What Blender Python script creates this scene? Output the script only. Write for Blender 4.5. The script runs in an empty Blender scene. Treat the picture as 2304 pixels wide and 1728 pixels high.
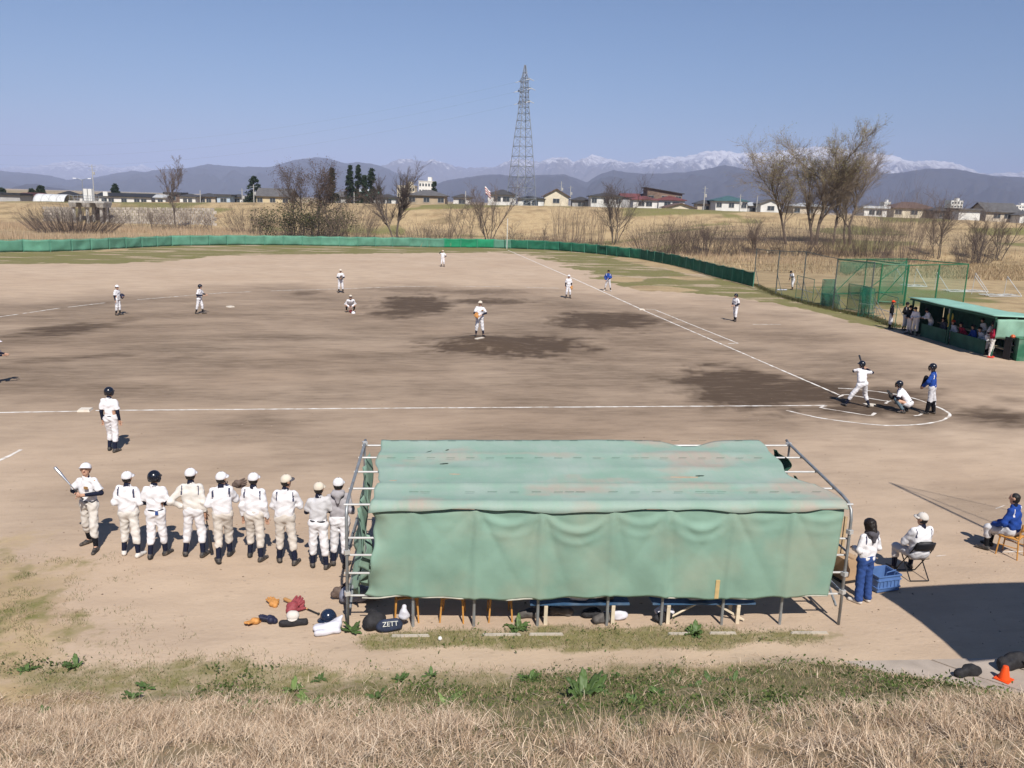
import bpy, math, random
import numpy as np
from mathutils import Matrix, Vector
random.seed(7); RNG = np.random.default_rng(11)
SC = bpy.context.scene
COL = SC.collection
PI = math.pi

# ------------------------------------------------------------------ camera, sky, sun, exposure
CAMP = np.array([-17.982, -28.086, 7.011]); YAW, PITCH, ROLL, FPX = 0.160552, 0.213856, 0.029539, 1879.22
PW, PH = 2304.0, 1728.0
def _cam_axes():
    cy, sy, cp, sp = math.cos(YAW), math.sin(YAW), math.cos(PITCH), math.sin(PITCH)
    F = np.array([sy*cp, cy*cp, -sp]); R = np.array([cy, -sy, 0.0]); U = np.cross(R, F)
    cr, sr = math.cos(ROLL), math.sin(ROLL)
    return F, cr*R + sr*U, -sr*R + cr*U
CF, CR, CU = _cam_axes()
cam_data = bpy.data.cameras.new('camera'); cam = bpy.data.objects.new('camera', cam_data); COL.objects.link(cam)
M = Matrix.Identity(4)
for i in range(3):
    M[i][0], M[i][1], M[i][2], M[i][3] = CR[i], CU[i], -CF[i], CAMP[i]
cam.matrix_world = M
cam_data.sensor_fit = 'HORIZONTAL'; cam_data.sensor_width = 36.0; cam_data.lens = 36.0*FPX/PW
cam_data.clip_start = 0.1; cam_data.clip_end = 60000.0
SC.camera = cam

SUN_FROM = Vector((0.15, -1.49, 1.70)).normalized()          # towards the sun: behind the camera
SUN_EL = math.asin(SUN_FROM.z); SUN_AZ = math.atan2(SUN_FROM.x, SUN_FROM.y)
world = bpy.data.worlds.new('World'); SC.world = world; world.use_nodes = True
wn = world.node_tree.nodes; wl = world.node_tree.links; wn.clear()
w_out = wn.new('ShaderNodeOutputWorld'); w_bg = wn.new('ShaderNodeBackground'); w_sky = wn.new('ShaderNodeTexSky')
w_sky.sky_type = 'NISHITA'; w_sky.sun_disc = False; w_sky.sun_elevation = SUN_EL; w_sky.sun_rotation = SUN_AZ
w_sky.altitude = 200.0; w_sky.air_density = 1.0; w_sky.dust_density = 0.0; w_sky.ozone_density = 1.6
w_bg.inputs['Strength'].default_value = 0.05
w_tint = wn.new('ShaderNodeVectorMath'); w_tint.operation = 'MULTIPLY'; w_tint.inputs[1].default_value = (.64, 1.03, 1.36)      # white balance of the sky
wl.new(w_sky.outputs['Color'], w_tint.inputs[0]); wl.new(w_tint.outputs['Vector'], w_bg.inputs['Color']); wl.new(w_bg.outputs['Background'], w_out.inputs['Surface'])
sun_data = bpy.data.lights.new('sun', 'SUN'); sun_data.energy = 5.0; sun_data.angle = math.radians(0.53); sun_data.color = (1.0, 0.95, 0.87)
sun = bpy.data.objects.new('sun', sun_data); COL.objects.link(sun)
sun.rotation_euler = SUN_FROM.to_track_quat('Z', 'Y').to_euler(); sun.location = (0, -60, 60)
SC.view_settings.view_transform = 'Standard'; SC.view_settings.look = 'None'; SC.view_settings.exposure = 0.36; SC.view_settings.gamma = 1.0
SC.view_settings.use_curve_mapping = False
SC.cycles.max_bounces = 6; SC.cycles.diffuse_bounces = 2; SC.cycles.glossy_bounces = 2; SC.cycles.transparent_max_bounces = 12
SC.cycles.volume_bounces = 1; SC.cycles.transmission_bounces = 2

# ------------------------------------------------------------------ pixel <-> world helpers (photo pixels, 2304 x 1728)
def ray(u, v): return CF + CR*((u-PW/2)/FPX) - CU*((v-PH/2)/FPX)
def gp(u, v, z=0.0):
    d = ray(u, v); t = (z-CAMP[2])/d[2]; return CAMP + t*d
FH = np.array([math.sin(YAW), math.cos(YAW), 0.0]); RH = np.array([math.cos(YAW), -math.sin(YAW), 0.0])
def dp(u, v, depth):                                     # world point on that line of sight at a horizontal depth
    d = ray(u, v); return CAMP + d*(depth/(d @ FH))
def project(p):
    q = np.asarray(p, float)-CAMP; w = q @ CF
    return np.stack([PW/2+FPX*(q @ CR)/w, PH/2-FPX*(q @ CU)/w], -1)

# ------------------------------------------------------------------ noise
def _hash(ix, iy, iz, seed):
    n = (ix.astype(np.int64)*374761393 + iy.astype(np.int64)*668265263 + iz.astype(np.int64)*2147483647 + seed*1442695041) & 0x7fffffff
    n = ((n ^ (n >> 13))*1274126177) & 0x7fffffff
    return ((n ^ (n >> 16)) & 0xffff)/65535.0
def vnoise(x, y, z=None, seed=0):
    x = np.asarray(x, float); y = np.asarray(y, float); z = np.zeros_like(x) if z is None else np.asarray(z, float)
    x0, y0, z0 = np.floor(x), np.floor(y), np.floor(z); fx, fy, fz = x-x0, y-y0, z-z0
    fx = fx*fx*(3-2*fx); fy = fy*fy*(3-2*fy); fz = fz*fz*(3-2*fz)
    r = 0
    for dx in (0, 1):
        for dy in (0, 1):
            for dz in (0, 1):
                w = (fx if dx else 1-fx)*(fy if dy else 1-fy)*(fz if dz else 1-fz)
                r = r + w*_hash(x0+dx, y0+dy, z0+dz, seed)
    return r
def fbm(x, y, z=None, oct=4, seed=0):
    r = 0; a = 0.5; s = 1.0; t = 0
    for i in range(oct):
        r = r + a*vnoise(np.asarray(x)*s, np.asarray(y)*s, None if z is None else np.asarray(z)*s, seed+i*17); t += a; a *= .5; s *= 2.03
    return r/t
def sstep(a, b, x):
    t = np.clip((np.asarray(x, float)-a)/(b-a), 0, 1); return t*t*(3-2*t)

# ------------------------------------------------------------------ materials
MATS = {}
def _nt(name):
    m = bpy.data.materials.new(name); m.use_nodes = True; m.node_tree.nodes.clear(); MATS[name] = m
    n, l = m.node_tree.nodes, m.node_tree.links
    o = n.new('ShaderNodeOutputMaterial'); b = n.new('ShaderNodeBsdfPrincipled'); l.new(b.outputs[0], o.inputs['Surface'])
    return m, n, l, b, o
def rgba(c): return (c[0], c[1], c[2], 1.0)
def mat(name, color, rough=0.8, var=0.12, scale=6.0, bump=0.0, bscale=30.0, metal=0.0, spec=0.3, dirt=None, dirt_amt=0.0, dscale=2.0, alpha=1.0, coord='Object', per_object=0.0, trans=0.0):
    """solid colour broken up by noise, optional second (dirt / fade) colour, bump and see-through weave"""
    if name in MATS: return MATS[name]
    m, n, l, b, o = _nt(name)
    tc = n.new('ShaderNodeTexCoord'); nz = n.new('ShaderNodeTexNoise'); nz.inputs['Scale'].default_value = scale; nz.inputs['Detail'].default_value = 5
    l.new(tc.outputs[coord], nz.inputs['Vector'])
    mr = n.new('ShaderNodeMapRange'); mr.inputs['From Min'].default_value = .3; mr.inputs['From Max'].default_value = .7
    mr.inputs['To Min'].default_value = 1-var; mr.inputs['To Max'].default_value = 1+var
    l.new(nz.outputs['Fac'], mr.inputs['Value'])
    fac = mr.outputs['Result']
    if per_object:
        oi = n.new('ShaderNodeObjectInfo'); m2 = n.new('ShaderNodeMapRange'); m2.inputs['To Min'].default_value = 1-per_object; m2.inputs['To Max'].default_value = 1+per_object
        l.new(oi.outputs['Random'], m2.inputs['Value']); mm = n.new('ShaderNodeMath'); mm.operation = 'MULTIPLY'
        l.new(fac, mm.inputs[0]); l.new(m2.outputs['Result'], mm.inputs[1]); fac = mm.outputs[0]
    vm = n.new('ShaderNodeVectorMath'); vm.operation = 'SCALE'; vm.inputs[0].default_value = color[:3]; l.new(fac, vm.inputs['Scale'])
    col = vm.outputs['Vector']
    if dirt is not None:
        n2 = n.new('ShaderNodeTexNoise'); n2.inputs['Scale'].default_value = dscale; n2.inputs['Detail'].default_value = 6; l.new(tc.outputs[coord], n2.inputs['Vector'])
        r2 = n.new('ShaderNodeMapRange'); r2.inputs['From Min'].default_value = .45; r2.inputs['From Max'].default_value = .7; r2.inputs['To Max'].default_value = dirt_amt
        l.new(n2.outputs['Fac'], r2.inputs['Value'])
        mx = n.new('ShaderNodeMix'); mx.data_type = 'RGBA'; l.new(r2.outputs['Result'], mx.inputs['Factor']); l.new(col, mx.inputs[6]); mx.inputs[7].default_value = rgba(dirt); col = mx.outputs[2]
    l.new(col, b.inputs['Base Color'])
    b.inputs['Roughness'].default_value = rough; b.inputs['Metallic'].default_value = metal; b.inputs['Specular IOR Level'].default_value = spec
    if bump:
        n3 = n.new('ShaderNodeTexNoise'); n3.inputs['Scale'].default_value = bscale; n3.inputs['Detail'].default_value = 4; l.new(tc.outputs[coord], n3.inputs['Vector'])
        bp = n.new('ShaderNodeBump'); bp.inputs['Strength'].default_value = bump; bp.inputs['Distance'].default_value = 0.02; l.new(n3.outputs['Fac'], bp.inputs['Height']); l.new(bp.outputs['Normal'], b.inputs['Normal'])
    sh = b.outputs[0]
    if trans:
        tl = n.new('ShaderNodeBsdfTranslucent'); l.new(col, tl.inputs['Color']); ms = n.new('ShaderNodeMixShader'); ms.inputs[0].default_value = trans
        l.new(sh, ms.inputs[1]); l.new(tl.outputs[0], ms.inputs[2]); sh = ms.outputs[0]
    if alpha < 1:
        tr = n.new('ShaderNodeBsdfTransparent'); ms = n.new('ShaderNodeMixShader'); ms.inputs[0].default_value = alpha
        l.new(tr.outputs[0], ms.inputs[1]); l.new(sh, ms.inputs[2]); sh = ms.outputs[0]
    if trans or alpha < 1: l.new(sh, o.inputs['Surface'])
    return m
def mat_attr(name, attr='tint', rough=0.9, trans=0.0, spec=0.1):
    """colour carried by the blades and leaves themselves (a vertex colour)"""
    m, n, l, b, o = _nt(name)
    a = n.new('ShaderNodeAttribute'); a.attribute_name = attr
    l.new(a.outputs['Color'], b.inputs['Base Color']); b.inputs['Roughness'].default_value = rough; b.inputs['Specular IOR Level'].default_value = spec
    if trans:
        tl = n.new('ShaderNodeBsdfTranslucent'); l.new(a.outputs['Color'], tl.inputs['Color']); ms = n.new('ShaderNodeMixShader'); ms.inputs[0].default_value = trans
        l.new(b.outputs[0], ms.inputs[1]); l.new(tl.outputs[0], ms.inputs[2]); l.new(ms.outputs[0], o.inputs['Surface'])
    return m

# ------------------------------------------------------------------ objects
def link(o, parent=None):
    COL.objects.link(o)
    if parent is not None: o.parent = parent
    return o
def mesh_data(name, V, F, mats=None, midx=None, smooth=False, tint=None):
    me = bpy.data.meshes.new(name)
    V = np.asarray(V, np.float32).reshape(-1, 3)
    if isinstance(F, np.ndarray):
        k = F.shape[1]; nf = len(F)
        me.vertices.add(len(V)); me.vertices.foreach_set('co', V.ravel())
        me.loops.add(nf*k); me.loops.foreach_set('vertex_index', F.astype(np.int32).ravel())
        me.polygons.add(nf); me.polygons.foreach_set('loop_start', np.arange(0, nf*k, k, dtype=np.int32)); me.polygons.foreach_set('loop_total', np.full(nf, k, np.int32))
    else:
        me.from_pydata(V.tolist(), [], [tuple(int(i) for i in f) for f in F])
    if mats is not None:
        for m in (mats if isinstance(mats, (list, tuple)) else [mats]): me.materials.append(m)
    if midx is not None: me.polygons.foreach_set('material_index', np.asarray(midx, np.int32))
    if smooth: me.polygons.foreach_set('use_smooth', np.ones(len(me.polygons), bool))
    if tint is not None:
        a = me.attributes.new('tint', 'FLOAT_COLOR', 'POINT'); t = np.ones((len(V), 4), np.float32); t[:, :3] = tint; a.data.foreach_set('color', t.ravel())
    me.update(calc_edges=True); me.validate()
    return me
def obj(name, V, F, mats, parent=None, smooth=False, midx=None, tint=None):
    return link(bpy.data.objects.new(name, mesh_data(name, V, F, mats, midx, smooth, tint)), parent)
def tag(o, label=None, cat=None, group=None, kind=None):
    if label: o['label'] = label
    if cat: o['category'] = cat
    if group: o['group'] = group
    if kind: o['kind'] = kind
    return o
def thing(name, label, cat, loc=(0, 0, 0), rz=0.0, group=None):
    o = bpy.data.objects.new(name, None); o.empty_display_size = .2; COL.objects.link(o)
    o.location = tuple(float(c) for c in loc); o.rotation_euler = (0, 0, rz); return tag(o, label, cat, group)
def share(o, name, parent=None, loc=None, rot=None, scale=None):        # another piece with the same mesh
    c = bpy.data.objects.new(name, o.data); link(c, parent)
    if loc is not None: c.location = loc
    if rot is not None: c.rotation_euler = rot
    if scale is not None: c.scale = scale
    return c

class MB:
    """collects faces of one part"""
    def __init__(s): s.V = []; s.F = []; s.I = []; s.n = 0
    def add(s, V, F, mi=0):
        V = np.asarray(V, float).reshape(-1, 3); s.V.append(V)
        for f in F: s.F.append(tuple(int(i)+s.n for i in f)); s.I.append(mi)
        s.n += len(V); return s
    def box(s, c, size, rz=0.0, mi=0, taper=1.0, rx=0.0):
        x, y, z = (0.5*q for q in size)
        V = np.array([[-x, -y, -z], [x, -y, -z], [x, y, -z], [-x, y, -z], [-x*taper, -y*taper, z], [x*taper, -y*taper, z], [x*taper, y*taper, z], [-x*taper, y*taper, z]])
        if rx: ca, sa = math.cos(rx), math.sin(rx); V = V @ np.array([[1, 0, 0], [0, ca, sa], [0, -sa, ca]])
        ca, sa = math.cos(rz), math.sin(rz); V = V @ np.array([[ca, sa, 0], [-sa, ca, 0], [0, 0, 1]])
        return s.add(V+np.asarray(c), [(0, 3, 2, 1), (4, 5, 6, 7), (0, 1, 5, 4), (1, 2, 6, 5), (2, 3, 7, 6), (3, 0, 4, 7)], mi)
    def tube(s, pts, r, n=8, mi=0, caps=True):
        pts = [np.asarray(p, float) for p in pts]; m = len(pts); rr = [r]*m if np.isscalar(r) else list(r)
        V = []; t_prev = None
        for i, p in enumerate(pts):
            t = (pts[min(i+1, m-1)]-pts[max(i-1, 0)]); t = t/max(np.linalg.norm(t), 1e-9)
            if t_prev is None:
                a = np.array([0, 0, 1.0]) if abs(t[2]) < .9 else np.array([1.0, 0, 0])
                e1 = np.cross(t, a); e1 /= np.linalg.norm(e1)
            else:
                e1 = e1 - t*(e1 @ t); e1 /= max(np.linalg.norm(e1), 1e-9)
            e2 = np.cross(t, e1); t_prev = t
            for k in range(n):
                a = 2*PI*k/n; V.append(p+rr[i]*(math.cos(a)*e1+math.sin(a)*e2))
        F = [(i*n+k, i*n+(k+1) % n, (i+1)*n+(k+1) % n, (i+1)*n+k) for i in range(m-1) for k in range(n)]
        if caps: F += [tuple(range(n-1, -1, -1)), tuple((m-1)*n+k for k in range(n))]
        return s.add(V, F, mi)
    def lathe(s, prof, c=(0, 0, 0), n=16, mi=0, sx=1.0, sy=1.0):
        V = []; m = len(prof)
        for r, z in prof:
            for k in range(n):
                a = 2*PI*k/n; V.append((c[0]+sx*r*math.cos(a), c[1]+sy*r*math.sin(a), c[2]+z))
        F = [(i*n+k, i*n+(k+1) % n, (i+1)*n+(k+1) % n, (i+1)*n+k) for i in range(m-1) for k in range(n)]
        F += [tuple(range(n-1, -1, -1)), tuple((m-1)*n+k for k in range(n))]
        return s.add(V, F, mi)
    def prism(s, poly, z0, z1, mi=0):                     # plan polygon (ccw) extruded upwards
        n = len(poly); V = [(p[0], p[1], z0) for p in poly]+[(p[0], p[1], z1) for p in poly]
        F = [tuple(range(n-1, -1, -1)), tuple(range(n, 2*n))]+[(i, (i+1) % n, n+(i+1) % n, n+i) for i in range(n)]
        return s.add(V, F, mi)
    def build(s, name, mats, parent=None, smooth=False):
        return obj(name, np.concatenate(s.V), s.F, mats, parent, smooth, s.I if isinstance(mats, (list, tuple)) and len(mats) > 1 else None)
def grid_faces(nu, nv):
    i = np.arange(nu-1)[:, None]*nv + np.arange(nv-1)[None, :]
    return np.stack([i, i+nv, i+nv+1, i+1], -1).reshape(-1, 4)
def sheet(V, nu, nv, thick):
    """grid of points (nu x nv) turned into a thin closed cloth"""
    V = np.asarray(V, float).reshape(nu, nv, 3)
    du = np.gradient(V, axis=0); dv = np.gradient(V, axis=1); nn = np.cross(du, dv); nn /= np.maximum(np.linalg.norm(nn, axis=-1, keepdims=True), 1e-9)
    A = (V+nn*thick/2).reshape(-1, 3); B = (V-nn*thick/2).reshape(-1, 3); n = nu*nv
    F = grid_faces(nu, nv); Fb = F[:, ::-1]+n
    rim = []
    idx = np.arange(n).reshape(nu, nv)
    for e in (idx[0, ::-1], idx[-1, :], idx[:, 0], idx[::-1, -1]):
        rim += [(e[i], e[i]+n, e[i+1]+n, e[i+1]) for i in range(len(e)-1)]
    return np.concatenate([A, B]), np.concatenate([F, Fb, np.array(rim)])

# ------------------------------------------------------------------ smooth bodies from blended rounded cones (surface nets)
def cone_d(P, a, b, ra, rb):
    a = np.asarray(a, float); b = np.asarray(b, float); ab = b-a; L = max(ab @ ab, 1e-9)
    q = P-a; t = np.clip((q @ ab)/L, 0, 1); d = q-t[..., None]*ab
    return np.sqrt((d*d).sum(-1))-(ra+(rb-ra)*t)
def sdf_mesh(prims, h, k=0.03, cut=None, amp=0.0, freq=9.0, seed=0):
    lo = np.min([np.minimum(a, b)-max(ra, rb) for a, b, ra, rb in prims], 0)-3*h; hi = np.max([np.maximum(a, b)+max(ra, rb) for a, b, ra, rb in prims], 0)+3*h
    n = np.ceil((hi-lo)/h).astype(int)+1
    ax = [lo[i]+h*np.arange(n[i]) for i in range(3)]
    val = np.full(n, 0.25)
    for a, b, ra, rb in prims:
        m = max(ra, rb)+k+3*h; l2 = np.minimum(a, b)-m; h2 = np.maximum(a, b)+m
        s = tuple(slice(max(0, int((l2[i]-lo[i])/h)), min(n[i], int((h2[i]-lo[i])/h)+2)) for i in range(3))
        P = np.stack(np.meshgrid(ax[0][s[0]], ax[1][s[1]], ax[2][s[2]], indexing='ij'), -1)
        d = cone_d(P, a, b, ra, rb); v = val[s]
        hh = np.clip(.5+.5*(v-d)/k, 0, 1); val[s] = v+(d-v)*hh-k*hh*(1-hh)
    if cut is not None or amp:
        P = np.stack(np.meshgrid(*ax, indexing='ij'), -1)
        if amp:
            f = freq*2*PI/6.28
            nz = np.sin(P[..., 0]*f*3+2.1*np.sin(P[..., 2]*f*2+seed)+seed)*np.sin(P[..., 2]*f*2.3+1.7*np.sin(P[..., 1]*f*2+seed*1.3))+.6*np.sin(P[..., 1]*f*5+P[..., 2]*f*3.1+seed*2.2)
            val = val+amp*nz
        if cut is not None: val = np.maximum(val, cut(P))
    return surfnet(val, lo, h)
def surfnet(val, lo, h):
    ins = val < 0; nx, ny, nz = val.shape
    c = [(dx, dy, dz) for dx in (0, 1) for dy in (0, 1) for dz in (0, 1)]
    sl = lambda d: tuple(slice(d[i], val.shape[i]-1+d[i]) for i in range(3))
    cnt = sum(ins[sl(d)].astype(np.int8) for d in c); mix = (cnt > 0) & (cnt < 8)
    ii = np.argwhere(mix); idx = np.full(mix.shape, -1, np.int64); idx[mix] = np.arange(len(ii))
    acc = np.zeros((len(ii), 3)); num = np.zeros(len(ii))
    for d in c:
        for a in range(3):
            if d[a]: continue
            e = list(d); e[a] = 1
            v0 = val[ii[:, 0]+d[0], ii[:, 1]+d[1], ii[:, 2]+d[2]]; v1 = val[ii[:, 0]+e[0], ii[:, 1]+e[1], ii[:, 2]+e[2]]
            x = (v0 < 0) != (v1 < 0)
            t = np.where(x, v0/np.where(x, v0-v1, 1), 0); p = np.tile(np.array(d, float), (len(ii), 1)); p[:, a] += t
            acc += np.where(x[:, None], p, 0); num += x
    V = lo+h*(ii+acc/np.maximum(num, 1)[:, None])
    Q = []
    for a in range(3):
        b, c2 = (a+1) % 3, (a+2) % 3
        s0 = [slice(None)]*3; s1 = [slice(None)]*3; s0[a] = slice(0, -1); s1[a] = slice(1, None)
        x = ins[tuple(s0)] != ins[tuple(s1)]
        e = np.argwhere(x); e = e[(e[:, b] > 0) & (e[:, c2] > 0) & (e[:, b] < val.shape[b]-1) & (e[:, c2] < val.shape[c2]-1)]
        if not len(e): continue
        def cell(db, dc):
            q = e.copy(); q[:, b] -= db; q[:, c2] -= dc; return idx[q[:, 0], q[:, 1], q[:, 2]]
        quad = np.stack([cell(1, 1), cell(0, 1), cell(0, 0), cell(1, 0)], -1)
        flip = ~ins[e[:, 0], e[:, 1], e[:, 2]]
        quad[flip] = quad[flip][:, ::-1]; Q.append(quad)
    return V, np.concatenate(Q)
# ================================================================== THE SETTING: ground, embankments, chalk
_CU_ = np.array([0, 150, 527, 770, 1000, 1240, 1450, 1640, 1760, 1900, 2000, 2150, 2304.])
_CV_ = np.array([452, 454, 455, 458, 459.5, 463, 468, 474, 478, 483, 489, 495, 502.])
_CT_ = (_CU_-PW/2)/FPX
_CZ_ = CAMP[2]-(_CV_-(421.66+0.029546*_CU_))*195/FPX
CREST_D = 195.0
def foot_y(x): return np.interp(x, [-40, -11.3, -10.2, -8.9, -6, 0], [-16.95, -16.95, -17.6, -18.45, -19.0, -19.2])
def zg(x, y):
    x = np.asarray(x, float); y = np.asarray(y, float)
    s = foot_y(x)-y
    near = np.where(s < -.4, 0, np.where(s < .4, .5*(s+.4)**2/1.6, .5*s)); near = np.minimum(near, 5.35)
    r = np.hypot(x+12.9, y-13.4); mound = .25*sstep(2.9, .6, r)
    qx = x-CAMP[0]; qy = y-CAMP[1]; d = qx*FH[0]+qy*FH[1]; l = qx*RH[0]+qy*RH[1]
    t = l/np.maximum(d, 1)
    zc = np.interp(t, _CT_, _CZ_); u = PW/2+FPX*t
    left = sstep(171, 193, d)
    right = .32*sstep(128, 142, d)+.2*sstep(142, 176, d)+.48*sstep(178, 194, d)
    w = sstep(1300, 1650, u)
    far = zc*(left*(1-w)+right*w)
    back = sstep(200, 214, d); far = far*(1-back)+2.6*back
    return np.where(d > 120, far, near+mound)

def straw_start(x): return np.interp(x, [-24, -22.8, -20.8, -19.5, -17.8, -16.7, -15.2, -13.3, -12.5, -8], [-.9, -.5, .2, 1.3, 3.0, 3.9, 4.5, 4.5, 5.0, 6.0])
def green_start(x): return np.interp(x, [-24, -19.7, -16, -13, -11.2, -10], [-1.5, -1.0, -.4, -.15, -.1, .05])
FENCE_PX = [(-260, 590), (-120, 577), (0, 567.5), (65, 566.5), (127, 566.5), (230, 561.7), (384, 553.6), (531, 551), (668, 552), (756, 553.6), (809, 554.4), (911, 555), (953, 556.3), (1094, 557.7), (1140, 559), (1239, 562.5), (1336, 570.7), (1382, 576.6), (1434, 582), (1481, 591.5), (1515, 598), (1556, 608), (1597, 621), (1694, 646)]
FENCE = [gp(u, v)[:2] for u, v in FENCE_PX]
def inside(poly, x, y):
    poly = np.asarray(poly, float); r = np.zeros(np.shape(x), bool); n = len(poly)
    for i in range(n):
        x1, y1 = poly[i]; x2, y2 = poly[(i+1) % n]
        c = ((y1 > y) != (y2 > y)) & (x < (x2-x1)*(y-y1)/(y2-y1+1e-12)+x1); r ^= c
    return r
DIRT_PX = [(-300, 625), (-100, 600), (0, 592), (120, 594), (250, 593), (400, 587), (480, 577), (600, 573), (800, 571), (1000, 569), (1120, 567), (1180, 572), (1235, 582), (1290, 600), (1345, 625), (1375, 642), (1440, 655), (1560, 660), (1650, 668), (1740, 682), (1830, 702), (1950, 733), (2010, 745)]
DIRT = [gp(u, v)[:2] for u, v in DIRT_PX]+[(15, 17), (60, 10), (60, -60), (-120, -60), (-120, 40)]
FIELD = FENCE+[(15.4, 38.8), (15, 33.5), (14.8, 28.6), (15.4, 25), (14.3, 19.5), (60, 10), (60, -60), (-160, -60), (-160, 60)]
def ell(x, y, u, v, ru, rv, skew=0.0):
    """soft patch whose middle and half-axes were measured on the ground"""
    c = gp(u, v)[:2]; a = gp(u+ru, v-skew)[:2]-c; b = gp(u, v-rv)[:2]-c
    m = np.linalg.inv(np.array([a, b]).T); X = x-c[0]; Y = y-c[1]
    p = m[0, 0]*X+m[0, 1]*Y; q = m[1, 0]*X+m[1, 1]*Y
    return np.sqrt(p*p+q*q)
def axis_pts(*seg):
    r = []
    for a, b, st in seg: r.append(np.arange(a, b, st))
    return np.unique(np.round(np.concatenate(r), 3))
gx = np.concatenate([-np.geomspace(24000, 160, 26), axis_pts((-150, -75, 2.5), (-75, -28, .55), (-28, -3, .2), (-3, 30, .5), (30, 150.1, 2.5)), np.geomspace(160, 24000, 26)])
gy = np.concatenate([[-6000, -1500, -400, -120, -60], axis_pts((-40, -24, .8), (-24, -9, .2), (-9, 20, .4), (20, 110, .7), (110, 240.1, 2.2)), np.geomspace(250, 24000, 30)])
GX, GY = np.meshgrid(gx, gy, indexing='ij'); GZ = zg(GX, GY)
_rough = (fbm(GX*1.7, GY*1.7, seed=5)-.5)
GZ = GZ+np.where(GY < foot_y(GX)+.3, _rough*.16, 0)+np.where((GY > 110) & (GY < 260), (fbm(GX*.13, GY*.13, seed=9)-.5)*.5*sstep(110, 130, GY), 0)
jx = GX+(fbm(GX*.35, GY*.35, seed=1)-.5)*5*sstep(20, 60, GY)+(fbm(GX*1.3, GY*1.3, seed=2)-.5)*1.2
jy = GY+(fbm(GX*.35, GY*.35, seed=3)-.5)*4*sstep(20, 60, GY)+(fbm(GX*1.3, GY*1.3, seed=4)-.5)*1.0
in_dirt = inside(DIRT, jx, jy).astype(float); in_field = inside(FIELD, GX, GY).astype(float)
slope = sstep(-.25, .35, foot_y(GX)-GY+(fbm(GX*.9, GY*.9, seed=21)-.5)*.9)
damp = np.zeros_like(GX); n1 = fbm(GX*.55, GY*.9, seed=31); n2 = fbm(GX*2.2, GY*3.0, seed=37)
for (u, v, ru, rv, sk, st) in [(150, 742, 190, 15, 22, .8), (60, 757, 120, 10, 8, .5), (225, 768, 120, 12, 10, .45), (170, 806, 210, 11, 16, .6), (400, 808, 130, 13, 22, .5), (480, 795, 170, 9, 6, .35),
        (937, 685, 100, 22, 0, .9), (899, 704, 80, 15, 4, .8), (1090, 678, 150, 9, 0, .7), (926, 652, 150, 7, 0, .5), (1080, 657, 140, 8, 0, .55), (1366, 722, 170, 20, -4, .9), (1420, 735, 140, 12, 0, .5), (1250, 700, 120, 10, 0, .3),
        (1165, 778, 190, 27, -4, 1.15), (1290, 790, 90, 16, -6, .6), (1180, 815, 170, 12, 0, .4), (830, 745, 120, 8, 6, .35), (690, 660, 60, 7, 2, .6), (700, 760, 120, 9, 5, .25),
        (1660, 868, 165, 42, -18, 1.1), (1800, 880, 190, 34, -8, .9), (1960, 905, 160, 42, 0, .85), (2080, 930, 110, 30, 0, .6), (2230, 938, 130, 22, -8, .75), (1560, 850, 90, 26, -8, .5), (1900, 842, 150, 14, -6, .5), (2270, 900, 60, 10, -4, .4), (1480, 800, 140, 12, -10, .3), (1900, 955, 220, 12, 0, .3), (2230, 1120, 160, 40, 0, .22)]:
    r = ell(GX, GY, u, v, ru, rv, sk)
    damp = np.maximum(damp, min(1.35, st*1.35)*sstep(1.7, .1, r+(n1-.5)*.9+(n2-.5)*.7)); damp = np.maximum(damp, .42*min(1, st)*sstep(1.9, .3, r*.62+(n1-.5)*.8+(n2-.5)*.5))
inf = sstep(1.15, .55, ell(GX, GY, 900, 742, 1250, 108, 0)+(fbm(GX*.2, GY*.2, seed=41)-.5)*.5)
damp = np.clip(np.maximum(damp, .58*inf*(.35+1.1*fbm(GX*.22, GY*.6, seed=44))), 0, 1)*in_dirt
straw_in = np.zeros_like(GX)
for (u, v, ru, rv, sk) in [(1450, 590, 85, 7, -12), (1407, 629, 55, 7, -2), (1480, 650, 100, 7, -4), (1556, 626, 50, 5, -2), (255, 563, 40, 3, 3), (1530, 606, 60, 7, -12)]:
    straw_in = np.maximum(straw_in, sstep(1.2, .5, ell(GX, GY, u, v, ru, rv, sk)+(fbm(GX*.5, GY*.5, seed=51)-.5)*.7))
straw = np.maximum(1-in_field, straw_in*(1-in_dirt)); green = (1-in_dirt)*in_field*(1-straw_in)*(.38+.62*sstep(.3, .6, fbm(GX*.25, GY*.7, seed=57)))
left_near = sstep(1.1, .1, ell(GX, GY, -20, 1385, 400, 270, 0)+(fbm(GX*1.5, GY*1.5, seed=61)-.5)*1.0)
green = np.maximum(green, left_near*.55*sstep(.35, .62, fbm(GX*2.4, GY*2.4, seed=63))); straw = np.maximum(straw, left_near*.60)
tent_strip = sstep(1.1, .75, ell(GX, GY, 1325, 1436, 560, 30, 4)+(fbm(GX*1.6, GY*1.6, seed=65)-.5)*.8)
green = np.maximum(green, tent_strip*.6)
_s = foot_y(GX)-GY; _j = (fbm(GX*1.2, GY*1.2, seed=67)-.5)*1.0
green_band = sstep(-.25, .35, _s-green_start(GX)+_j)*(1-.75*sstep(-.3, .7, _s-straw_start(GX)+(fbm(GX*.8, GY*.8, seed=69)-.5)*1.6))
green = np.maximum(green, green_band*.52); straw = np.maximum(straw, np.maximum(slope*.55, sstep(-.4, .4, _s-straw_start(GX)+_j)))
far_green = (1-in_field)*sstep(.5, .62, fbm(GX*.05, GY*.11, seed=71))*sstep(30, 120, GY)*.7
bull = sstep(1.1, .6, ell(GX, GY, 1950, 668, 330, 26, 0)+(fbm(GX*.3, GY*.5, seed=73)-.5)*.9)*(1-in_field)
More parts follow.
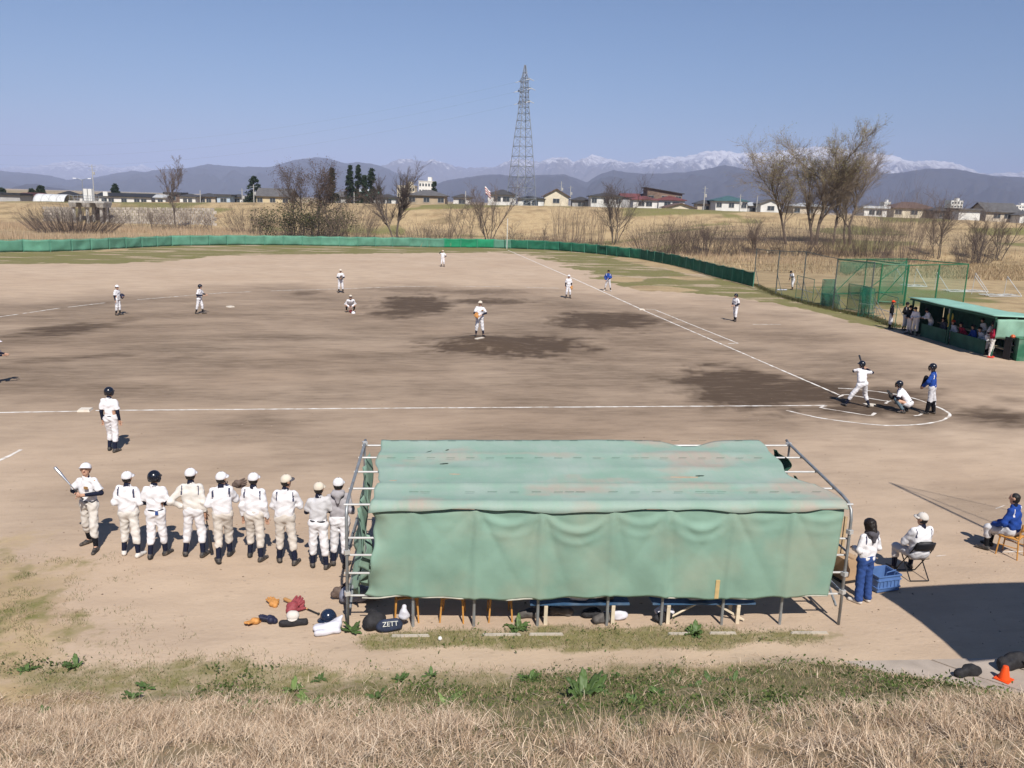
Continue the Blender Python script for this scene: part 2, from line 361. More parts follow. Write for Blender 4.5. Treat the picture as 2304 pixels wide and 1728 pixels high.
green = np.maximum(green, np.maximum(far_green, bull*.85))
NX, NY = GX.shape
ground = obj('ground', np.stack([GX, GY, GZ], -1).reshape(-1, 3), grid_faces(NX, NY), None, smooth=True); tag(ground, kind='structure')
_a = ground.data.attributes.new('mask', 'FLOAT_COLOR', 'POINT')
_a.data.foreach_set('color', np.stack([damp, green, straw, in_field], -1).reshape(-1, 4).astype(np.float32).ravel())

def ground_material():
    m, n, l, b, o = _nt('earth_and_turf')
    tc = n.new('ShaderNodeTexCoord'); at = n.new('ShaderNodeAttribute'); at.attribute_name = 'mask'; sp = n.new('ShaderNodeSeparateColor'); l.new(at.outputs['Color'], sp.inputs['Color'])
    def noise(scale, detail=6, stretch=(1, 1, 1), rough=.55):
        mp = n.new('ShaderNodeMapping'); mp.inputs['Scale'].default_value = stretch; l.new(tc.outputs['Object'], mp.inputs['Vector'])
        z = n.new('ShaderNodeTexNoise'); z.inputs['Scale'].default_value = scale; z.inputs['Detail'].default_value = detail; z.inputs['Roughness'].default_value = rough; l.new(mp.outputs['Vector'], z.inputs['Vector']); return z.outputs['Fac']
    def ramp(f, a, c, lo=0.0, hi=1.0):
        r = n.new('ShaderNodeMapRange'); r.inputs['From Min'].default_value = a; r.inputs['From Max'].default_value = c; r.inputs['To Min'].default_value = lo; r.inputs['To Max'].default_value = hi; l.new(f, r.inputs['Value']); return r.outputs['Result']
    def mix(f, A, B):
        x = n.new('ShaderNodeMix'); x.data_type = 'RGBA'
        if isinstance(f, float): x.inputs['Factor'].default_value = f
        else: l.new(f, x.inputs['Factor'])
        for k, c in ((6, A), (7, B)):
            if isinstance(c, tuple): x.inputs[k].default_value = rgba(c)
            else: l.new(c, x.inputs[k])
        return x.outputs[2]
    def math_(op, a, c):
        x = n.new('ShaderNodeMath'); x.operation = op
        for k, q in ((0, a), (1, c)):
            if isinstance(q, (int, float)): x.inputs[k].default_value = q
            else: l.new(q, x.inputs[k])
        return x.outputs[0]
    big = noise(.12, 4); mid = noise(.9, 6, (.6, 1.3, 1)); fine = noise(9, 6, (1, 1.5, 1)); rake = noise(1.6, 8, (.5, 1.9, 1), .72); speck = noise(38, 3)
    dirt = mix(ramp(big, .35, .65), (.46, .342, .246), (.515, .394, .290))
    dirt = mix(ramp(mid, .4, .7, 0, .5), dirt, (.33, .245, .18))
    dirt = mix(ramp(rake, .52, .72, 0, .26), dirt, (.25, .185, .14))
    dirt = mix(ramp(fine, .5, .75, 0, .35), dirt, (.47, .375, .30))
    dirt = mix(ramp(speck, .62, .75, 0, .5), dirt, (.20, .145, .105))
    mpv = n.new('ShaderNodeMapping'); mpv.inputs['Scale'].default_value = (1, 1.7, 1); l.new(tc.outputs['Object'], mpv.inputs['Vector'])
    vo = n.new('ShaderNodeTexVoronoi'); vo.inputs['Scale'].default_value = 2.6; l.new(mpv.outputs[0], vo.inputs['Vector'])
    scuff = math_('MULTIPLY', ramp(vo.outputs['Distance'], .17, .05), ramp(noise(.8, 3), .45, .62)); dirt = mix(math_('MULTIPLY', scuff, .42), dirt, (.20, .148, .108))
    vo2 = n.new('ShaderNodeTexVoronoi'); vo2.inputs['Scale'].default_value = 5.1; l.new(tc.outputs['Object'], vo2.inputs['Vector'])
    dirt = mix(math_('MULTIPLY', math_('MULTIPLY', ramp(vo2.outputs['Distance'], .13, .04), ramp(noise(1.7, 2), .5, .6)), .35), dirt, (.56, .46, .37))
    dm = math_('MULTIPLY', sp.outputs['Red'], ramp(rake, .3, .62, .72, 1.15))
    dirt = mix(ramp(dm, .05, .95, 0, .93), dirt, (.062, .041, .028))
    gn = noise(3.5, 7, (1, 1, 1), .7); g2 = noise(.45, 5)
    grass = mix(ramp(gn, .35, .65), (.145, .14, .055), (.25, .205, .105)); grass = mix(ramp(g2, .42, .62), grass, (.18, .17, .065))
    st = mix(ramp(gn, .3, .7), (.33, .235, .13), (.47, .36, .215)); st = mix(ramp(g2, .5, .68, 0, .7), st, (.27, .185, .105))
    st = mix(ramp(noise(.16, 5, (1, 2.2, 1)), .5, .66, 0, .75), st, (.20, .15, .085))
    gs = ramp(math_('ADD', sp.outputs['Green'], math_('MULTIPLY', math_('SUBTRACT', gn, .5), .9)), .3, .62)
    ss = ramp(math_('ADD', sp.outputs['Blue'], math_('MULTIPLY', math_('SUBTRACT', gn, .5), .7)), .3, .65)
    c = mix(ss, dirt, st); c = mix(gs, c, grass)
    l.new(c, b.inputs['Base Color']); b.inputs['Roughness'].default_value = .95; b.inputs['Specular IOR Level'].default_value = .1
    bp = n.new('ShaderNodeBump'); bp.inputs['Strength'].default_value = .4; bp.inputs['Distance'].default_value = .03
    l.new(math_('ADD', fine, math_('MULTIPLY', rake, .3)), bp.inputs['Height']); l.new(bp.outputs['Normal'], b.inputs['Normal'])
    return m
ground.data.materials.append(ground_material())

# ---- chalk lines, laid 4 mm over the earth
def chalk_material():
    m, n, l, b, o = _nt('worn_chalk')
    tc = n.new('ShaderNodeTexCoord'); a = n.new('ShaderNodeTexNoise'); a.inputs['Scale'].default_value = 3.2; a.inputs['Detail'].default_value = 7; l.new(tc.outputs['Object'], a.inputs['Vector'])
    r = n.new('ShaderNodeMapRange'); r.inputs['From Min'].default_value = .40; r.inputs['From Max'].default_value = .62; l.new(a.outputs['Fac'], r.inputs['Value'])
    x = n.new('ShaderNodeMix'); x.data_type = 'RGBA'; l.new(r.outputs['Result'], x.inputs['Factor']); x.inputs[6].default_value = (.82, .79, .75, 1); x.inputs[7].default_value = (.50, .42, .35, 1)
    l.new(x.outputs[2], b.inputs['Base Color']); b.inputs['Roughness'].default_value = .95; return m
CHALK = chalk_material()
def chalk(pts, w=.09, gap=0.0, seed=0, name='chalk_line', step=.22):
    pts = [np.asarray(p[:2], float) for p in pts]; rs = np.random.default_rng(seed); L = [0]
    for i in range(len(pts)-1): L.append(L[-1]+np.linalg.norm(pts[i+1]-pts[i]))
    n = max(3, int(L[-1]/step)); t = np.linspace(0, L[-1], n); xy = np.stack([np.interp(t, L, [p[k] for p in pts]) for k in (0, 1)], -1)
    tg = np.gradient(xy, axis=0); tg /= np.linalg.norm(tg, axis=1, keepdims=True); nm = np.stack([-tg[:, 1], tg[:, 0]], -1)
    ww = w*.5*(.65+.7*rs.random((n, 2))); worn = fbm(t*.6+seed*3.3, t*0+seed, oct=3, seed=seed) < gap
    ww[worn] *= .12
    V = np.zeros((n, 2, 3)); V[:, 0, :2] = xy+nm*ww[:, :1]; V[:, 1, :2] = xy-nm*ww[:, 1:]
    V[..., 2] = zg(V[..., 0], V[..., 1])+.006
    F = [(2*i, 2*i+1, 2*i+3, 2*i+2) for i in range(n-1) if not (worn[i] and worn[i+1] and gap > .3)]
    return tag(obj(name, V.reshape(-1, 3), F, CHALK), kind='structure')
zl = lambda x, y: gp(1700+x/4.424, 800+y/4.424)
chalk([gp(1858, 912.5), gp(960, 918), gp(330, 923), gp(215, 924)], .10, .22, 1)
chalk([gp(175, 925.5), gp(0, 928.5), gp(-160, 931.5)], .10, .1, 2)
chalk([zl(830, 392), (0.02, 27.2)], .10, .12, 23)
chalk([(0.05, 27.9), gp(1300, 631), gp(1143, 563)], .13, .05, 4)
chalk([(.35, 27.9), (.95, 27.6), (.95, 24.2)], .09, .1, 5); chalk([(.95, 24.2), (.95, 13.6), (.35, 13.55)], .09, .2, 6)
chalk([gp(-120, 733), gp(0, 713), gp(130, 694), gp(265, 678), gp(400, 667), gp(500, 659), gp(640, 653.5), gp(767, 650), gp(907, 644.8), gp(1000, 644.3), gp(1130, 645), gp(1257, 648.5)], .11, .33, 7)
chalk([zl(*q) for q in [(820, 325), (1000, 335), (1200, 358), (1490, 400), (1650, 450), (1780, 500), (1880, 545), (1925, 575), (1938, 592), (1925, 612), (1850, 650), (1700, 680), (1500, 695), (1300, 698), (1100, 682), (830, 650), (600, 615), (305, 547)]], .10, .15, 8)
chalk([zl(700, 498), zl(640, 520), zl(905, 562), zl(1150, 602), zl(1190, 572)], .09, .2, 9)
chalk([zl(800, 432), zl(880, 385), zl(1100, 420), zl(1315, 456), zl(1350, 452)], .09, .2, 10)
chalk([zl(1575, 600), zl(1615, 608), zl(1655, 578)], .09, .1, 11); chalk([zl(1290, 478), zl(1335, 452)], .1, .0, 12)
chalk([gp(-40, 1058), gp(0, 1036), gp(48, 1012)], .1, .25, 13); chalk([gp(1694, 730), gp(1757, 730)], .08, .1, 14)
chalk([gp(2106, 1252), gp(2160, 1246), gp(2216, 1244), gp(2330, 1240)], .03, .45, 15); chalk([gp(2240, 1145), gp(2262, 1137)], .03, .3, 16)
# ---- the four bases and the pitcher's plate
BASE_M = mat('base_canvas', (.66, .60, .52), .85, .1, 9, .2, 40, dirt=(.42, .34, .27), dirt_amt=.6, dscale=5)
def base(x, y, label, rz=0.0, s=.38):
    o = MB().box((0, 0, .035), (s, s, .07), 0, 0, .9).build('base', BASE_M); o.location = (x, y, float(zg(x, y))); o.rotation_euler = (0, 0, rz); return tag(o, label, 'base', 'bases of the diamond')
g3 = gp(192, 924); base(g3[0], g3[1], 'dusty third base bag on the foul line nearest the helmeted runner'); g2_ = gp(518, 691); base(g2_[0], g2_[1], 'second base bag alone between the runner and the crouching player', .78)
g1 = gp(1443, 697); base(g1[0], g1[1], 'first base bag where the long chalk line meets the running lane')
o = MB().prism([(-.21, 0.12), (0, -.12), (.21, .12), (.21, .3), (-.21, .3)][::1], 0, .03).build('home_plate', BASE_M); o.location = (0.0, -.1, .004); o.rotation_euler = (0, 0, .785+PI); tag(o, 'white home plate in front of the batter', 'plate')
o = MB().box((0, 0, .02), (.61, .15, .05)).build('pitching_plate', BASE_M); o.location = (-13.0, 13.35, float(zg(-13.0, 13.35))); o.rotation_euler = (0, 0, .785); tag(o, 'white pitching plate on top of the mound', 'plate')
# ---- concrete apron at the foot of the bank
CONC = mat('apron_concrete', (.40, .335, .285), .9, .12, 3, .25, 25, dirt=(.29, .24, .2), dirt_amt=.6, dscale=1.4)
ap = thing('concrete_apron', 'pale concrete apron with joints at the foot of the bank', 'paving'); ap['kind'] = 'structure'
def slab(poly, z=.03):
    poly = [np.array(p[:2], float) for p in poly]; n = len(poly); top = [(p[0], p[1], float(zg(p[0], p[1]))*.9+z) for p in poly]
    V = top+[(p[0], p[1], -.2) for p in poly]
    F = [tuple(range(n))]+[(i, n+i, n+(i+1) % n, (i+1) % n) for i in range(n)]
    return obj('slab', V, F, CONC, ap)
def seam(a, b, k): return a+(b-a)*k
A0, A1, A2, A3 = np.array([-10.75, -17.02]), np.array([-4.0, -17.45]), np.array([-4.0, -19.3]), np.array([-9.3, -18.35])
cols = [0, .22, .44, .66, .84, 1]
for i in range(5):
    for j in range(2):
        a, b = cols[i]+.004, cols[i+1]-.004; r0, r1 = (0.0, .43) if j == 0 else (.438, 1.0)
        pt = lambda k, r: seam(seam(A0, A1, k), seam(A3, A2, k), r)
        slab([pt(a, r1), pt(b, r1), pt(b, r0), pt(a, r0)], .032+.004*((i*3+j*5) % 3))
# ================================================================== mountains and haze
def mountain_material(name, low, high, snow0=None, snow1=None, seed=0.0):
    m, n, l, b, o = _nt(name)
    tc = n.new('ShaderNodeTexCoord'); sp = n.new('ShaderNodeSeparateXYZ'); l.new(tc.outputs['Object'], sp.inputs[0])
    z1 = n.new('ShaderNodeTexNoise'); z1.inputs['Scale'].default_value = .004; z1.inputs['Detail'].default_value = 9; z1.inputs['Roughness'].default_value = .65; l.new(tc.outputs['Object'], z1.inputs['Vector'])
    mx = n.new('ShaderNodeMix'); mx.data_type = 'RGBA'; l.new(z1.outputs['Fac'], mx.inputs['Factor']); mx.inputs[6].default_value = rgba(low); mx.inputs[7].default_value = rgba(high); col = mx.outputs[2]
    if snow0 is not None:
        mp = n.new('ShaderNodeMapping'); mp.inputs['Scale'].default_value = (1.0, .5, .35); mp.inputs['Location'].default_value = (seed, 0, 0); l.new(tc.outputs['Object'], mp.inputs['Vector'])
        z2 = n.new('ShaderNodeTexNoise'); z2.inputs['Scale'].default_value = .013; z2.inputs['Detail'].default_value = 8; z2.inputs['Roughness'].default_value = .68; l.new(mp.outputs['Vector'], z2.inputs['Vector'])
        at = n.new('ShaderNodeAttribute'); at.attribute_name = 'rel'
        ad = n.new('ShaderNodeMath'); ad.operation = 'MULTIPLY_ADD'; l.new(z2.outputs['Fac'], ad.inputs[0]); ad.inputs[1].default_value = 1.8; l.new(at.outputs['Fac'], ad.inputs[2])
        r = n.new('ShaderNodeMapRange'); r.inputs['From Min'].default_value = snow0; r.inputs['From Max'].default_value = snow1; l.new(ad.outputs[0], r.inputs['Value'])
        m2 = n.new('ShaderNodeMix'); m2.data_type = 'RGBA'; l.new(r.outputs['Result'], m2.inputs['Factor']); l.new(col, m2.inputs[6]); m2.inputs[7].default_value = (.74, .71, .70, 1); col = m2.outputs[2]
    l.new(col, b.inputs['Base Color']); b.inputs['Roughness'].default_value = 1.0; b.inputs['Specular IOR Level'].default_value = 0.0
    return m
def mountain(prof, depth, dd, material, seed, gully, jag=.02):
    us = np.array([q[0] for q in prof], float); vs = np.array([q[1] for q in prof], float)
    u = np.arange(us[0], us[-1]+.1, 4.5); v = np.interp(u, us, vs)
    v = v-(fbm(u*.12, u*0+seed, oct=4, seed=seed)-.5)*5*jag/.02
    ridge = np.array([dp(a, c, depth) for a, c in zip(u, v)])
    nt = 36; V = np.zeros((len(u), nt+6, 3)); rel = np.zeros((len(u), nt+6))
    lat = (ridge-CAMP) @ RH
    for j in range(nt):
        t = j/(nt-1); dj = depth-dd*(1-t)
        p = CAMP+(ridge-CAMP)*(dj/depth)
        s = t**1.15
        n1 = 1-2*np.abs(fbm(lat/gully+t*.7, t*2.2+lat*0, oct=5, seed=seed+3)-.5); n2 = 1-2*np.abs(fbm(lat/gully*2.7-t*.6, t*3.4+lat*0, oct=4, seed=seed+8)-.5)
        w = 4*t*(1-t)
        z = -20+(ridge[:, 2]+20)*np.clip(s+(n1-.72)*.75*w*(1-.4*t)+(n2-.72)*.42*w, 0, 1.02*t**.45)
        V[:, j, :2] = p[:, :2]; V[:, j, 2] = z; rel[:, j] = np.clip(z/700, 0, 1.2)
    for j in range(6):
        k = (j+1)/6; p = CAMP+(ridge-CAMP)*((depth+dd*.6*k)/depth); V[:, nt+j, :2] = p[:, :2]; V[:, nt+j, 2] = ridge[:, 2]*(1-k)-30*k; rel[:, nt+j] = .5
    o = obj('mountains', V.reshape(-1, 3), grid_faces(len(u), nt+6), material, smooth=True); tag(o, kind='structure')
    a = o.data.attributes.new('rel', 'FLOAT', 'POINT'); a.data.foreach_set('value', rel.ravel().astype(np.float32))
    return o
SNOW_L = mountain_material('distant_snow_range', (.10, .095, .09), (.17, .155, .15), 1.38, 1.66, 300.0)
SNOW_C = mountain_material('snow_range', (.075, .07, .07), (.15, .135, .13), 1.62, 1.92, 0.0)
WOOD_M = mountain_material('leafless_wooded_hills', (.008, .014, .018), (.034, .033, .036))
WOOD_N = mountain_material('near_wooded_hills', (.008, .013, .017), (.042, .037, .037))
mountain([(-700, 380), (-300, 372), (0, 377), (27, 374), (62, 375), (81, 373), (110, 369), (141, 364), (173, 364), (200, 370), (233, 370), (244, 376), (274, 377), (306, 374), (323, 370), (339, 379), (420, 388), (520, 400), (640, 412)], 17000, 5200, SNOW_L, 3, 1300, .03)
mountain([(780, 420), (820, 395), (855, 374), (880, 365), (899, 357), (923, 358), (945, 364), (975, 359), (996, 365), (1023, 374), (1040, 377), (1068, 377), (1117, 374), (1136, 364), (1163, 358), (1190, 361), (1212, 364), (1244, 354), (1271, 353), (1293, 364), (1312, 357), (1331, 349), (1353, 352), (1385, 361), (1404, 366), (1434, 365), (1461, 357), (1496, 351), (1520, 354), (1542, 351), (1570, 345), (1600, 339), (1632, 339), (1654, 345), (1712, 344), (1750, 340), (1792, 334), (1840, 330), (1887, 334), (1951, 345), (1999, 347), (2015, 351), (2047, 363), (2073, 361), (2111, 361), (2156, 369), (2191, 382), (2207, 390), (2271, 388), (2304, 387), (2500, 392), (2900, 380), (3300, 420)], 12500, 4600, SNOW_C, 11, 900, .028)
mountain([(-900, 405), (-500, 380), (-200, 395), (0, 384), (54, 389), (108, 394), (150, 404), (200, 402), (244, 393), (298, 384), (325, 387), (358, 381), (423, 378), (466, 369), (502, 372), (543, 375), (608, 376), (630, 369), (663, 360), (717, 353), (744, 358), (777, 368), (801, 364), (839, 369), (861, 375), (891, 388), (930, 398), (985, 412), (1060, 428)], 7800, 2600, WOOD_M, 23, 620, .012)
mountain([(930, 438), (1000, 407), (1068, 396), (1114, 392), (1160, 396), (1206, 394), (1271, 392), (1320, 410), (1353, 390), (1380, 383), (1420, 389), (1461, 391), (1542, 388), (1600, 378), (1632, 371), (1680, 381), (1730, 390), (1792, 383), (1887, 379), (1983, 391), (2031, 388), (2079, 380), (2143, 379), (2191, 388), (2239, 396), (2304, 399), (2500, 405), (2800, 385), (3200, 440)], 6200, 2300, WOOD_N, 37, 560, .012)
mountain([(-300, 432), (-60, 424), (20, 424), (60, 414), (82, 414), (112, 421), (170, 428), (260, 434)], 4200, 900, WOOD_N, 53, 420, .01)

hz = bpy.data.materials.new('pale_air'); hz.use_nodes = True; hz.node_tree.nodes.clear()
_ho = hz.node_tree.nodes.new('ShaderNodeOutputMaterial'); _hv = hz.node_tree.nodes.new('ShaderNodeVolumePrincipled')
_hv.inputs['Color'].default_value = (.46, .53, .79, 1); _hv.inputs['Density'].default_value = 1.15e-4; _hv.inputs['Anisotropy'].default_value = -0.35
hz.node_tree.links.new(_hv.outputs[0], _ho.inputs['Volume'])
haze = MB().box((0, 7500, 540), (52000, 40000, 1140)).build('haze', hz); tag(haze, kind='stuff')
# ================================================================== trees, shrubs and reeds
def segs_mesh(S, n=4):
    """S: rows of x0 y0 z0 x1 y1 z1 r0 r1 -> one mesh of thin tapering limbs"""
    S = np.asarray(S, float); a = S[:, :3]; b = S[:, 3:6]; t = b-a; t /= np.maximum(np.linalg.norm(t, axis=1, keepdims=True), 1e-9)
    ref = np.where(np.abs(t[:, 2:3]) < .9, np.array([[0, 0, 1.]]), np.array([[1., 0, 0]])); e1 = np.cross(t, ref); e1 /= np.linalg.norm(e1, axis=1, keepdims=True); e2 = np.cross(t, e1)
    ang = np.arange(n)*2*PI/n; V = np.zeros((len(S), 2, n, 3))
    for k in range(n):
        d = math.cos(ang[k])*e1+math.sin(ang[k])*e2
        V[:, 0, k] = a+d*S[:, 6:7]; V[:, 1, k] = b+d*S[:, 7:8]
    base = np.arange(len(S))[:, None]*2*n; k = np.arange(n)[None]; k2 = (k+1) % n
    F = np.stack([base+k, base+k2, base+n+k2, base+n+k], -1).reshape(-1, 4)
    return V.reshape(-1, 3), F
def grow(rs, p, d, L, r, lev, maxlev, out, spread=.6, up=.25, kids=(1, 2), nseg=4, droop=0.0, rmin=.008, shrink=.66):
    """plain-number recursion: a limb of nseg pieces that throws off side limbs"""
    R = rs if isinstance(rs, random.Random) else random.Random(int(rs.integers(1 << 30)))
    dx, dy, dz = (float(c) for c in d); q = math.sqrt(dx*dx+dy*dy+dz*dz); dx /= q; dy /= q; dz /= q
    x, y, z = (float(c) for c in p); seg = L/nseg; rr = r; g = R.gauss; sg = .10+.05*lev
    for i in range(nseg):
        dx += g(0, sg); dy += g(0, sg); dz += g(0, sg)+up*.25-droop*lev*.12*(i/nseg); q = math.sqrt(dx*dx+dy*dy+dz*dz); dx /= q; dy /= q; dz /= q
        x2, y2, z2 = x+dx*seg, y+dy*seg, z+dz*seg; r2 = max(rmin, rr-(r*(.55 if lev < maxlev else .8))/nseg)
        out.append((lev, x, y, z, x2, y2, z2, rr, r2)); x, y, z, rr = x2, y2, z2, r2
        if lev < maxlev and (i >= 1 or lev > 0):
            for _ in range((R.randint(kids[0], kids[1]) if i < nseg-1 else kids[1])+(lev == maxlev-1 and maxlev > 3)):
                ax, ay, az = g(0, 1), g(0, 1), g(0, 1); k = ax*dx+ay*dy+az*dz; ax -= k*dx; ay -= k*dy; az -= k*dz; q = math.sqrt(ax*ax+ay*ay+az*az)+1e-9
                a = spread*R.uniform(.55, 1.25); c, s = math.cos(a), math.sin(a)/q; b = seg*R.uniform(0, .5)
                grow(R, (x-dx*b, y-dy*b, z-dz*b), (dx*c+ax*s, dy*c+ay*s, dz*c+az*s), L*shrink*R.uniform(.6, 1.1)*(1-.25*i/nseg), max(rmin, rr*.62), lev+1, maxlev, out, spread, up, kids, max(2, nseg-1), droop, rmin, shrink)
BARK = mat('grey_brown_bark', (.13, .105, .085), .95, .3, 3, .5, 12); BARK_D = mat('dark_bark', (.075, .06, .05), .95, .3, 3, .5, 12); TWIG = mat('bare_twigs', (.17, .125, .10), .95, .25, 1.5)
TWIG_D = mat('dark_twigs', (.105, .08, .07), .95, .25, 1.5); TWIG_P = mat('pale_twigs', (.24, .18, .13), .95, .25, 1.5); BARK_W = mat('willow_bark', (.17, .13, .10), .95, .3, 3, .5, 12); TWIG_W = mat('willow_twigs', (.25, .195, .135), .95, .25, 1.5); LEAF = mat_attr('leaf_colours', rough=.8, trans=.25)
def leaf_cloud(rs, centres, n, spread, size, tints, squash=1.0):
    c = centres[rs.integers(0, len(centres), n)]+rs.normal(0, 1, (n, 3))*np.array([spread, spread, spread*squash])
    a = rs.normal(0, 1, (n, 3)); a /= np.linalg.norm(a, axis=1, keepdims=True); b = np.cross(a, rs.normal(0, 1, (n, 3))); b /= np.linalg.norm(b, axis=1, keepdims=True)
    s = size*rs.uniform(.6, 1.4, (n, 1)); V = np.stack([c-a*s, c+b*s*.5, c+a*s, c-b*s*.5], 1)
    t = np.array(tints)[rs.integers(0, len(tints), n)]*rs.uniform(.75, 1.25, (n, 1))
    return V.reshape(-1, 3), np.arange(4*n).reshape(-1, 4), np.repeat(t, 4, 0)
def tree(u, vb, vt, depth, label, seed, name='bare_tree', stems=1, trunk_frac=.32, r=.16, spread=.55, up=.3, kids=(1, 2), maxlev=3, bark=None, twig=None, leaves=None, lean=(0, 0), droop=0.0, group=None, splay=.35, shrink=.66, cat='tree', twig_r=.009, stem_gap=.5):
    rs = np.random.default_rng(seed); base = dp(u, vb, depth); bz = float(zg(base[0], base[1])); h = (vb-vt)*depth/FPX
    base[2] = bz-.1; root = thing(name, label, cat, base, 0, group); out = []
    for s in range(stems):
        a = 2*PI*s/max(1, stems)+rs.uniform(-.4, .4); o = np.array([math.cos(a), math.sin(a), 0])*(stem_gap*rs.uniform(.4, 1) if stems > 1 else 0)
        hs = h*(1 if s == 0 else rs.uniform(.7, .98)); d = np.array([math.cos(a)*splay*(stems > 1)+lean[0], math.sin(a)*splay*(stems > 1)+lean[1], 1.0])
        grow(rs, o, d, hs*.72, r*rs.uniform(.75, 1.05), 0, maxlev, out, spread, up, kids, 6, droop, twig_r, shrink)
    A = np.array(out); lev = A[:, 0]; S = A[:, 1:]
    top = S[:, 5].max(); S[:, [2, 5]] *= h/top                       # reach the height of the real tree
    low = lev <= 1
    V, F = segs_mesh(S[low], 6); obj('trunk', V, F, bark or BARK, root, smooth=True)
    V, F = segs_mesh(S[~low], 3); cr = obj('crown', V, F, twig or TWIG, root)
    if leaves:
        n, spr, size, tints, zmin = leaves; e = S[(lev >= maxlev-1)][:, 3:6]; e = e[e[:, 2] > zmin*h]
        V, F, t = leaf_cloud(rs, e, n, spr, size, tints, 1.3); obj('leaves', V, F, LEAF, cr, tint=t)
    return root
def conifer(u, vb, vt, depth, label, seed, w, tint=((.035, .055, .03), (.05, .07, .035), (.03, .045, .03)), name='cedar_tree', group='cedars by the houses', cone=.75):
    rs = np.random.default_rng(seed); base = dp(u, vb, depth); base[2] = min(base[2], float(zg(base[0], base[1])))if False else base[2]; h = (vb-vt)*depth/FPX
    g = float(zg(base[0], base[1])); h += base[2]-g; base[2] = g
    root = thing(name, label, 'tree', base, 0, group)
    m = MB().tube([(0, 0, -.1), (0.05, 0, h*.5), (0, .05, h*.95)], [.22, .14, .03], 6); m.build('trunk', BARK_D, root)
    c = []; 
    for i in range(70):
        k = rs.uniform(.05, 1)**.9; z = h*(.16+.84*k); rr = w*(1-k)**cone*rs.uniform(.55, 1.1)+.08; a = rs.uniform(0, 2*PI)
        c += [(math.cos(a)*rr*q, math.sin(a)*rr*q, z-.25*rr*q*q) for q in (.35, .65, .9, 1.0)]
    V, F, t = leaf_cloud(rs, np.array(c), 4200, .20, .20, tint, .8); obj('crown', V, F, LEAF, root, tint=t)
    return root
def shrub(u, vb, w_px, h_px, depth, label, seed, name='bare_shrub', n=170, twig=None, green=None, group=None, upright=.8, lev=1, cat='shrub', rad=.02):
    """many-stemmed thicket: stems fan up from one stool"""
    rs = np.random.default_rng(seed); base = dp(u, vb, depth); base[2] = float(zg(base[0], base[1]))-.05; W = 1.2*w_px*depth/FPX; Hh = 1.3*h_px*depth/FPX
    root = thing(name, label, cat, base, 0, group); out = []
    for i in range(n):
        a = rs.uniform(0, 2*PI); k = math.sqrt(rs.random()); o = np.array([math.cos(a)*W*.40*k, math.sin(a)*W*.22*k, 0])
        d = np.array([math.cos(a)*k*W*.35/Hh/upright*.9, math.sin(a)*k*W*.3/Hh, 1.0])
        grow(rs, o, d, Hh*rs.uniform(.6, 1.12)*(1-.2*k), rad*rs.uniform(.7, 1.3), 0, lev, out, .5, .15, (1, 2), 3, 0, .007, .55)
    A = np.array(out); V, F = segs_mesh(A[:, 1:], 3); st = obj('stems', V, F, twig or TWIG, root)
    if green:
        m, spr, size, tints = green; e = A[:, 4:7]; V, F, t = leaf_cloud(rs, e, m, spr, size, tints, .8); obj('leaves', V, F, LEAF, root, tint=t)
    return root
RUST = ((.13, .085, .058), (.165, .105, .07), (.10, .07, .05)); YG = ((.32, .31, .15), (.38, .35, .19), (.28, .27, .13), (.34, .28, .16))
tree(396, 511, 349, 166, 'tall slender bare tree standing alone by the concrete sluice', 101, r=.2, spread=.38, up=.5, kids=(1, 2), maxlev=4, lean=(.02, 0), shrink=.55)
CL = 'brown-leaved grove beside the cedars'
for i, (u, vt, ln, lab) in enumerate([(664, 362, -.10, 'leaning thin tree, leftmost of the rust-leaved grove'), (683, 356, -.02, 'tall tree with withered rust leaves, second in the grove'), (700, 351, .0, 'tallest withered rust-leaved tree of the grove by the thicket'), (716, 355, .06, 'rust-leaved tree of the grove leaning towards the cedars'), (741, 372, .08, 'small withered tree at the cedar end of the grove')]):
    tree(u, 527, vt, 146+i % 2*3, lab, 110+i, spread=.42, up=.4, r=.15, kids=(1, 2), maxlev=3, twig=TWIG_D, bark=BARK_D, leaves=((2500 if i in (1, 2, 3) else 400), .30, .10, RUST, .38), lean=(ln, 0), group=CL)
tree(890, 536, 349, 150, 'big many-stemmed bare tree in front of the white apartment block', 121, stems=2, r=.22, spread=.42, kids=(2, 3), maxlev=3, splay=.14, up=.5, twig=TWIG_D, shrink=.58)
tree(1100, 537, 392, 148, 'wide vase-shaped bare tree left of the pylon foot', 131, stems=5, r=.11, spread=.45, splay=.3, up=.25, twig=TWIG, shrink=.6)
tree(1382, 550, 388, 150, 'upright bare tree in front of the brown two-storey house', 141, stems=6, r=.10, spread=.42, splay=.22, up=.35, twig=TWIG_D, shrink=.6)
for i, (u, vb, vt, ln, lab) in enumerate([(1012, 530, 420, .05, 'thin bare sapling left of the wide vase tree'), (1034, 529, 405, -.06, 'forked bare sapling beside the wide vase tree'), (1062, 528, 412, .03, 'slim bare sapling touching the wide vase tree'), (1152, 522, 470, .02, 'short bare sapling between foul pole and pylon'), (826, 520, 462, .2, 'low leaning bare sapling under the green roof'), (590, 520, 455, -.1, 'thin bare sapling before the yellow gabled house'), (340, 512, 455, .1, 'low bare sapling beside the lone slender tree'), (474, 515, 455, -.05, 'low bare sapling at the end of the stone revetment'), (1222, 520, 468, 0, 'short bare sapling below the cream gabled house')]):
    tree(u, vb, vt, 150, lab, 150+i, stems=2, r=.06, spread=.5, kids=(1, 1), maxlev=3, lean=(ln, 0), group='bare saplings along the river bank', name='bare_sapling', splay=.12, stem_gap=.05)
W = 'willows behind the practice nets'
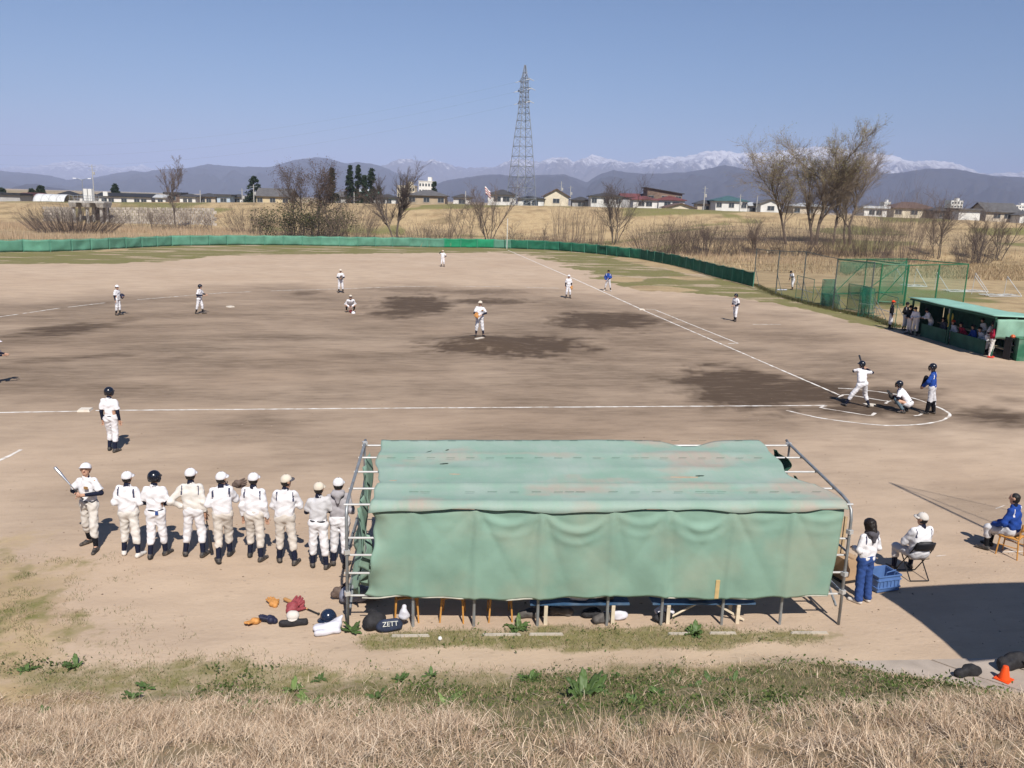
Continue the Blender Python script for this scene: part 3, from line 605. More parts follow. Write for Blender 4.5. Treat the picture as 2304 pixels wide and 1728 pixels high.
tree(1768, 553, 312, 138, 'willow with pale green tips leaning away from the group', 161, stems=1, r=.24, spread=.34, kids=(1, 2), maxlev=4, lean=(-.15, 0), leaves=(3600, .2, .085, YG, .4), group=W, twig=TWIG_W, bark=BARK_W, name='willow_tree', splay=.08, shrink=.74, droop=.25)
tree(1830, 570, 294, 138, 'tallest willow of the group, crown tinged yellow-green', 162, stems=2, r=.30, spread=.34, kids=(1, 2), maxlev=4, lean=(-.03, 0), leaves=(6500, .2, .085, YG, .5), group=W, twig=TWIG_W, bark=BARK_W, name='willow_tree', splay=.07, shrink=.72, droop=.2, up=.6)
tree(1872, 573, 356, 139, 'thick dark willow trunk in the middle of the group', 163, stems=1, r=.24, spread=.4, kids=(1, 2), maxlev=4, group=W, twig=TWIG_W, bark=BARK_W, name='willow_tree', shrink=.72, splay=.08, up=.6)
tree(1905, 577, 318, 140, 'dark brown leafless willow spreading towards the hip-roofed house', 164, stems=2, r=.25, spread=.36, kids=(1, 2), maxlev=4, lean=(.02, 0), leaves=(200, .16, .07, YG, .5), group=W, twig=TWIG_W, bark=BARK_W, name='willow_tree', splay=.08, shrink=.74, up=.55)
for i, (u, vb, vt, ln, lab) in enumerate([(2108, 585, 424, .05, 'slim bare tree rising in front of the long hip-roofed house'), (2197, 584, 452, .03, 'bare tree before the white garage by the grey gabled house'), (2244, 592, 470, .12, 'rightmost bare tree leaning before the grey gabled house'), (1590, 545, 478, .0, 'small bare tree below the teal-roofed white house'), (1700, 556, 470, -.1, 'short bare tree beside the leaning willow')]):
    tree(u, vb, vt, 132, lab, 170+i, stems=3, r=.09, spread=.45, kids=(1, 2), maxlev=3, lean=(ln, 0), group='bare trees on the right-hand flat', splay=.12, twig=TWIG)
conifer(788, 446, 375, 215, 'pointed dark cedar, tallest of the cedars in a row', 181, 1.7); conifer(807, 446, 377, 217, 'dark cedar second from the column-shaped one', 182, 1.6); conifer(820, 446, 398, 213, 'shortest dark cedar tucked between two tall ones', 183, 1.1)
conifer(836, 446, 384, 215, 'narrow column-shaped cedar at the end of the row', 184, 1.35, cone=.3); conifer(748, 446, 381, 212, 'dark cedar rising out of the rust-leaved grove', 185, 2.0, ((.05, .055, .03), (.08, .06, .035), (.04, .05, .03)))
conifer(573, 452, 401, 225, 'round-topped pine next to the yellow gabled house', 186, 3.2, name='pine_tree', group=None, cone=.45); conifer(260, 448, 416, 250, 'small dark evergreen behind the sluice roofs', 187, 1.9, name='evergreen_tree', group=None, cone=.5)
conifer(93, 446, 420, 260, 'round evergreen near the white greenhouse', 188, 2.0, name='evergreen_tree', group=None, cone=.4); conifer(72, 446, 427, 262, 'low evergreen next to the round one by the greenhouse', 189, 1.4, name='evergreen_tree', group=None, cone=.4); conifer(5, 444, 425, 262, 'low evergreen at the left end of the roofs', 190, 1.8, name='evergreen_tree', group=None, cone=.4)
conifer(977, 444, 412, 250, 'dark evergreen in front of the white apartment block', 191, 1.6, name='evergreen_tree', group=None, cone=.6); conifer(853, 446, 422, 230, 'small dark evergreen beside the green roof', 192, .9, name='evergreen_tree', group=None, cone=.6)
OL = ((.06, .075, .03), (.09, .095, .045), (.075, .07, .035), (.12, .10, .05))
shrub(165, 545, 170, 50, 140, 'large fan of bare brown shrub in front of the sluice', 201, n=420, twig=TWIG_D, rad=.028)
for i, (u, w, h, lab) in enumerate([(640, 90, 45, 'dark green thicket under the leftmost grove tree'), (690, 110, 52, 'broad green thicket under the rust-leaved grove'), (738, 80, 48, 'green and brown thicket at the cedar end of the grove')]):
    shrub(u, 537, w, h, 142, lab, 210+i, n=110, twig=TWIG_D, green=(1500, .35, .16, OL), group='evergreen thicket below the grove', name='evergreen_thicket')
for i, (u, vb, w, h, d, lab) in enumerate([(790, 537, 100, 65, 141, 'tall tangled bare shrub right of the green thicket'), (950, 538, 110, 36, 140, 'low grey bare shrub beside the many-stemmed tree'), (1012, 539, 90, 34, 140, 'low grey bare shrub left of the vase tree'), (1180, 542, 120, 26, 141, 'low brown brush right of the foul pole'), (1250, 545, 110, 26, 141, 'low brown brush left of the upright bare tree'), (1475, 568, 100, 50, 128, 'grey-brown bare shrub behind the curved fence'), (1538, 573, 70, 58, 128, 'dense upright bare shrub behind the fence end'),
        (1600, 573, 110, 50, 128, 'wide bare brush below the teal-roofed house'), (1690, 575, 110, 55, 130, 'bare brush at the foot of the leaning willow'), (1790, 578, 120, 55, 131, 'dark bare brush between the willow trunks'), (1870, 583, 110, 50, 131, 'bare brush at the foot of the thick willow'), (1950, 585, 110, 70, 132, 'bare brush right of the spreading willow'), (2030, 592, 130, 108, 126, 'tall bushy bare shrub below the hip-roofed house'), (2190, 592, 80, 50, 126, 'small bare shrub at the foot of a slim tree near the garage'),
        (310, 516, 120, 40, 160, 'bare brush along the stone revetment'), (700, 545, 130, 26, 139, 'low bare scrub at the fence below the thicket'), (410, 518, 110, 42, 158, 'bare brush around the foot of the slender lone tree'), (560, 522, 90, 45, 152, 'bare brush below the yellow gabled house')]):
    shrub(u, vb, w, h, d, lab, 230+i, n=190 if h > 40 else 130, twig=(TWIG, TWIG_D)[i % 2], group='bare shrubs behind the outfield fence', rad=.018)
for i, (u, lab) in enumerate([(1262, 'stand of thin upright canes below the cream gabled house'), (1300, 'stand of thin upright canes beside the upright bare tree'), (1340, 'stand of thin canes touching the upright bare tree')]):
    shrub(u, 528, 44, 66, 150, lab, 260+i, n=46, twig=TWIG_P, upright=6, lev=1, group='cane stands on the bank', name='cane_stand', rad=.03)
# ---- dry reeds and scrub grass beyond the fence: nobody could count them
def blades(P, H, Wd, lean, tints, seed, name, bend=.5, nseg=2, wind=(0, 0), parent=None):
    rs = np.random.default_rng(seed); n = len(P); a = rs.uniform(0, 2*PI, n); h = H*rs.uniform(.55, 1.25, n)
    d = np.stack([np.cos(a), np.sin(a), np.zeros(n)], -1)*(lean*rs.uniform(.2, 1.2, n))[:, None]; d[:, 0] += wind[0]; d[:, 1] += wind[1]
    b = rs.uniform(0, 2*PI, n); side = np.stack([np.cos(b), np.sin(b), np.zeros(n)], -1); w = (Wd*rs.uniform(.6, 1.3, n))[:, None]
    rows = []
    for k in range(nseg+1):
        t = k/nseg; c = P+np.stack([d[:, 0]*h*(t*(1-bend)+t*t*bend), d[:, 1]*h*(t*(1-bend)+t*t*bend), h*(t-.35*bend*t*t*np.hypot(d[:, 0], d[:, 1]))], -1)
        ww = w*(1-t*.85)
        rows.append(c-side*ww); rows.append(c+side*ww)
    V = np.stack(rows, 1); m = 2*(nseg+1)
    F = np.concatenate([np.arange(n)[:, None]*m+np.array([[2*k, 2*k+1, 2*k+3, 2*k+2]]) for k in range(nseg)])
    t = np.array(tints)[rs.integers(0, len(tints), n)]*rs.uniform(.72, 1.25, (n, 1)); t = np.repeat(t, m, 0)
    return obj(name, V.reshape(-1, 3), F, STRAWM, parent, tint=t)
STRAWM = mat_attr('grass_blades', rough=.85, trans=.2)
STRAW = ((.46, .34, .20), (.52, .40, .25), (.38, .27, .16), (.42, .33, .20), (.30, .21, .13)); REED = ((.52, .38, .25), (.57, .43, .29), (.44, .31, .20), (.47, .36, .25))
def scatter_px(n, u0, u1, d0, d1, seed, dens=.45, fr=.06):
    rs = np.random.default_rng(seed); u = rs.uniform(u0, u1, n); d = rs.uniform(d0, d1, n); P = np.array([CAMP+FH*b+RH*((a-PW/2)/FPX*b) for a, b in zip(u, d)])
    k = fbm(P[:, 0]*fr, P[:, 1]*fr, seed=seed) > dens; P = P[k]; P = P[~inside(FIELD, P[:, 0], P[:, 1])]; P[:, 2] = zg(P[:, 0], P[:, 1])-.05; return P
P = np.concatenate([scatter_px(26000, -60, 560, 112, 168, 1, .40), scatter_px(7000, 560, 1440, 127, 150, 2, .52), scatter_px(7000, 1400, 2330, 112, 140, 3, .5)])
PH_ = np.where(project(P)[:, 0] < 600, .95, .8)*(.7+.6*fbm(P[:, 0]*.15, P[:, 1]*.15, seed=77))
tag(blades(P, PH_, .03, .25, REED, 5, 'reeds', nseg=2), 'pale dry reeds massed between the outfield fence and the far embankment', 'reeds', kind='stuff')
P = np.concatenate([scatter_px(8000, 560, 1440, 127, 172, 7, .3, .1), scatter_px(9000, 1400, 2330, 95, 135, 8, .35, .1), scatter_px(5000, 2050, 2330, 95, 125, 9, .2)])
tag(blades(P, .5, .04, .6, STRAW, 6, 'dry_scrub_grass', nseg=2), 'rough dry grass on the flat beyond the fence', 'grass', kind='stuff')
# ================================================================== houses, pylon, poles, sluice
ROOFC = {'dark': (.06, .058, .06), 'grey': (.11, .105, .105), 'brown': (.13, .085, .07), 'maroon': (.17, .06, .06), 'teal': (.06, .12, .13), 'green': (.10, .24, .19), 'black': (.03, .03, .033), 'pale': (.45, .46, .47), 'redb': (.22, .09, .08)}
WALLC = {'white': (.72, .70, .66), 'cream': (.68, .60, .46), 'beige': (.55, .47, .37), 'brown': (.21, .145, .11), 'tan': (.42, .33, .23), 'yellow': (.58, .48, .31), 'grey': (.40, .39, .38), 'dark': (.15, .14, .14), 'blue': (.42, .50, .58), 'greenhouse': (.78, .78, .76)}
PANE = mat('window_glass', (.05, .06, .07), .15, .2, 2, spec=.6); WFRAME = mat('window_frame', (.38, .36, .34), .5, .1)
def house(u0, u1, v_ridge, v_eave, depth, label, wall='white', roof='dark', kind='hip', wins=2, storeys=1, d=8.0, name='house', group='houses behind the far embankment', rot=0.0, over=.55, vbase=None, chimney=False, door=False):
    """walls with sunk windows, overhanging roof; width and heights measured in the photograph at its distance"""
    c = dp((u0+u1)/2, v_eave, depth); g = float(zg(c[0], c[1])); w = (u1-u0)*depth/FPX; he = max(2.3, c[2]-g); hr = he+(v_eave-v_ridge)*depth/FPX; d = min(d, max(4.0, w*1.1))
    c[2] = g; root = thing(name, label, 'house', c, -YAW*0+rot-YAW, group)
    WM = mat('wall_'+wall, WALLC[wall], .9, .1, .6, .2, 8, dirt=tuple(.72*q for q in WALLC[wall]), dirt_amt=.5, dscale=.5); RM = mat('roof_'+roof, ROOFC[roof], .6, .2, 1.2, .3, 3, per_object=.12)
    x, y = w/2, d/2
    gable_front = kind == 'gable_front'; m = MB()
    V = [(-x, -y, -.6), (x, -y, -.6), (x, y, -.6), (-x, y, -.6), (-x, -y, he), (x, -y, he), (x, y, he), (-x, y, he)]
    F = [(0, 1, 5, 4), (1, 2, 6, 5), (2, 3, 7, 6), (3, 0, 4, 7)]
    if gable_front: V += [(0, -y, hr-.15), (0, y, hr-.15)]; F = [(0, 1, 5, 8, 4), (1, 2, 6, 5), (2, 3, 7, 9, 6), (3, 0, 4, 7)]
    if kind == 'gable': V += [(-x, 0, hr-.15), (x, 0, hr-.15)]; F = [(0, 1, 5, 4), (1, 2, 6, 9, 5), (2, 3, 7, 6), (3, 0, 4, 8, 7)]
    if kind == 'shed': V[4] = (-x, -y, hr-.15); V[7] = (-x, y, hr-.15)
    m.add(V, F); wl_ = m.build('wall', WM, root)
    X, Y = x+over, y+over; t = .16; b = he-over*(hr-he)/max(1, (x if gable_front else y))*.6
    r = MB()
    if kind == 'hip':
        rx = max(.3, x-y*.9); top = [(-rx, 0, hr), (rx, 0, hr)]; base = [(-X, -Y, b), (X, -Y, b), (X, Y, b), (-X, Y, b)]
        lo = [(p[0], p[1], p[2]-t) for p in base]; r.add(base+lo+top, [(0, 1, 9, 8), (1, 2, 9), (2, 3, 8, 9), (3, 0, 8), (0, 4, 5, 1), (1, 5, 6, 2), (2, 6, 7, 3), (3, 7, 4, 0), (4, 7, 6, 5)])
    elif kind == 'gable_front':
        p = [(-X, b), (0, hr), (X, b), (X, b-t), (0, hr-t), (-X, b-t)]; V = [(a, -Y, c2) for a, c2 in p]+[(a, Y, c2) for a, c2 in p]
        r.add(V, [(0, 1, 7, 6), (1, 2, 8, 7), (2, 3, 9, 8), (3, 4, 10, 9), (4, 5, 11, 10), (5, 0, 6, 11), (5, 4, 1, 0), (4, 3, 2, 1), (6, 7, 10, 11), (7, 8, 9, 10)])
    elif kind == 'gable':
        p = [(-Y, b), (0, hr), (Y, b), (Y, b-t), (0, hr-t), (-Y, b-t)]; V = [(-X, a, c2) for a, c2 in p]+[(X, a, c2) for a, c2 in p]
        r.add(V, [(6, 7, 1, 0), (7, 8, 2, 1), (8, 9, 3, 2), (9, 10, 4, 3), (10, 11, 5, 4), (11, 6, 0, 5), (0, 1, 4, 5), (1, 2, 3, 4), (11, 10, 7, 6), (10, 9, 8, 7)])
    elif kind == 'shed':
        V = [(-X, -Y, hr+.1), (X, -Y, he), (X, Y, he), (-X, Y, hr+.1)]; V += [(a, c2, z-t) for a, c2, z in V]; r.add(V, [(0, 1, 2, 3), (0, 4, 5, 1), (1, 5, 6, 2), (2, 6, 7, 3), (3, 7, 4, 0), (4, 7, 6, 5)])
    else: r.box((0, 0, he+.1), (2*X, 2*Y, max(.25, hr-he)))
    rf = r.build('roof', RM, root)
    if chimney: MB().box((x*.3, 0, hr+.1), (.5, .5, .9)).build('chimney', RM, rf)
    zs = [he-1.25] if storeys == 1 else [he-1.25, he-3.9]
    first = None
    for zc in zs:
        for i in range(wins):
            px = -x+(i+.5+.18*((i*7+wins) % 3-1))*w/wins; ww = min(1.7, w/wins*.5)
            if first is None:
                fr = MB()
                for q in ((-ww/2, 0, .07, 1.1), (ww/2, 0, .07, 1.1), (0, 0, .05, 1.1)): fr.box((q[0], 0, 0), (q[2], .1, 1.1))
                for s in (-.55, .55): fr.box((0, 0, s), (ww+.07, .1, .08))
                f = fr.build('window', WFRAME, root); pn = MB().box((0, .02, 0), (ww, .05, 1.05)).build('pane', PANE, f); first = (f, pn); f.location = (px, -y-.03, zc)
            else:
                f = share(first[0], 'window', root, (px, -y-.03, zc)); share(first[1], 'pane', f)
    return root
HB = 215
H_ = [(1100, 1160, 427, 437, 'white wall house with dark low roof left of the pylon foot', 'white', 'dark', 'hip', 2), (1224, 1277, 425.5, 441, 'cream house with gable facing the field', 'cream', 'brown', 'gable_front', 1), (1328, 1394, 434, 441, 'white house with flat dark roof beside the upright bare tree', 'white', 'dark', 'hip', 3),
 (1422, 1474, 441, 448, 'white house with maroon hip roof below the brown house', 'white', 'maroon', 'hip', 2), (1495, 1556, 457, 466, 'low cream shed with wide brown gable', 'cream', 'brown', 'gable_front', 1), (1566, 1602, 450, 457, 'dark-roofed low house next to the low cream shed', 'beige', 'dark', 'hip', 1),
 (1604, 1672, 441, 451, 'white house with teal hip roof and tall utility pole', 'white', 'teal', 'hip', 3), (1706, 1750, 448, 457, 'white house with gable facing the field, left of the willows', 'white', 'grey', 'gable_front', 1), (1776, 1850, 457, 463, 'pale house half hidden behind the tallest willow', 'beige', 'pale', 'hip', 3), (1935, 1984, 462, 467, 'white box house with pale flat roof right of the willows', 'white', 'pale', 'flat', 2),
 (1999, 2086, 455, 467, 'cream house with broad brown hip roof', 'cream', 'brown', 'hip', 3), (2088, 2142, 466, 473, 'dark-walled house next to the broad brown hip roof', 'dark', 'dark', 'hip', 2), (2146, 2192, 468, 472, 'white garage with flat roof', 'white', 'grey', 'flat', 0), (2202, 2272, 457, 475, 'beige house with steep grey gabled roof', 'beige', 'grey', 'gable', 2), (2280, 2330, 474, 483, 'white house at the right edge of the picture', 'white', 'grey', 'gable_front', 1),
 (588, 658, 424.5, 440, 'yellow house with long grey gabled roof', 'yellow', 'grey', 'gable', 3), (740, 798, 431, 441, 'white house with grey-brown roof behind the cedars', 'white', 'grey', 'hip', 3), (806, 848, 431.5, 439.5, 'house with bright green roof beside the column cedar', 'white', 'green', 'gable', 2), (851, 893, 437, 443, 'low white house right of the green roof', 'white', 'dark', 'hip', 2), (924, 1003, 428, 438.5, 'tan house with wide grey hip roof under the apartment block', 'tan', 'grey', 'hip', 3), (1022, 1060, 437, 443, 'small dark-roofed house left of the striped banner', 'white', 'dark', 'hip', 1),
 (1166, 1222, 441, 446, 'low dark-roofed house right behind the pylon', 'white', 'dark', 'hip', 2), (1287, 1326, 443, 449, 'low grey house between cream gable and flat-roofed white house', 'grey', 'dark', 'hip', 1), (1676, 1702, 455, 461, 'small pale house between teal roof and white gable', 'grey', 'pale', 'hip', 1)]
for k, (a, b, vr, ve, lab, wl_, rf_, kd, wn_) in enumerate(H_): house(a, b, vr, ve, HB+(k*7) % 12, lab, wl_, rf_, kd, wn_)
house(1453, 1528, 424, 435, 236, 'brown two-storey house with slanting dark roof', 'brown', 'dark', 'shed', 3, 2); house(1398, 1470, 436, 443, 240, 'long house with maroon roof behind the white hip house', 'grey', 'maroon', 'gable', 2); house(1478, 1534, 441, 449, 232, 'maroon-roofed house below the brown two-storey house', 'white', 'maroon', 'hip', 2)
house(808, 846, 426, 431, 240, 'long blue-grey roof just above the green roof', 'grey', 'blue' if 'blue' in ROOFC else 'pale', 'gable', 1)
GL = 'low roofs along the left embankment'
for k, (a, b, vr, ve, lab, wl_, rf_, kd, wn_) in enumerate([(-20, 62, 432, 437, 'long black flat roof at the left edge', 'grey', 'black', 'flat', 0), (56, 98, 434, 438, 'low rust-red roof beside the black flat roof', 'grey', 'redb', 'gable', 1), (136, 176, 430, 439, 'black hip roof left of the sluice', 'white', 'black', 'hip', 2), (187, 214, 432, 439, 'dark hip roof right behind the sluice', 'white', 'dark', 'hip', 1), (234, 352, 435, 441.5, 'very long black roof right of the sluice', 'white', 'black', 'gable', 5), (356, 378, 438, 443, 'small white house next to the long black roof', 'white', 'pale', 'gable', 1), (380, 411, 431, 436, 'brown house behind the slender lone tree', 'brown', 'dark', 'flat', 1), (412, 446, 436, 441, 'white house right of the slender lone tree', 'white', 'dark', 'hip', 2), (450, 492, 435, 441, 'pink-walled low house left of the pale blue one', 'beige', 'dark', 'hip', 2), (494, 522, 436, 440, 'pale blue house left of the round-topped pine', 'blue', 'dark', 'flat', 1), (524, 552, 437, 442, 'white house next to the round-topped pine', 'white', 'dark', 'hip', 1)]):
    house(a, b, vr, ve, 236+(k*5) % 11, lab, wl_, rf_, kd, wn_, group=GL)
# vinyl greenhouse: a half round tunnel of hoops and film
c = dp(122, 448, 224); c[2] = float(zg(c[0], c[1])); gh = thing('greenhouse', 'white vinyl tunnel greenhouse left of the sluice', 'greenhouse', c, -YAW); L_ = 68*224/FPX
hh = dp(122, 437, 224)[2]-c[2]; m = MB(); V = []
for i in range(13):
    for k in range(11): a = PI*k/10; V.append((-L_/2+L_*i/12, -3.0*math.cos(a), hh*math.sin(a)**.8))
V, F = sheet(V, 13, 11, .05); obj('film', V, F, mat('vinyl_film', (.60, .60, .60), .35, .06, 2), gh, smooth=True)
for i in range(0, 13, 3): MB().tube([(-L_/2+L_*i/12, -3.06*math.cos(PI*k/10), hh*1.01*math.sin(PI*k/10)**.8) for k in range(11)], .05, 5).build('hoop', mat('pipe_grey', (.45, .46, .48), .4, .1, 4, metal=.6), gh)
# white apartment block and long pale hall in the distance
def block(u0, u1, vt, vb, depth, label, floors, bays, wall='white'):
    c = dp((u0+u1)/2, vb, depth); g = float(zg(c[0], c[1])); top = dp((u0+u1)/2, vt, depth)[2]; w = (u1-u0)*depth/FPX; h = top-g; c[2] = g
    root = thing('apartment_block', label, 'building', c, -YAW); WM = mat('wall_'+wall, WALLC[wall]); y = 5.0
    m = MB().box((0, 0, h/2), (w, 2*y, h)); m.build('wall', WM, root); MB().box((0, 0, h+.15), (w+.4, 2*y+.4, .3)).build('parapet', WM, root); MB().box((w*.2, 0, h+1.2), (w*.25, 4, 2.0)).build('stair_tower', WM, root)
    f0 = None
    for j in range(floors):
        for i in range(bays):
            loc = (-w/2+(i+.5)*w/bays, -y-.02, h-1.6-j*2.9)
            if f0 is None: f0 = MB().box((0, 0, 0), (w/bays*.55, .12, 1.3)).build('window', PANE, root); f0.location = loc
            else: share(f0, 'window', root, loc)
    return root
block(945, 977, 409, 440, 420, 'white apartment block far behind the tan hip-roofed house', 4, 5); block(897, 936, 419, 440, 430, 'long pale hall beside the white apartment block', 2, 6, 'cream')
for k, (u, v, s, lab) in enumerate([(2145, 452, 26, 'pale distant apartment block above the white garage'), (1990, 455, 14, 'tiny distant white building right of the willows'), (2290, 462, 24, 'distant white buildings above the right-edge house')]):
    block(u-s/2, u+s/2, v, v+16, 700+60*k, lab, 2, 4)
# ---- lattice pylon
STEEL = mat('galvanised_steel', (.27, .29, .32), .5, .12, 2, metal=.3, spec=.4)
pb = dp(1172, 466, 212); pz = float(zg(pb[0], pb[1])); pb[2] = pz; PT = dp(1177.5, 146, 212)[2]-pz
py = thing('transmission_tower', 'tall grey lattice transmission tower standing among the houses', 'pylon', pb, .32)
def half(z): k = z/PT; return float(np.interp(k, [0, .30, .52, .72, .90, 1.0], [3.1, 2.25, 1.65, .95, .62, .10]))
lv = [0, .075, .145, .215, .285, .355, .42, .485, .545, .60, .65, .695, .735, .77, .80, .83, .86, .89, .92, .955, 1.0]
for sx in (-1, 1):
    for sy in (-1, 1): MB().tube([(sx*half(k*PT), sy*half(k*PT), k*PT) for k in lv], .085, 5).build('leg', STEEL, py)
for f in range(4):
    m = MB(); ca, sa = math.cos(f*PI/2), math.sin(f*PI/2)
    def pt(s, k): a = half(k*PT); x, y = s*a, -a; return (x*ca-y*sa, x*sa+y*ca, k*PT)
    for i in range(len(lv)-2):
        a, b = lv[i], lv[i+1]; m.tube([pt(-1, a), pt(1, b)], .034, 4); m.tube([pt(1, a), pt(-1, b)], .034, 4)
        m.tube([pt(-1, b), pt(1, b)], .05, 4)
        if i < 5: q = (np.array(pt(-1, b))+np.array(pt(1, b)))/2; m.tube([q, pt(-1, a)], .04, 4); m.tube([q, pt(1, a)], .04, 4)
    m.build('bracing', STEEL, py)
INS = mat('porcelain', (.55, .55, .55), .4)
for k, L_ in ((.905, 2.1), (.845, 2.7), (.765, 2.2)):
    z = k*PT; a = half(z)
    for s in (-1, 1):
        m = MB(); tip = (s*0.0, s*(a+L_), z+.1)
        for sx in (-1, 1): m.tube([(sx*a, s*a, z-.35), tip], .055, 4); m.tube([(sx*a, s*a, z+.55), tip], .055, 4)
        arm = m.build('crossarm', STEEL, py)
        for s2 in (-1, 1): MB().tube([(0, tip[1], z), (s2*1.1, tip[1], z-.35)], [.09, .07], 6).build('insulator', INS, arm)
# power lines leaving the tower towards the left
WIRE = mat('wire', (.16, .17, .19), .6)
for i, (zz, vy) in enumerate([(.905, 300), (.845, 325), (.765, 345)]):
    a = np.array(pb)+np.array([0, 0, zz*PT]); b = dp(-260, vy, 330); m = MB(); P = []
    for k in range(25): t = k/24; q = a+(b-a)*t; q[2] -= 9*4*t*(1-t); P.append(q)
    m.tube(P, .009, 4); tag(m.build('power_line', WIRE), ['topmost', 'middle', 'lowest'][i]+' power line sagging from the lattice tower to the left', 'cable', 'power lines of the lattice tower')
# ---- utility poles and lamp posts
POLE = mat('pole_concrete', (.42, .41, .39), .9, .1)
def pole(u, vt, depth, label, arms=1, r=.14, vb=470):
    b = dp(u, vb, depth); b[2] = float(zg(b[0], b[1])); h = dp(u, vt, depth)[2]-b[2]; o = thing('utility_pole', label, 'pole', b, .3, 'utility poles among the houses')
    MB().tube([(0, 0, -.2), (0, 0, h)], [r, r*.65], 8).build('shaft', POLE, o)
    for i in range(arms): MB().box((0, 0, h-.5-i*.9), (1.8, .1, .1)).build('crossarm', STEEL, o)
    if arms: MB().lathe([(.2, 0), (.25, .1), (.25, .7), (.2, .8)], (.35, 0, h-2.6), 10).build('transformer', POLE, o)
for k, (u, vt, d, ar, lab) in enumerate([(1583, 419, 205, 2, 'utility pole left of the teal roof'), (1261, 408, 245, 2, 'utility pole above the cream gable'), (1282, 418, 250, 1, 'utility pole right of the cream gable'), (1664, 437, 206, 1, 'utility pole right of the teal roof'), (797, 432, 208, 0, 'plain pole in front of the cedars'), (546, 424, 216, 1, 'utility pole at the round-topped pine'), (572, 415, 216, 1, 'utility pole in front of the round-topped pine'), (452, 428, 230, 0, 'plain pole right of the slender lone tree'), (1047, 430, 206, 0, 'plain pole under the striped banner'), (1702, 440, 214, 0, 'plain pole by the white gable house'), (214, 371, 232, 2, 'tall thin mast above the sluice')]): pole(u, vt, d, lab, ar)
b = dp(188, 448, 205); b[2] = float(zg(b[0], b[1])); h = dp(188, 402, 205)[2]-b[2]; o = thing('street_lamp', 'double-armed street lamp left of the tall mast', 'lamp', b, 0)
MB().tube([(0, 0, 0), (0, 0, h-.4)], .09, 8).build('post', STEEL, o)
for s in (-1, 1): a_ = MB().tube([(0, 0, h-.4), (s*.8, 0, h), (s*1.5, 0, h+.05)], .05, 6).build('arm', STEEL, o); MB().box((s*1.7, 0, h+.05), (.8, .3, .14), 0, 0, .8).build('lamp_head', mat('lamp_white', (.75, .75, .74), .4), a_)
# ---- carp-streamer style striped banner on a pole
b = dp(1090, 445, 204); b[2] = float(zg(b[0], b[1])); h = dp(1086, 418, 204)[2]-b[2]; o = thing('striped_banner', 'red and white striped banner flying by the pylon', 'banner', b, -YAW)
MB().tube([(0, 0, 0), (0, 0, h)], .05, 6).build('pole', STEEL, o)
RW = [mat('banner_white', (.75, .72, .7), .8), mat('banner_red', (.45, .12, .12), .8)]; V = []
for i in range(9):
    for k in range(7): V.append((.05+i*.16+.25*k/6, .12*math.sin(i*.9), h-.1-k*.3-.28*i*.5+.1*math.sin(i*.8)))
V, F = sheet(V, 9, 7, .03); mi = [((f.min() % 63) % 7) % 2 for f in F]; obj('cloth', V, F, RW, o, midx=mi)
# ---- river sluice: deck on pairs of piers, gate boxes, rails; stone revetment either side
SCON = mat('weathered_concrete', (.50, .475, .44), .9, .15, 1.2, .2, 6, dirt=(.22, .2, .18), dirt_amt=.7, dscale=.8); SDARK = mat('gate_steel', (.07, .07, .075), .7, .2, 1)
sd = 176.0; b = dp(207, 500, sd); b[2] = float(zg(b[0], b[1])); zt = dp(207, 453, sd)[2]-b[2]; px = sd/FPX; sl = thing('sluice_gate', 'concrete river sluice on pairs of piers with deck and railings', 'sluice', b, -YAW)
for x in (-33, -28, -4, 2, 27, 31): MB().tube([(x*px, (.6 if x in (-28, 2, 31) else -.9), -1), (x*px, (.6 if x in (-28, 2, 31) else -.9), zt-1.0)], .32, 10).build('pier', SCON, sl)
for x in (-31, -1, 29): MB().box((x*px, 0, zt-.75), (1.3, 3.2, .9), 0, 0, 1.25).build('pier_cap', SCON, sl)
MB().box((0, 0, zt-.12), (78*px, 3.4, .34)).build('deck', SCON, sl); MB().box((11*px, 2.2, zt-3.6), (34*px, .4, 5.2)).build('gate', SDARK, sl); MB().box((-16*px, 2.2, zt-4.6), (24*px, .4, .5)).build('gate_beam', SDARK, sl)
rl = MB()
for i in range(9): rl.tube([(-37*px+i*9.2*px, -1.6, zt), (-37*px+i*9.2*px, -1.6, zt+1.1)], .04, 5)
for z in (.55, 1.1): rl.tube([(-37*px, -1.6, zt+z), (37*px, -1.6, zt+z)], .035, 5)
rl.build('railing', STEEL, sl)
for x in (-9, 1): MB().box((x*px, .2, zt+1.3), (.75, .8, 2.4)).build('gate_hoist', mat('hoist_white', (.7, .69, .66), .6, .08), sl)
MB().box((32*px, .5, zt+1.6), (.9, .3, .9)).build('sign_board', mat('hoist_white', (.7, .69, .66)), sl)
REV = mat('revetment_stone', (.34, .285, .225), .95, .3, 1.2, .5, 3, per_object=.22)
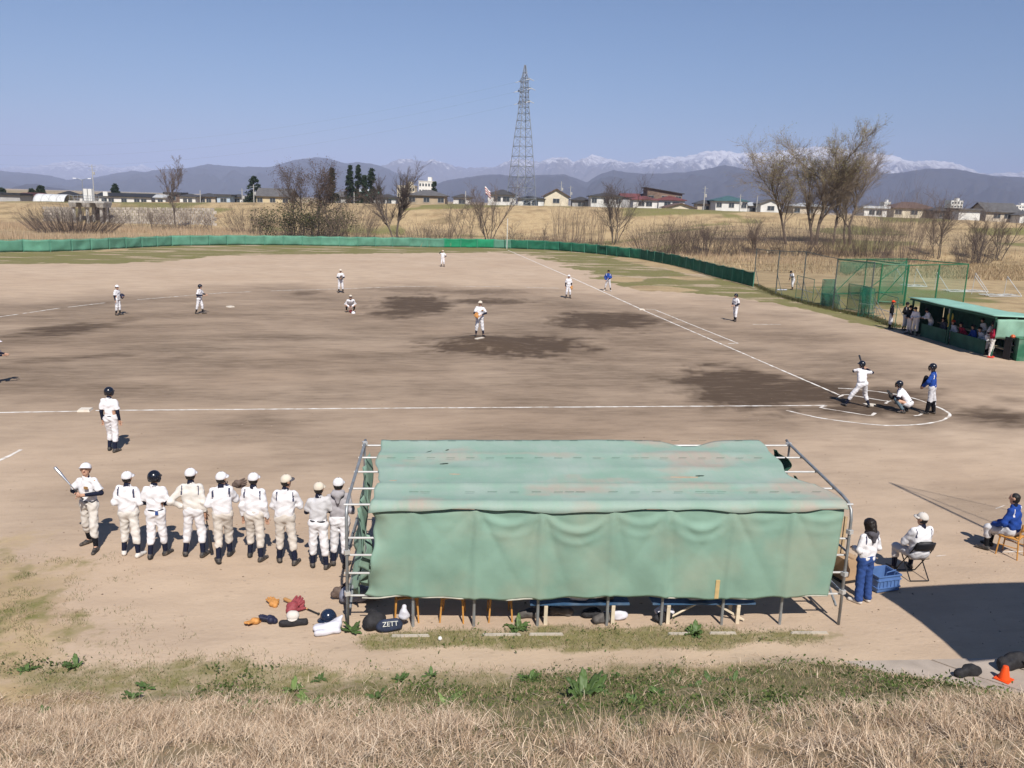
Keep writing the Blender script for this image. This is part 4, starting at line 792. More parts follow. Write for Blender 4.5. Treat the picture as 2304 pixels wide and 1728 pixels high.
for (ua, ub, va, vb, rows, colsn, lab) in [(96, 168, 474, 498, 5, 9, 'stone block revetment left of the sluice'), (243, 488, 473, 499, 6, 24, 'stone block revetment right of the sluice')]:
    rv = thing('stone_revetment', lab, 'revetment', (0, 0, 0), 0, 'revetments beside the sluice'); rs = np.random.default_rng(int(ua))
    for r in range(rows):
        for c_ in range(colsn):
            def q(a, k): 
                u = ua+(ub-ua)*a; v = va+(vb-va)*k; d = 186-11*k; p = dp(u, v, d); p[2] = zg(p[0], p[1])+.1+rs.uniform(0, .12); return p
            e = .06; a0, a1 = (c_+e+.5*(r % 2))/(colsn+.5), (c_+1-e+.5*(r % 2))/(colsn+.5); k0, k1 = (r+e)/rows, (r+1-e)/rows
            T = [q(a0, k1), q(a1, k1), q(a1, k0), q(a0, k0)]; T += [t_-np.array([0, 0, .5]) for t_ in T]
            obj('block', T, [(0, 1, 2, 3), (0, 4, 5, 1), (1, 5, 6, 2), (2, 6, 7, 3), (3, 7, 4, 0)], REV, rv)
# ================================================================== outfield fence, nets, far dugout, near tent
PIPE = mat('galvanised_pipe', (.30, .32, .335), .45, .15, 8, metal=.45, spec=.5, dirt=(.22, .18, .15), dirt_amt=.5, dscale=6); PIPE_L = mat('bright_pipe', (.62, .61, .59), .4, .1, 8, metal=.4)
FN = [mat('fence_net_faded', (.12, .30, .21), .9, .18, 1.2, .3, 14, dirt=(.14, .33, .24), dirt_amt=.5, dscale=.7, alpha=.93, trans=.15, per_object=.12), mat('fence_net_bright', (.02, .27, .13), .85, .15, 1.2, .3, 14, alpha=.96, trans=.12, per_object=.1), mat('fence_net_dark', (.018, .14, .08), .9, .2, 1.2, .3, 14, dirt=(.05, .2, .12), dirt_amt=.5, dscale=.8, alpha=.93, trans=.1, per_object=.15)]
fence = thing('outfield_fence', 'long curved green net fence round the outfield', 'fence')
fp = np.array(FENCE); fl = np.concatenate([[0], np.cumsum(np.linalg.norm(np.diff(fp, axis=0), axis=1))]); NPN = 58; fs = np.linspace(0, fl[-1], NPN+1)
fx = np.stack([np.interp(fs, fl, fp[:, k]) for k in (0, 1)], -1); post0 = None; rs = np.random.default_rng(4)
for i in range(NPN+1):
    loc = (fx[i, 0], fx[i, 1], float(zg(*fx[i])))
    if post0 is None: post0 = MB().tube([(0, 0, -.1), (0, 0, 1.42)], .035, 6).build('post', mat('post_green', (.10, .30, .21), .6, .2), fence); post0.location = loc
    else: share(post0, 'post', fence, loc, (rs.normal(0, .02), rs.normal(0, .02), 0))
for i in range(NPN):
    a, b = fx[i], fx[i+1]; L = np.linalg.norm(b-a); t = (b-a)/L; nrm = np.array([-t[1], t[0]]); V = []
    sag = rs.uniform(.02, .10); ph = rs.uniform(0, 6); fold = rs.uniform(.02, .07); drag = rs.uniform(-.5, .5)
    for p in range(13):
        for q in range(7):
            s = p/12; k = q/6; z = .04+k*(1.33-sag*math.sin(PI*s)*k)
            o = fold*math.sin(9*(s+drag*(1-k))+ph)*math.sin(PI*min(1, k+.25))*math.sin(PI*s)+.10*math.sin(PI*k)*math.sin(PI*s)*math.sin(ph)
            xy = a+t*L*s+nrm*o; V.append((xy[0], xy[1], z+float(zg(xy[0], xy[1]))))
    V, F = sheet(V, 13, 7, .012); u_mid = project(np.array([(a[0]+b[0])/2, (a[1]+b[1])/2, .7]))[0]
    m_ = FN[0] if u_mid < 1010 else (FN[1] if u_mid < 1110 else (FN[0] if u_mid < 1190 and i % 2 else FN[2]))
    obj('net_panel', V, F, m_, fence, smooth=True)
    MB().tube([(a[0], a[1], 1.38), (b[0], b[1], 1.38-sag*.2)], .02, 5).build('top_rail', MATS['post_green'], fence)
for k in (41, 46): m = MB(); c = fx[k]; m.tube([(c[0]-.35, c[1]+.1, 1.15), (c[0]+.5, c[1]-.35, .75)], .03, 6)
# foul pole
b = gp(1140, 560); o = MB().tube([(0, 0, 0), (0, 0, 4.6)], .055, 8).build('foul_pole', mat('pole_white', (.68, .66, .62), .6, .1)); o.location = (b[0], b[1]-.15, 0); tag(o, 'thin pale foul pole at the end of the long chalk line', 'pole')
# ---- tall see-through net beside the bullpen
NETM = mat('fine_net', (.20, .22, .20), .9, .1, alpha=.055); NETG = mat('green_net', (.02, .19, .11), .9, .2, 1.5, alpha=.27, per_object=.1); NETD = mat('dense_green_net', (.018, .13, .08), .9, .3, 1.5, alpha=.5); NETC = mat('cage_net', (.025, .25, .14), .9, .3, .7, alpha=.11)
DPOLE = mat('dark_pole', (.10, .12, .115), .6, .2, metal=.3); GFRAME = mat('green_frame', (.022, .145, .065), .5, .15, 5, spec=.4); GDARK = mat('dark_green_frame', (.05, .15, .10), .6, .15)
tn = thing('tall_net', 'tall thin-post net along the bullpen beside the right-field line', 'net'); TP = [(17.47, 47.7, 3.4), (15.38, 38.8, 3.7), (14.97, 33.5, 3.95), (14.85, 28.6, 3.75), (15.5, 25.0, 3.75)]
for x, y, h in TP: MB().tube([(x, y, -.1), (x, y, h)], .045, 7).build('post', DPOLE, tn)
for i in range(4):
    (x0, y0, h0), (x1, y1, h1) = TP[i], TP[i+1]
    MB().tube([(x0, y0, h0-.02), ((x0+x1)/2, (y0+y1)/2, (h0+h1)/2-.06), (x1, y1, h1-.02)], .025, 5).build('top_cable', DPOLE, tn)
    V = [(x0+(x1-x0)*s+.06*math.sin(5*s+k), y0+(y1-y0)*s, .02+(h0+(h1-h0)*s-.04)*k) for s in np.linspace(0, 1, 9) for k in np.linspace(0, 1, 5)]
    V, F = sheet(V, 9, 5, .004); obj('net_panel', V, F, NETM, tn)
    MB().tube([(x0, y0, 1.7), (x0+(x1-x0)*.22, y0+(y1-y0)*.22-.2, .05)], .025, 5).build('stay', DPOLE, tn)
# ---- big bright green batting cage
C1, C2, C4 = np.array([20.76, 32.27]), np.array([22.53, 31.56]), np.array([29.77, 34.37]); C3 = np.array([26.2, 33.0]); B1, B2 = np.array([20.0, 37.5]), np.array([28.0, 40.0]); BM = np.array([23.2, 38.4])
cg = thing('batting_cage', 'large bright green framed batting cage behind the far dugout', 'batting cage'); HC = 3.1
for n_, p, r in (('post', C1, .06), ('post', C2, .075), ('post', C3, .06), ('post', C4, .05), ('post', B1, .05), ('post', BM, .04), ('post', B2, .05)): MB().tube([(p[0], p[1], 0), (p[0], p[1], HC+.1)], r, 7).build(n_, GFRAME, cg)
for a, b in ((C1, C2), (C2, C3), (C3, C4), (B1, BM), (BM, B2), (C1, B1), (C4, B2), (C2, BM)): MB().tube([(a[0], a[1], HC+.05), (b[0], b[1], HC+.05)], .045, 6).build('top_rail', GFRAME, cg); 
for a, b in ((C1, C2), (B1, BM), (BM, B2)): MB().tube([(a[0], a[1], .25), (b[0], b[1], .25)], .04, 6).build('bottom_rail', GFRAME, cg); MB().tube([(a[0], a[1], .3), (b[0], b[1], HC-.1)], .035, 6).build('brace', GFRAME, cg)
for a, b, mm in ((C1, C2, NETG), (C2, C3, NETC), (C3, C4, NETC), (B1, BM, NETC), (BM, B2, NETC), (C1, B1, NETC)):
    V = [(a[0]+(b[0]-a[0])*s, a[1]+(b[1]-a[1])*s+.15*math.sin(4*s+k*2), .1+HC*k-.1*math.sin(PI*s)*k) for s in np.linspace(0, 1, 9) for k in np.linspace(0, 1, 5)]
    V, F = sheet(V, 9, 5, .004); obj('net_panel', V, F, mm, cg)
V = []
for s in np.linspace(0, 1, 11):
    for k in np.linspace(0, 1, 4): a = B1+(B2-B1)*s; V.append((a[0]+.2, a[1]-.1, HC-.15-k*(.75+.35*math.sin(s*5+1))*(.8+.2*math.sin(s*13))))
V, F = sheet(V, 11, 4, .01); obj('bunched_net', V, F, NETG, cg)
# ---- small practice screens standing along the net
def screen(p, q, h, label, net, back=.9):
    p = np.array(p, float); q = np.array(q, float); c = (p+q)/2; L = np.linalg.norm(q-p); a = math.atan2(q[1]-p[1], q[0]-p[0]); o = thing('practice_screen', label, 'screen', (c[0], c[1], 0), a, 'practice screens by the tall net')
    for s in (-1, 1): MB().tube([(s*L/2, 0, 0), (s*L/2, 0, h)], .025, 6).build('upright', GDARK, o); MB().tube([(s*L/2, 0, h*.75), (s*L/2, back, .02)], .02, 6).build('stay', PIPE, o); MB().tube([(s*L/2, 0, .03), (s*L/2, back, .03)], .02, 6).build('foot', GDARK, o)
    for z in (h, h*.45, .05): MB().tube([(-L/2, 0, z), (L/2, 0, z)], .022, 6).build('rail', GDARK if z != h*.45 else PIPE_L, o)
    V = [(-L/2+L*s, -.05-.10*math.sin(PI*k)*math.sin(PI*s)+.05*math.sin(11*s+4*k), .04+(h-.05)*k) for s in np.linspace(0, 1, 13) for k in np.linspace(0, 1, 6)]; V, F = sheet(V, 13, 6, .004); obj('net', V, F, net, o)
for p, q, h, lab, nt_ in [((15.9, 36.3), (15.35, 32.5), 1.85, 'low see-through screen beside the bent-over player', NETM), ((15.2, 31.0), (16.3, 31.2), 2.0, 'narrow screen with thick dark green net', NETD), ((15.05, 30.6), (15.5, 28.9), 1.0, 'low screen with dark green net bunched at its foot', NETD), ((16.2, 29.0), (16.35, 26.9), 1.9, 'screen with pale middle bar in the middle of the row', NETG), ((15.9, 26.6), (15.7, 25.4), 1.95, 'screen with dark net folded to one side', NETD), ((14.7, 25.0), (15.25, 24.2), 2.0, 'screen with pale middle bar and sagging net', NETG), ((14.97, 23.6), (14.25, 20.0), 1.85, 'wide screen frame next to the player in the red cap', NETM)]: screen(p, q, h, lab, nt_)
# ---- white goal frames lying on the bullpen grass
GOAL = mat('goal_white', (.50, .50, .49), .5, .08)
def goal(u, v, w, rz, label):
    p = gp(u, v); o = thing('goal_frame', label, 'goal', (p[0], p[1], 0), rz, 'goal frames on the bullpen grass')
    MB().tube([(-w/2, 0, .06), (w/2, 0, .06)], .04, 7).build('crossbar', GOAL, o)
    for s in (-1, 1): MB().tube([(s*w/2, 0, .06), (s*w/2-.3, 1.6, 1.7)], .03, 7).build('side_post', GOAL, o); MB().tube([(s*w/2-.3, 1.6, 1.7), (s*w/2-.3, 1.7, .05)], .025, 7).build('stay', GOAL, o)
    V = [(-w/2+w*s, .3+1.0*k+.1*math.sin(9*s), .06+.12*math.sin(7*s+5*k)**2) for s in np.linspace(0, 1, 11) for k in np.linspace(0, 1, 5)]; V, F = sheet(V, 11, 5, .01); obj('fallen_net', V, F, mat('white_net', (.6, .6, .58), .9, .2, 3, alpha=.35), o)
goal(2180, 658, 4.2, .05, 'white goal frame fallen on its face beside the batting cage'); goal(2262, 668, 3.6, .1, 'white goal frame lying at the right edge of the bullpen'); goal(2063, 646, 2.2, .0, 'small white frame and net lying inside the cage')
b = gp(1760, 654); o = MB(); [o.tube([(-.5+i*.25, .05*i, .05), (-.25+i*.25, .1, .09)], .05, 7) for i in range(4)]; o = o.build('equipment_heap', mat('heap_blue_white', (.45, .47, .55), .8, .5, 9)); o.location = (b[0], b[1], 0); tag(o, 'small blue and white heap on the grass beside the bent-over player', 'equipment')

# ---- far dugout
GP_D = mat('dugout_green', (.022, .085, .055), .8, .25, 2, .2, 9, dirt=(.05, .12, .085), dirt_amt=.5, dscale=1.5); GP_L = mat('dugout_roof_green', (.23, .42, .34), .7, .12, 1.5, .2, 6, dirt=(.3, .5, .42), dirt_amt=.5, dscale=1.0); GP_T = mat('dugout_tarp', (.22, .38, .29), .8, .12, 2, .25, 8)
fd_a = np.array([12.72, 9.35]); fd_b = np.array([13.55, 17.4]); L = float(np.linalg.norm(fd_b-fd_a)); fa = math.atan2(fd_b[1]-fd_a[1], fd_b[0]-fd_a[0])
fd = thing('team_dugout', 'dark green wooden dugout with pale green roof on the far side', 'dugout', (fd_a[0], fd_a[1], 0), fa)     # local +x runs away along the front, -y is towards the back
V = []
for i in range(25):
    for k in range(7):
        s = i/24; q = k/6; V.append((-.15+(L+.35)*s, .30-2.3*q, 2.16-.05*q+.012*math.sin(s*22)*math.sin(PI*q)+.015*math.sin(s*9)*(1-q)+.06*(s < .28)*math.sin(PI*s/.28)*q))
V, F = sheet(V, 25, 7, .03); obj('roof', V, F[:, ::-1], GP_L, fd, smooth=True)
for y, z in ((.16, 2.06), (-.9, 2.04), (-1.85, 2.02)): MB().box((L/2, y, z), (L+.2, .09, .10)).build('roof_beam', GP_D, fd)
for x in (.05, L*.5, L-.05): MB().box((x, .05, 1.0), (.09, .09, 2.02)).build('post', GP_D, fd)
for i in range(16): MB().box((L*(i+.5)/16, -1.95, 1.0), (L/16-.012, .04, 2.0)).build('back_board', GP_D, fd)
for i in range(5): MB().box((L+.02, -.55-i*.3, 1.0), (.04, .29, 2.0)).build('end_board', GP_D, fd)
MB().box((5.8, -.12, .38), (2.6, .05, .76)).build('front_panel', GP_D, fd); MB().box((2.5, -.12, .38), (3.2, .05, .76)).build('front_panel', GP_D, fd)
V = [(-.12-.08*math.sin(PI*k)*math.sin(7*s)-.05*math.sin(12*s+3*k), .1-1.9*s, 2.0-.98*k) for s in np.linspace(0, 1, 21) for k in np.linspace(0, 1, 9)]; V, F = sheet(V, 21, 9, .01); obj('end_tarp', V, F, GP_T, fd, smooth=True)
for j, (y, z) in enumerate(((-.85, .42), (-1.6, .75))): MB().box((L/2, y, z), (L-.6, .32, .05)).build('bench', mat('bench_wood', (.50, .40, .26), .8, .2, 3), fd)
yel = thing('yellow_towel', 'yellow cloth hanging from the middle post of the far dugout', 'towel', tuple(fd.location), fa); V = [(L*.5+.02+.10*math.sin(6*k)*s, .1+.12*s-.06, 1.75-.75*k) for s in np.linspace(-1, 1, 6) for k in np.linspace(0, 1, 7)]; V, F = sheet(V, 6, 7, .02); obj('cloth', V, F, mat('yellow_cloth', (.55, .45, .10), .9, .15), yel, smooth=True)
hk = thing('white_tag', 'small white cloth hanging inside the far dugout', 'cloth', tuple(fd.location), fa); V = [(L*.78+.05*s, -1.2, 1.75-.45*k+.05*s*math.sin(8*k)) for s in np.linspace(-1, 1, 4) for k in np.linspace(0, 1, 6)]; V, F = sheet(V, 4, 6, .02); obj('strip', V, F, mat('white_cloth', (.72, .72, .72), .9, .1), hk)
sh = thing('helmet_rack', 'black open rack with shelves at the near end of the far dugout', 'rack', (13.42, 9.0, 0), fa-PI/2+.25); sh.scale = (.72, .8, .95)
BLK = mat('black_paint', (.02, .02, .022), .6, .2)
for z in (.05, .42, .78, 1.15): MB().box((.0, 0, z), (.7, .5, .04)).build('shelf', BLK, sh)
for x in (-.34, .34): MB().box((x, 0, .6), (.04, .5, 1.2)).build('side_panel', BLK, sh)
MB().box((0, .24, .6), (.66, .03, 1.2)).build('back_panel', BLK, sh)
gb = thing('green_cabinet', 'green cabinet at the right edge beside the black rack', 'cabinet', (13.85, 8.75, 0), fa-PI/2-.05); MB().box((0, 0, .56), (.8, .55, 1.12)).build('body', mat('cabinet_green', (.035, .15, .085), .7, .25, 2, dirt=(.2, .25, .2), dirt_amt=.6, dscale=2), gb); MB().box((0, 0, 1.14), (.86, .6, .05)).build('top', MATS['cabinet_green'], gb); MB().box((.25, -.29, .7), (.03, .03, .15)).build('handle', PIPE, gb)

# ---- near tent dugout of pipes and green tarpaulin
TL = np.array([-18.53, -15.08]); TR = np.array([-10.12, -15.83]); tl_len = float(np.linalg.norm(TR-TL)); ta = math.atan2(TR[1]-TL[1], TR[0]-TL[0])
tent = thing('tarpaulin_dugout', 'long dugout tent of steel pipes covered with worn green tarpaulin', 'tent', (TL[0], TL[1], 0), ta)          # local +x to the right, +y towards the field
TD = 2.85
def eave(x): return 2.13+.04*x/tl_len
def frontz(x): return 2.36+.08*x/tl_len
def rafter(x): return [(x, 0, -.1), (x, 0, eave(x)-.22), (x, .04, eave(x)-.08), (x, .16, eave(x)+.02), (x, .4, eave(x)+.06), (x, TD, frontz(x)), (x, TD+.12, frontz(x)+.03)]
for x in (0.0, tl_len): MB().tube(rafter(x), .027, 8).build('frame_pipe', PIPE, tent, True)
for x in (0.0, tl_len): MB().tube([(x, TD-.05, 0), (x, TD-.05, frontz(x))], .024, 8).build('front_post', PIPE, tent)
for x in (1.08, 2.10, 3.18, 4.37, 5.31, 6.37, 7.40): MB().tube([(x, .02, -.05), (x, .02, eave(x)-.05)], .026, 8).build('back_post', PIPE, tent)
for x in (2.8, 5.6): MB().tube([(x, TD-.05, 0), (x, TD-.05, frontz(x))], .024, 8).build('front_post', PIPE, tent)
def roof_z(x, y): return eave(x)+.04+(frontz(x)-eave(x)-.04)*y/TD
for y, z, e in ((.05, .60, 0), (.05, 1.0, 0), (.05, 1.32, 0), (.05, 1.62, 0), (.1, None, 0), (.75, None, 0), (1.5, None, 0), (2.2, None, 0), (TD, None, 0)):
    P = [(-.05, y, (z if z else roof_z(0, y))-.045), (tl_len+.05, y, (z if z else roof_z(tl_len, y))-.045)]
    MB().tube(P, .019, 8).build('purlin', PIPE_L, tent)
for x in (0.0, tl_len):
    for k, z in enumerate((.6, 1.35)): MB().tube([(x, 0, z), (x, TD-.05, z)], .02, 7).build('end_rail', PIPE, tent)
    MB().tube([(x+.02, .2, .25), (x+.02, TD-.3, 1.7)], .022, 7).build('end_brace', PIPE, tent)
for x, y, z in ((0, 0, 1.35), (0, 0, .62), (tl_len, 0, 1.72), (tl_len, 0, .95), (tl_len, TD, 2.42), (0, TD, 2.36), (tl_len, 0, .62)): MB().box((x, y, z), (.085, .085, .07), .4).build('clamp', PIPE_L, tent)
TARP_B = mat('tarp_wall', (.212, .338, .268), .75, .12, 1.5, .45, 3.5, dirt=(.31, .34, .26), dirt_amt=.6, dscale=1.1, trans=.04); 
def roof_tarp_material():
    m, n, l, b, o = _nt('tarp_roof')
    tc = n.new('ShaderNodeTexCoord')
    def noise(sc, st, det=6):
        mp = n.new('ShaderNodeMapping'); mp.inputs['Scale'].default_value = st; l.new(tc.outputs['Object'], mp.inputs['Vector']); z = n.new('ShaderNodeTexNoise'); z.inputs['Scale'].default_value = sc; z.inputs['Detail'].default_value = det; l.new(mp.outputs[0], z.inputs['Vector']); return z.outputs['Fac']
    def mx(f, a0, a1, hi, A, B):
        r = n.new('ShaderNodeMapRange'); r.inputs['From Min'].default_value = a0; r.inputs['From Max'].default_value = a1; r.inputs['To Max'].default_value = hi; l.new(f, r.inputs['Value'])
        x = n.new('ShaderNodeMix'); x.data_type = 'RGBA'; l.new(r.outputs[0], x.inputs['Factor'])
        for k, c in ((6, A), (7, B)):
            if isinstance(c, tuple): x.inputs[k].default_value = rgba(c)
            else: l.new(c, x.inputs[k])
        return x.outputs[2]
    c = mx(noise(.9, (1, 1.5, 1)), .35, .65, 1.0, (.225, .335, .272), (.30, .38, .332))
    c = mx(noise(1.0, (.55, 1.1, 1), 4), 0.52, .64, .85, c, (.37, .31, .26))
    c = mx(noise(2.5, (4, .6, 1)), .5, .72, .35, c, (.21, .36, .27)); c = mx(noise(30, (1, 1, 1), 2), .62, .75, .3, c, (.4, .42, .36))
    l.new(c, b.inputs['Base Color']); b.inputs['Roughness'].default_value = .7; b.inputs['Specular IOR Level'].default_value = .25
    bp = n.new('ShaderNodeBump'); bp.inputs['Strength'].default_value = .35; bp.inputs['Distance'].default_value = .03; l.new(noise(3.2, (1.6, .8, 1)), bp.inputs['Height']); l.new(bp.outputs[0], b.inputs['Normal']); return m
TARP_R = roof_tarp_material()
posts_x = [.0, 1.08, 2.10, 3.18, 4.37, 5.31, 6.37, 7.40, tl_len]
NU, NV = 190, 44; U_ = np.linspace(0, 1, NU)[:, None]*np.ones((1, NV)); V_ = np.linspace(0, 1, NV)[None]*np.ones((NU, 1))     # V_: 0 at the hem, 1 at the eave
left_edge = .42+.035*np.sin(V_*9+.5)+.02*np.sin(V_*23)-.16*(1-V_)**3+.06*np.exp(-((V_-.5)/.15)**2); Xb = left_edge+(8.28-.12*(1-V_)-left_edge)*U_
zt = eave(Xb)-.03; zb = .56+.025*np.sin(Xb*1.7)+.012*np.sin(Xb*9); Zb = zb+(zt-zb)*V_
ip = np.clip(np.searchsorted(posts_x, Xb.ravel())-1, 0, len(posts_x)-2).reshape(Xb.shape); px0 = np.array(posts_x)[ip]; px1 = np.array(posts_x)[ip+1]; s_ = (Xb-px0)/(px1-px0); below = (zt-Zb)
hsh = np.array([.15, .2, .75, 1.15, .7, 1.0, .45, .55, .3])[ip]
sw = np.sin(PI*np.clip(s_, 0, 1)); depth_ = below-.30*hsh*sw**.8-.03
Yb = -.045-.042*hsh*sw*np.exp(-np.abs(depth_/.07)**1.5)-.02*hsh*sw*np.exp(-np.abs((depth_-.2)/.06)**1.5)+.012*sw*np.exp(-((depth_+.10)/.05)**2)
for kx, k in enumerate(posts_x[1:-1]):
    th = np.arctan2(Xb-k, below+.06); rr_ = np.hypot(Xb-k, below+.06); w = np.exp(-(th/.75)**2)*sstep(.05, .25, rr_)
    Yb += -.052*np.abs(np.sin(th*(4.2+kx % 3*.8)+.7*kx))**.8*w*np.exp(-rr_*.25)*(.5+.5*((kx*5) % 7)/6)-.03*np.exp(-((Xb-k)/.06)**2)
_f = Xb*2.2+Zb*1.1; Yb += .020*np.abs(fbm(_f, Zb*.6-Xb*.3, oct=3, seed=75)-.5)+.018*(fbm(Xb*1.6, Zb*1.6, seed=71)-.5)+.05*(fbm(Xb*.5, Zb*.5, seed=72)-.5)-.05*np.sin(PI*V_)*sw*.7
Yb += .09*np.exp(-(U_/.02)**2)*np.sin(V_*9+1)
V, F = sheet(np.stack([Xb, Yb, Zb], -1), NU, NV, .008); obj('wall_tarp', V, F[:, ::-1], TARP_B, tent, smooth=True)
MB().tube([(x, -.065-.02*math.sin(x*5), .56+.025*math.sin(x*1.7)+.012*math.sin(x*9)) for x in np.linspace(.25, 8.15, 60)], .013, 6).build('hem_rope', mat('hem_pale', (.42, .40, .34), .9, .2), tent)
NU, NV = 180, 46; U_ = np.linspace(0, 1, NU)[:, None]*np.ones((1, NV)); V_ = np.linspace(0, 1, NV)[None]*np.ones((NU, 1))     # V_: 0 hem over the eave, 1 at the field side
right = 8.32-.52*sstep(.1, 1, V_)+.10*np.sin(V_*9)*V_-.34*np.exp(-((V_-.42)/.16)**2)-.10*np.exp(-((V_-.78)/.1)**2); left = .36+.05*np.sin(V_*6)+.03*np.sin(V_*17)+.08*np.exp(-((V_-.32)/.05)**2)
Xr = left+(right-left)*U_; fl_ = .10/(TD+.1); yy = np.maximum(0, (V_-fl_)/(1-fl_))*(TD+.08)
dip = .30*np.exp(-((Xr-6.35)/.45)**2)*sstep(.9, 1.0, V_); Yr = yy-dip-.02
purl = np.array([.1, .75, 1.5, 2.2, TD]); pi_ = np.clip(np.searchsorted(purl, Yr.ravel())-1, 0, 3).reshape(Yr.shape); fr = np.clip((Yr-purl[pi_])/(purl[pi_+1]-purl[pi_]), 0, 1)
Zr = eave(Xr)+.06+(frontz(Xr)-eave(Xr)-.02)*Yr/TD-.022*np.sin(PI*fr)*(1+.5*np.sin(Xr*1.3))+.016*np.exp(-(fr/.05)**2)+.03*(fbm(Xr*.9, Yr*.9, seed=81)-.5)+.016*np.abs(fbm(Xr*2.2+Yr*.8, Yr*.7, seed=82)-.5)*2
flap = np.clip((fl_-V_)/fl_, 0, 1); hem = .11+.03*np.sin(Xr*1.9+1)+.015*np.sin(Xr*6.1)
Yr = Yr-flap*(.075+.02*np.abs(np.sin(Xr*2.7+.6))); Zr = Zr-flap*hem
V, F = sheet(np.stack([Xr, Yr, Zr], -1), NU, NV, .008); roof_t = obj('roof_tarp', V, F[:, ::-1], TARP_R, tent, smooth=True)
CORD = mat('seam_cord', (.05, .10, .075), .9)
def _roof_at(x, y): return (x, y, float(eave(x)+.06+(frontz(x)-eave(x)-.02)*y/TD)+.018)
for y0, x0, x1, g in ((1.95, .5, 7.6, 3), (.42, .8, 8.1, 4), (2.84, .5, 7.7, 2)):
    xs = np.linspace(x0, x1, 40)
    for i in range(0, 39, 1):
        if math.sin(i*2.9+g)+.6*math.sin(i*7.7+g*3) > -.1: MB().tube([_roof_at(xs[i], y0+.01*math.sin(i*1.7)), _roof_at(xs[i]+(xs[1]-xs[0])*.85, y0+.01*math.sin(i*1.7+1))], .003, 5).build('seam_cord', CORD, roof_t)
TEAR_SHADE = mat('tear_hole_shade', (.03, .05, .04), .9); TEARP = mat('tear_edge', (.42, .30, .22), .9)  # dark slivers paint the shade seen inside the tears; no hole is cut
def rz(x, y): return float(roof_z(x, y)+.03)
for x, y, w, a, mm in [(.95, 2.1, .42, .02, TEARP), (1.55, 1.75, .16, .25, TEAR_SHADE), (1.6, 2.45, .08, .6, TEAR_SHADE), (.95, .82, .50, -.05, TEARP), (4.2, 2.5, .14, -.5, TEAR_SHADE), (.65, .95, .2, .2, TEARP), (1.75, 1.25, .2, -.05, TEARP), (5.85, 1.12, .5, .0, TEARP), (6.15, 1.18, .16, .05, TEAR_SHADE), (5.75, 2.35, .24, -.03, TEAR_SHADE), (2.9, 1.2, .1, 0, TEAR_SHADE), (1.2, 2.3, .3, .8, TEAR_SHADE)]:
    m = MB(); n_ = 9; pts = [(-w/2+w*i/(n_-1), .012*math.sin(PI*i/(n_-1))+.004*math.sin(i*2.3)) for i in range(n_)]; pts2 = [(-w/2+w*i/(n_-1), -.014*math.sin(PI*i/(n_-1))+.004*math.sin(i*1.7)) for i in range(n_)]
    ca, sa = math.cos(a), math.sin(a); P3 = [(x+p[0]*ca-p[1]*sa, y+p[0]*sa+p[1]*ca) for p in pts+pts2[::-1]]
    m.add([(p[0], p[1], rz(*p)-.012) for p in P3]+[(p[0], p[1], rz(*p)-.05) for p in P3], [tuple(range(2*n_))[::-1], tuple(range(2*n_, 4*n_))]+[(i, (i+1) % (2*n_), 2*n_+(i+1) % (2*n_), 2*n_+i) for i in range(2*n_)]); m.build('tear', mm, roof_t)
# loose curtains at the two ends
for x0, y0, y1, z0, z1, sd_, mm in ((.12, .35, 1.3, .35, 1.85, 1, TARP_B), (.10, 1.5, 2.5, .5, 2.25, 2, TARP_B), (8.15, 1.1, 1.75, 1.55, 2.12, 3, GP_D), (8.1, 1.9, 2.75, 1.85, 2.36, 4, GP_D), (.3, .15, .5, .55, 1.5, 5, TARP_B)):
    V = [(x0+.07*math.sin(13*s+sd_)*(.3+k)+.05*math.sin(5*k), y0+(y1-y0)*(s+.12*(1-k)*math.sin(6*s+sd_)), z1-(z1-z0)*k*(.75+.25*math.sin(4*s+sd_))) for s in np.linspace(0, 1, 21) for k in np.linspace(0, 1, 12)]
    V, F = sheet(V, 21, 12, .006); obj('end_curtain', V, F, mm, tent, smooth=True)
MB().box((6.2, -.10, .72), (.07, .025, .34), .0, 0, 1, .05).build('wooden_peg', mat('raw_wood', (.55, .40, .19), .8, .2, 6), tent)
kerb = thing('concrete_kerb', 'broken pale concrete kerb half buried in grass behind the tent', 'kerb', (TL[0], TL[1], 0), ta); KM = mat('kerb_concrete', (.46, .41, .35), .9, .15, 4, .2, 20)
for i in range(11):
    if i not in (0, 2, 5, 6, 9): MB().box((.3+i*.75, -.30+.01*math.sin(i*5), .012), (.55+.15*math.sin(i*7), .045, .04), .015*math.sin(i*3), 0, .9).build('kerb_stone', KM, kerb)
# ================================================================== people
SKIN = mat('skin', (.50, .29, .20), .6, .08, 8, spec=.35); HAIRM = mat('black_hair', (.012, .010, .010), .55, .3, 30, .3, 60, spec=.4); HAIRB = mat('brown_black_hair', (.011, .007, .006), .45, .4, 25, .4, 60, spec=.35)
def cloth(name, c, d=.12): return mat('cloth_'+name, c, .92, .05, 5, .35, 16, dirt=tuple(q*.8 for q in c), dirt_amt=d, dscale=3.5, spec=.1)
C_WHITE = cloth('white', (.71, .695, .72)); C_CREAM = cloth('cream', (.66, .625, .585)); C_OFF = cloth('offwhite', (.60, .56, .52), .4); C_BEIGE = cloth('beige', (.58, .53, .48), .3); C_NAVY = cloth('navy', (.014, .017, .035)); C_STRIPE = cloth('stripe_navy', (.05, .055, .10)); C_GREY = cloth('grey', (.36, .34, .36)); C_LGREY = cloth('pale_grey', (.55, .54, .56))
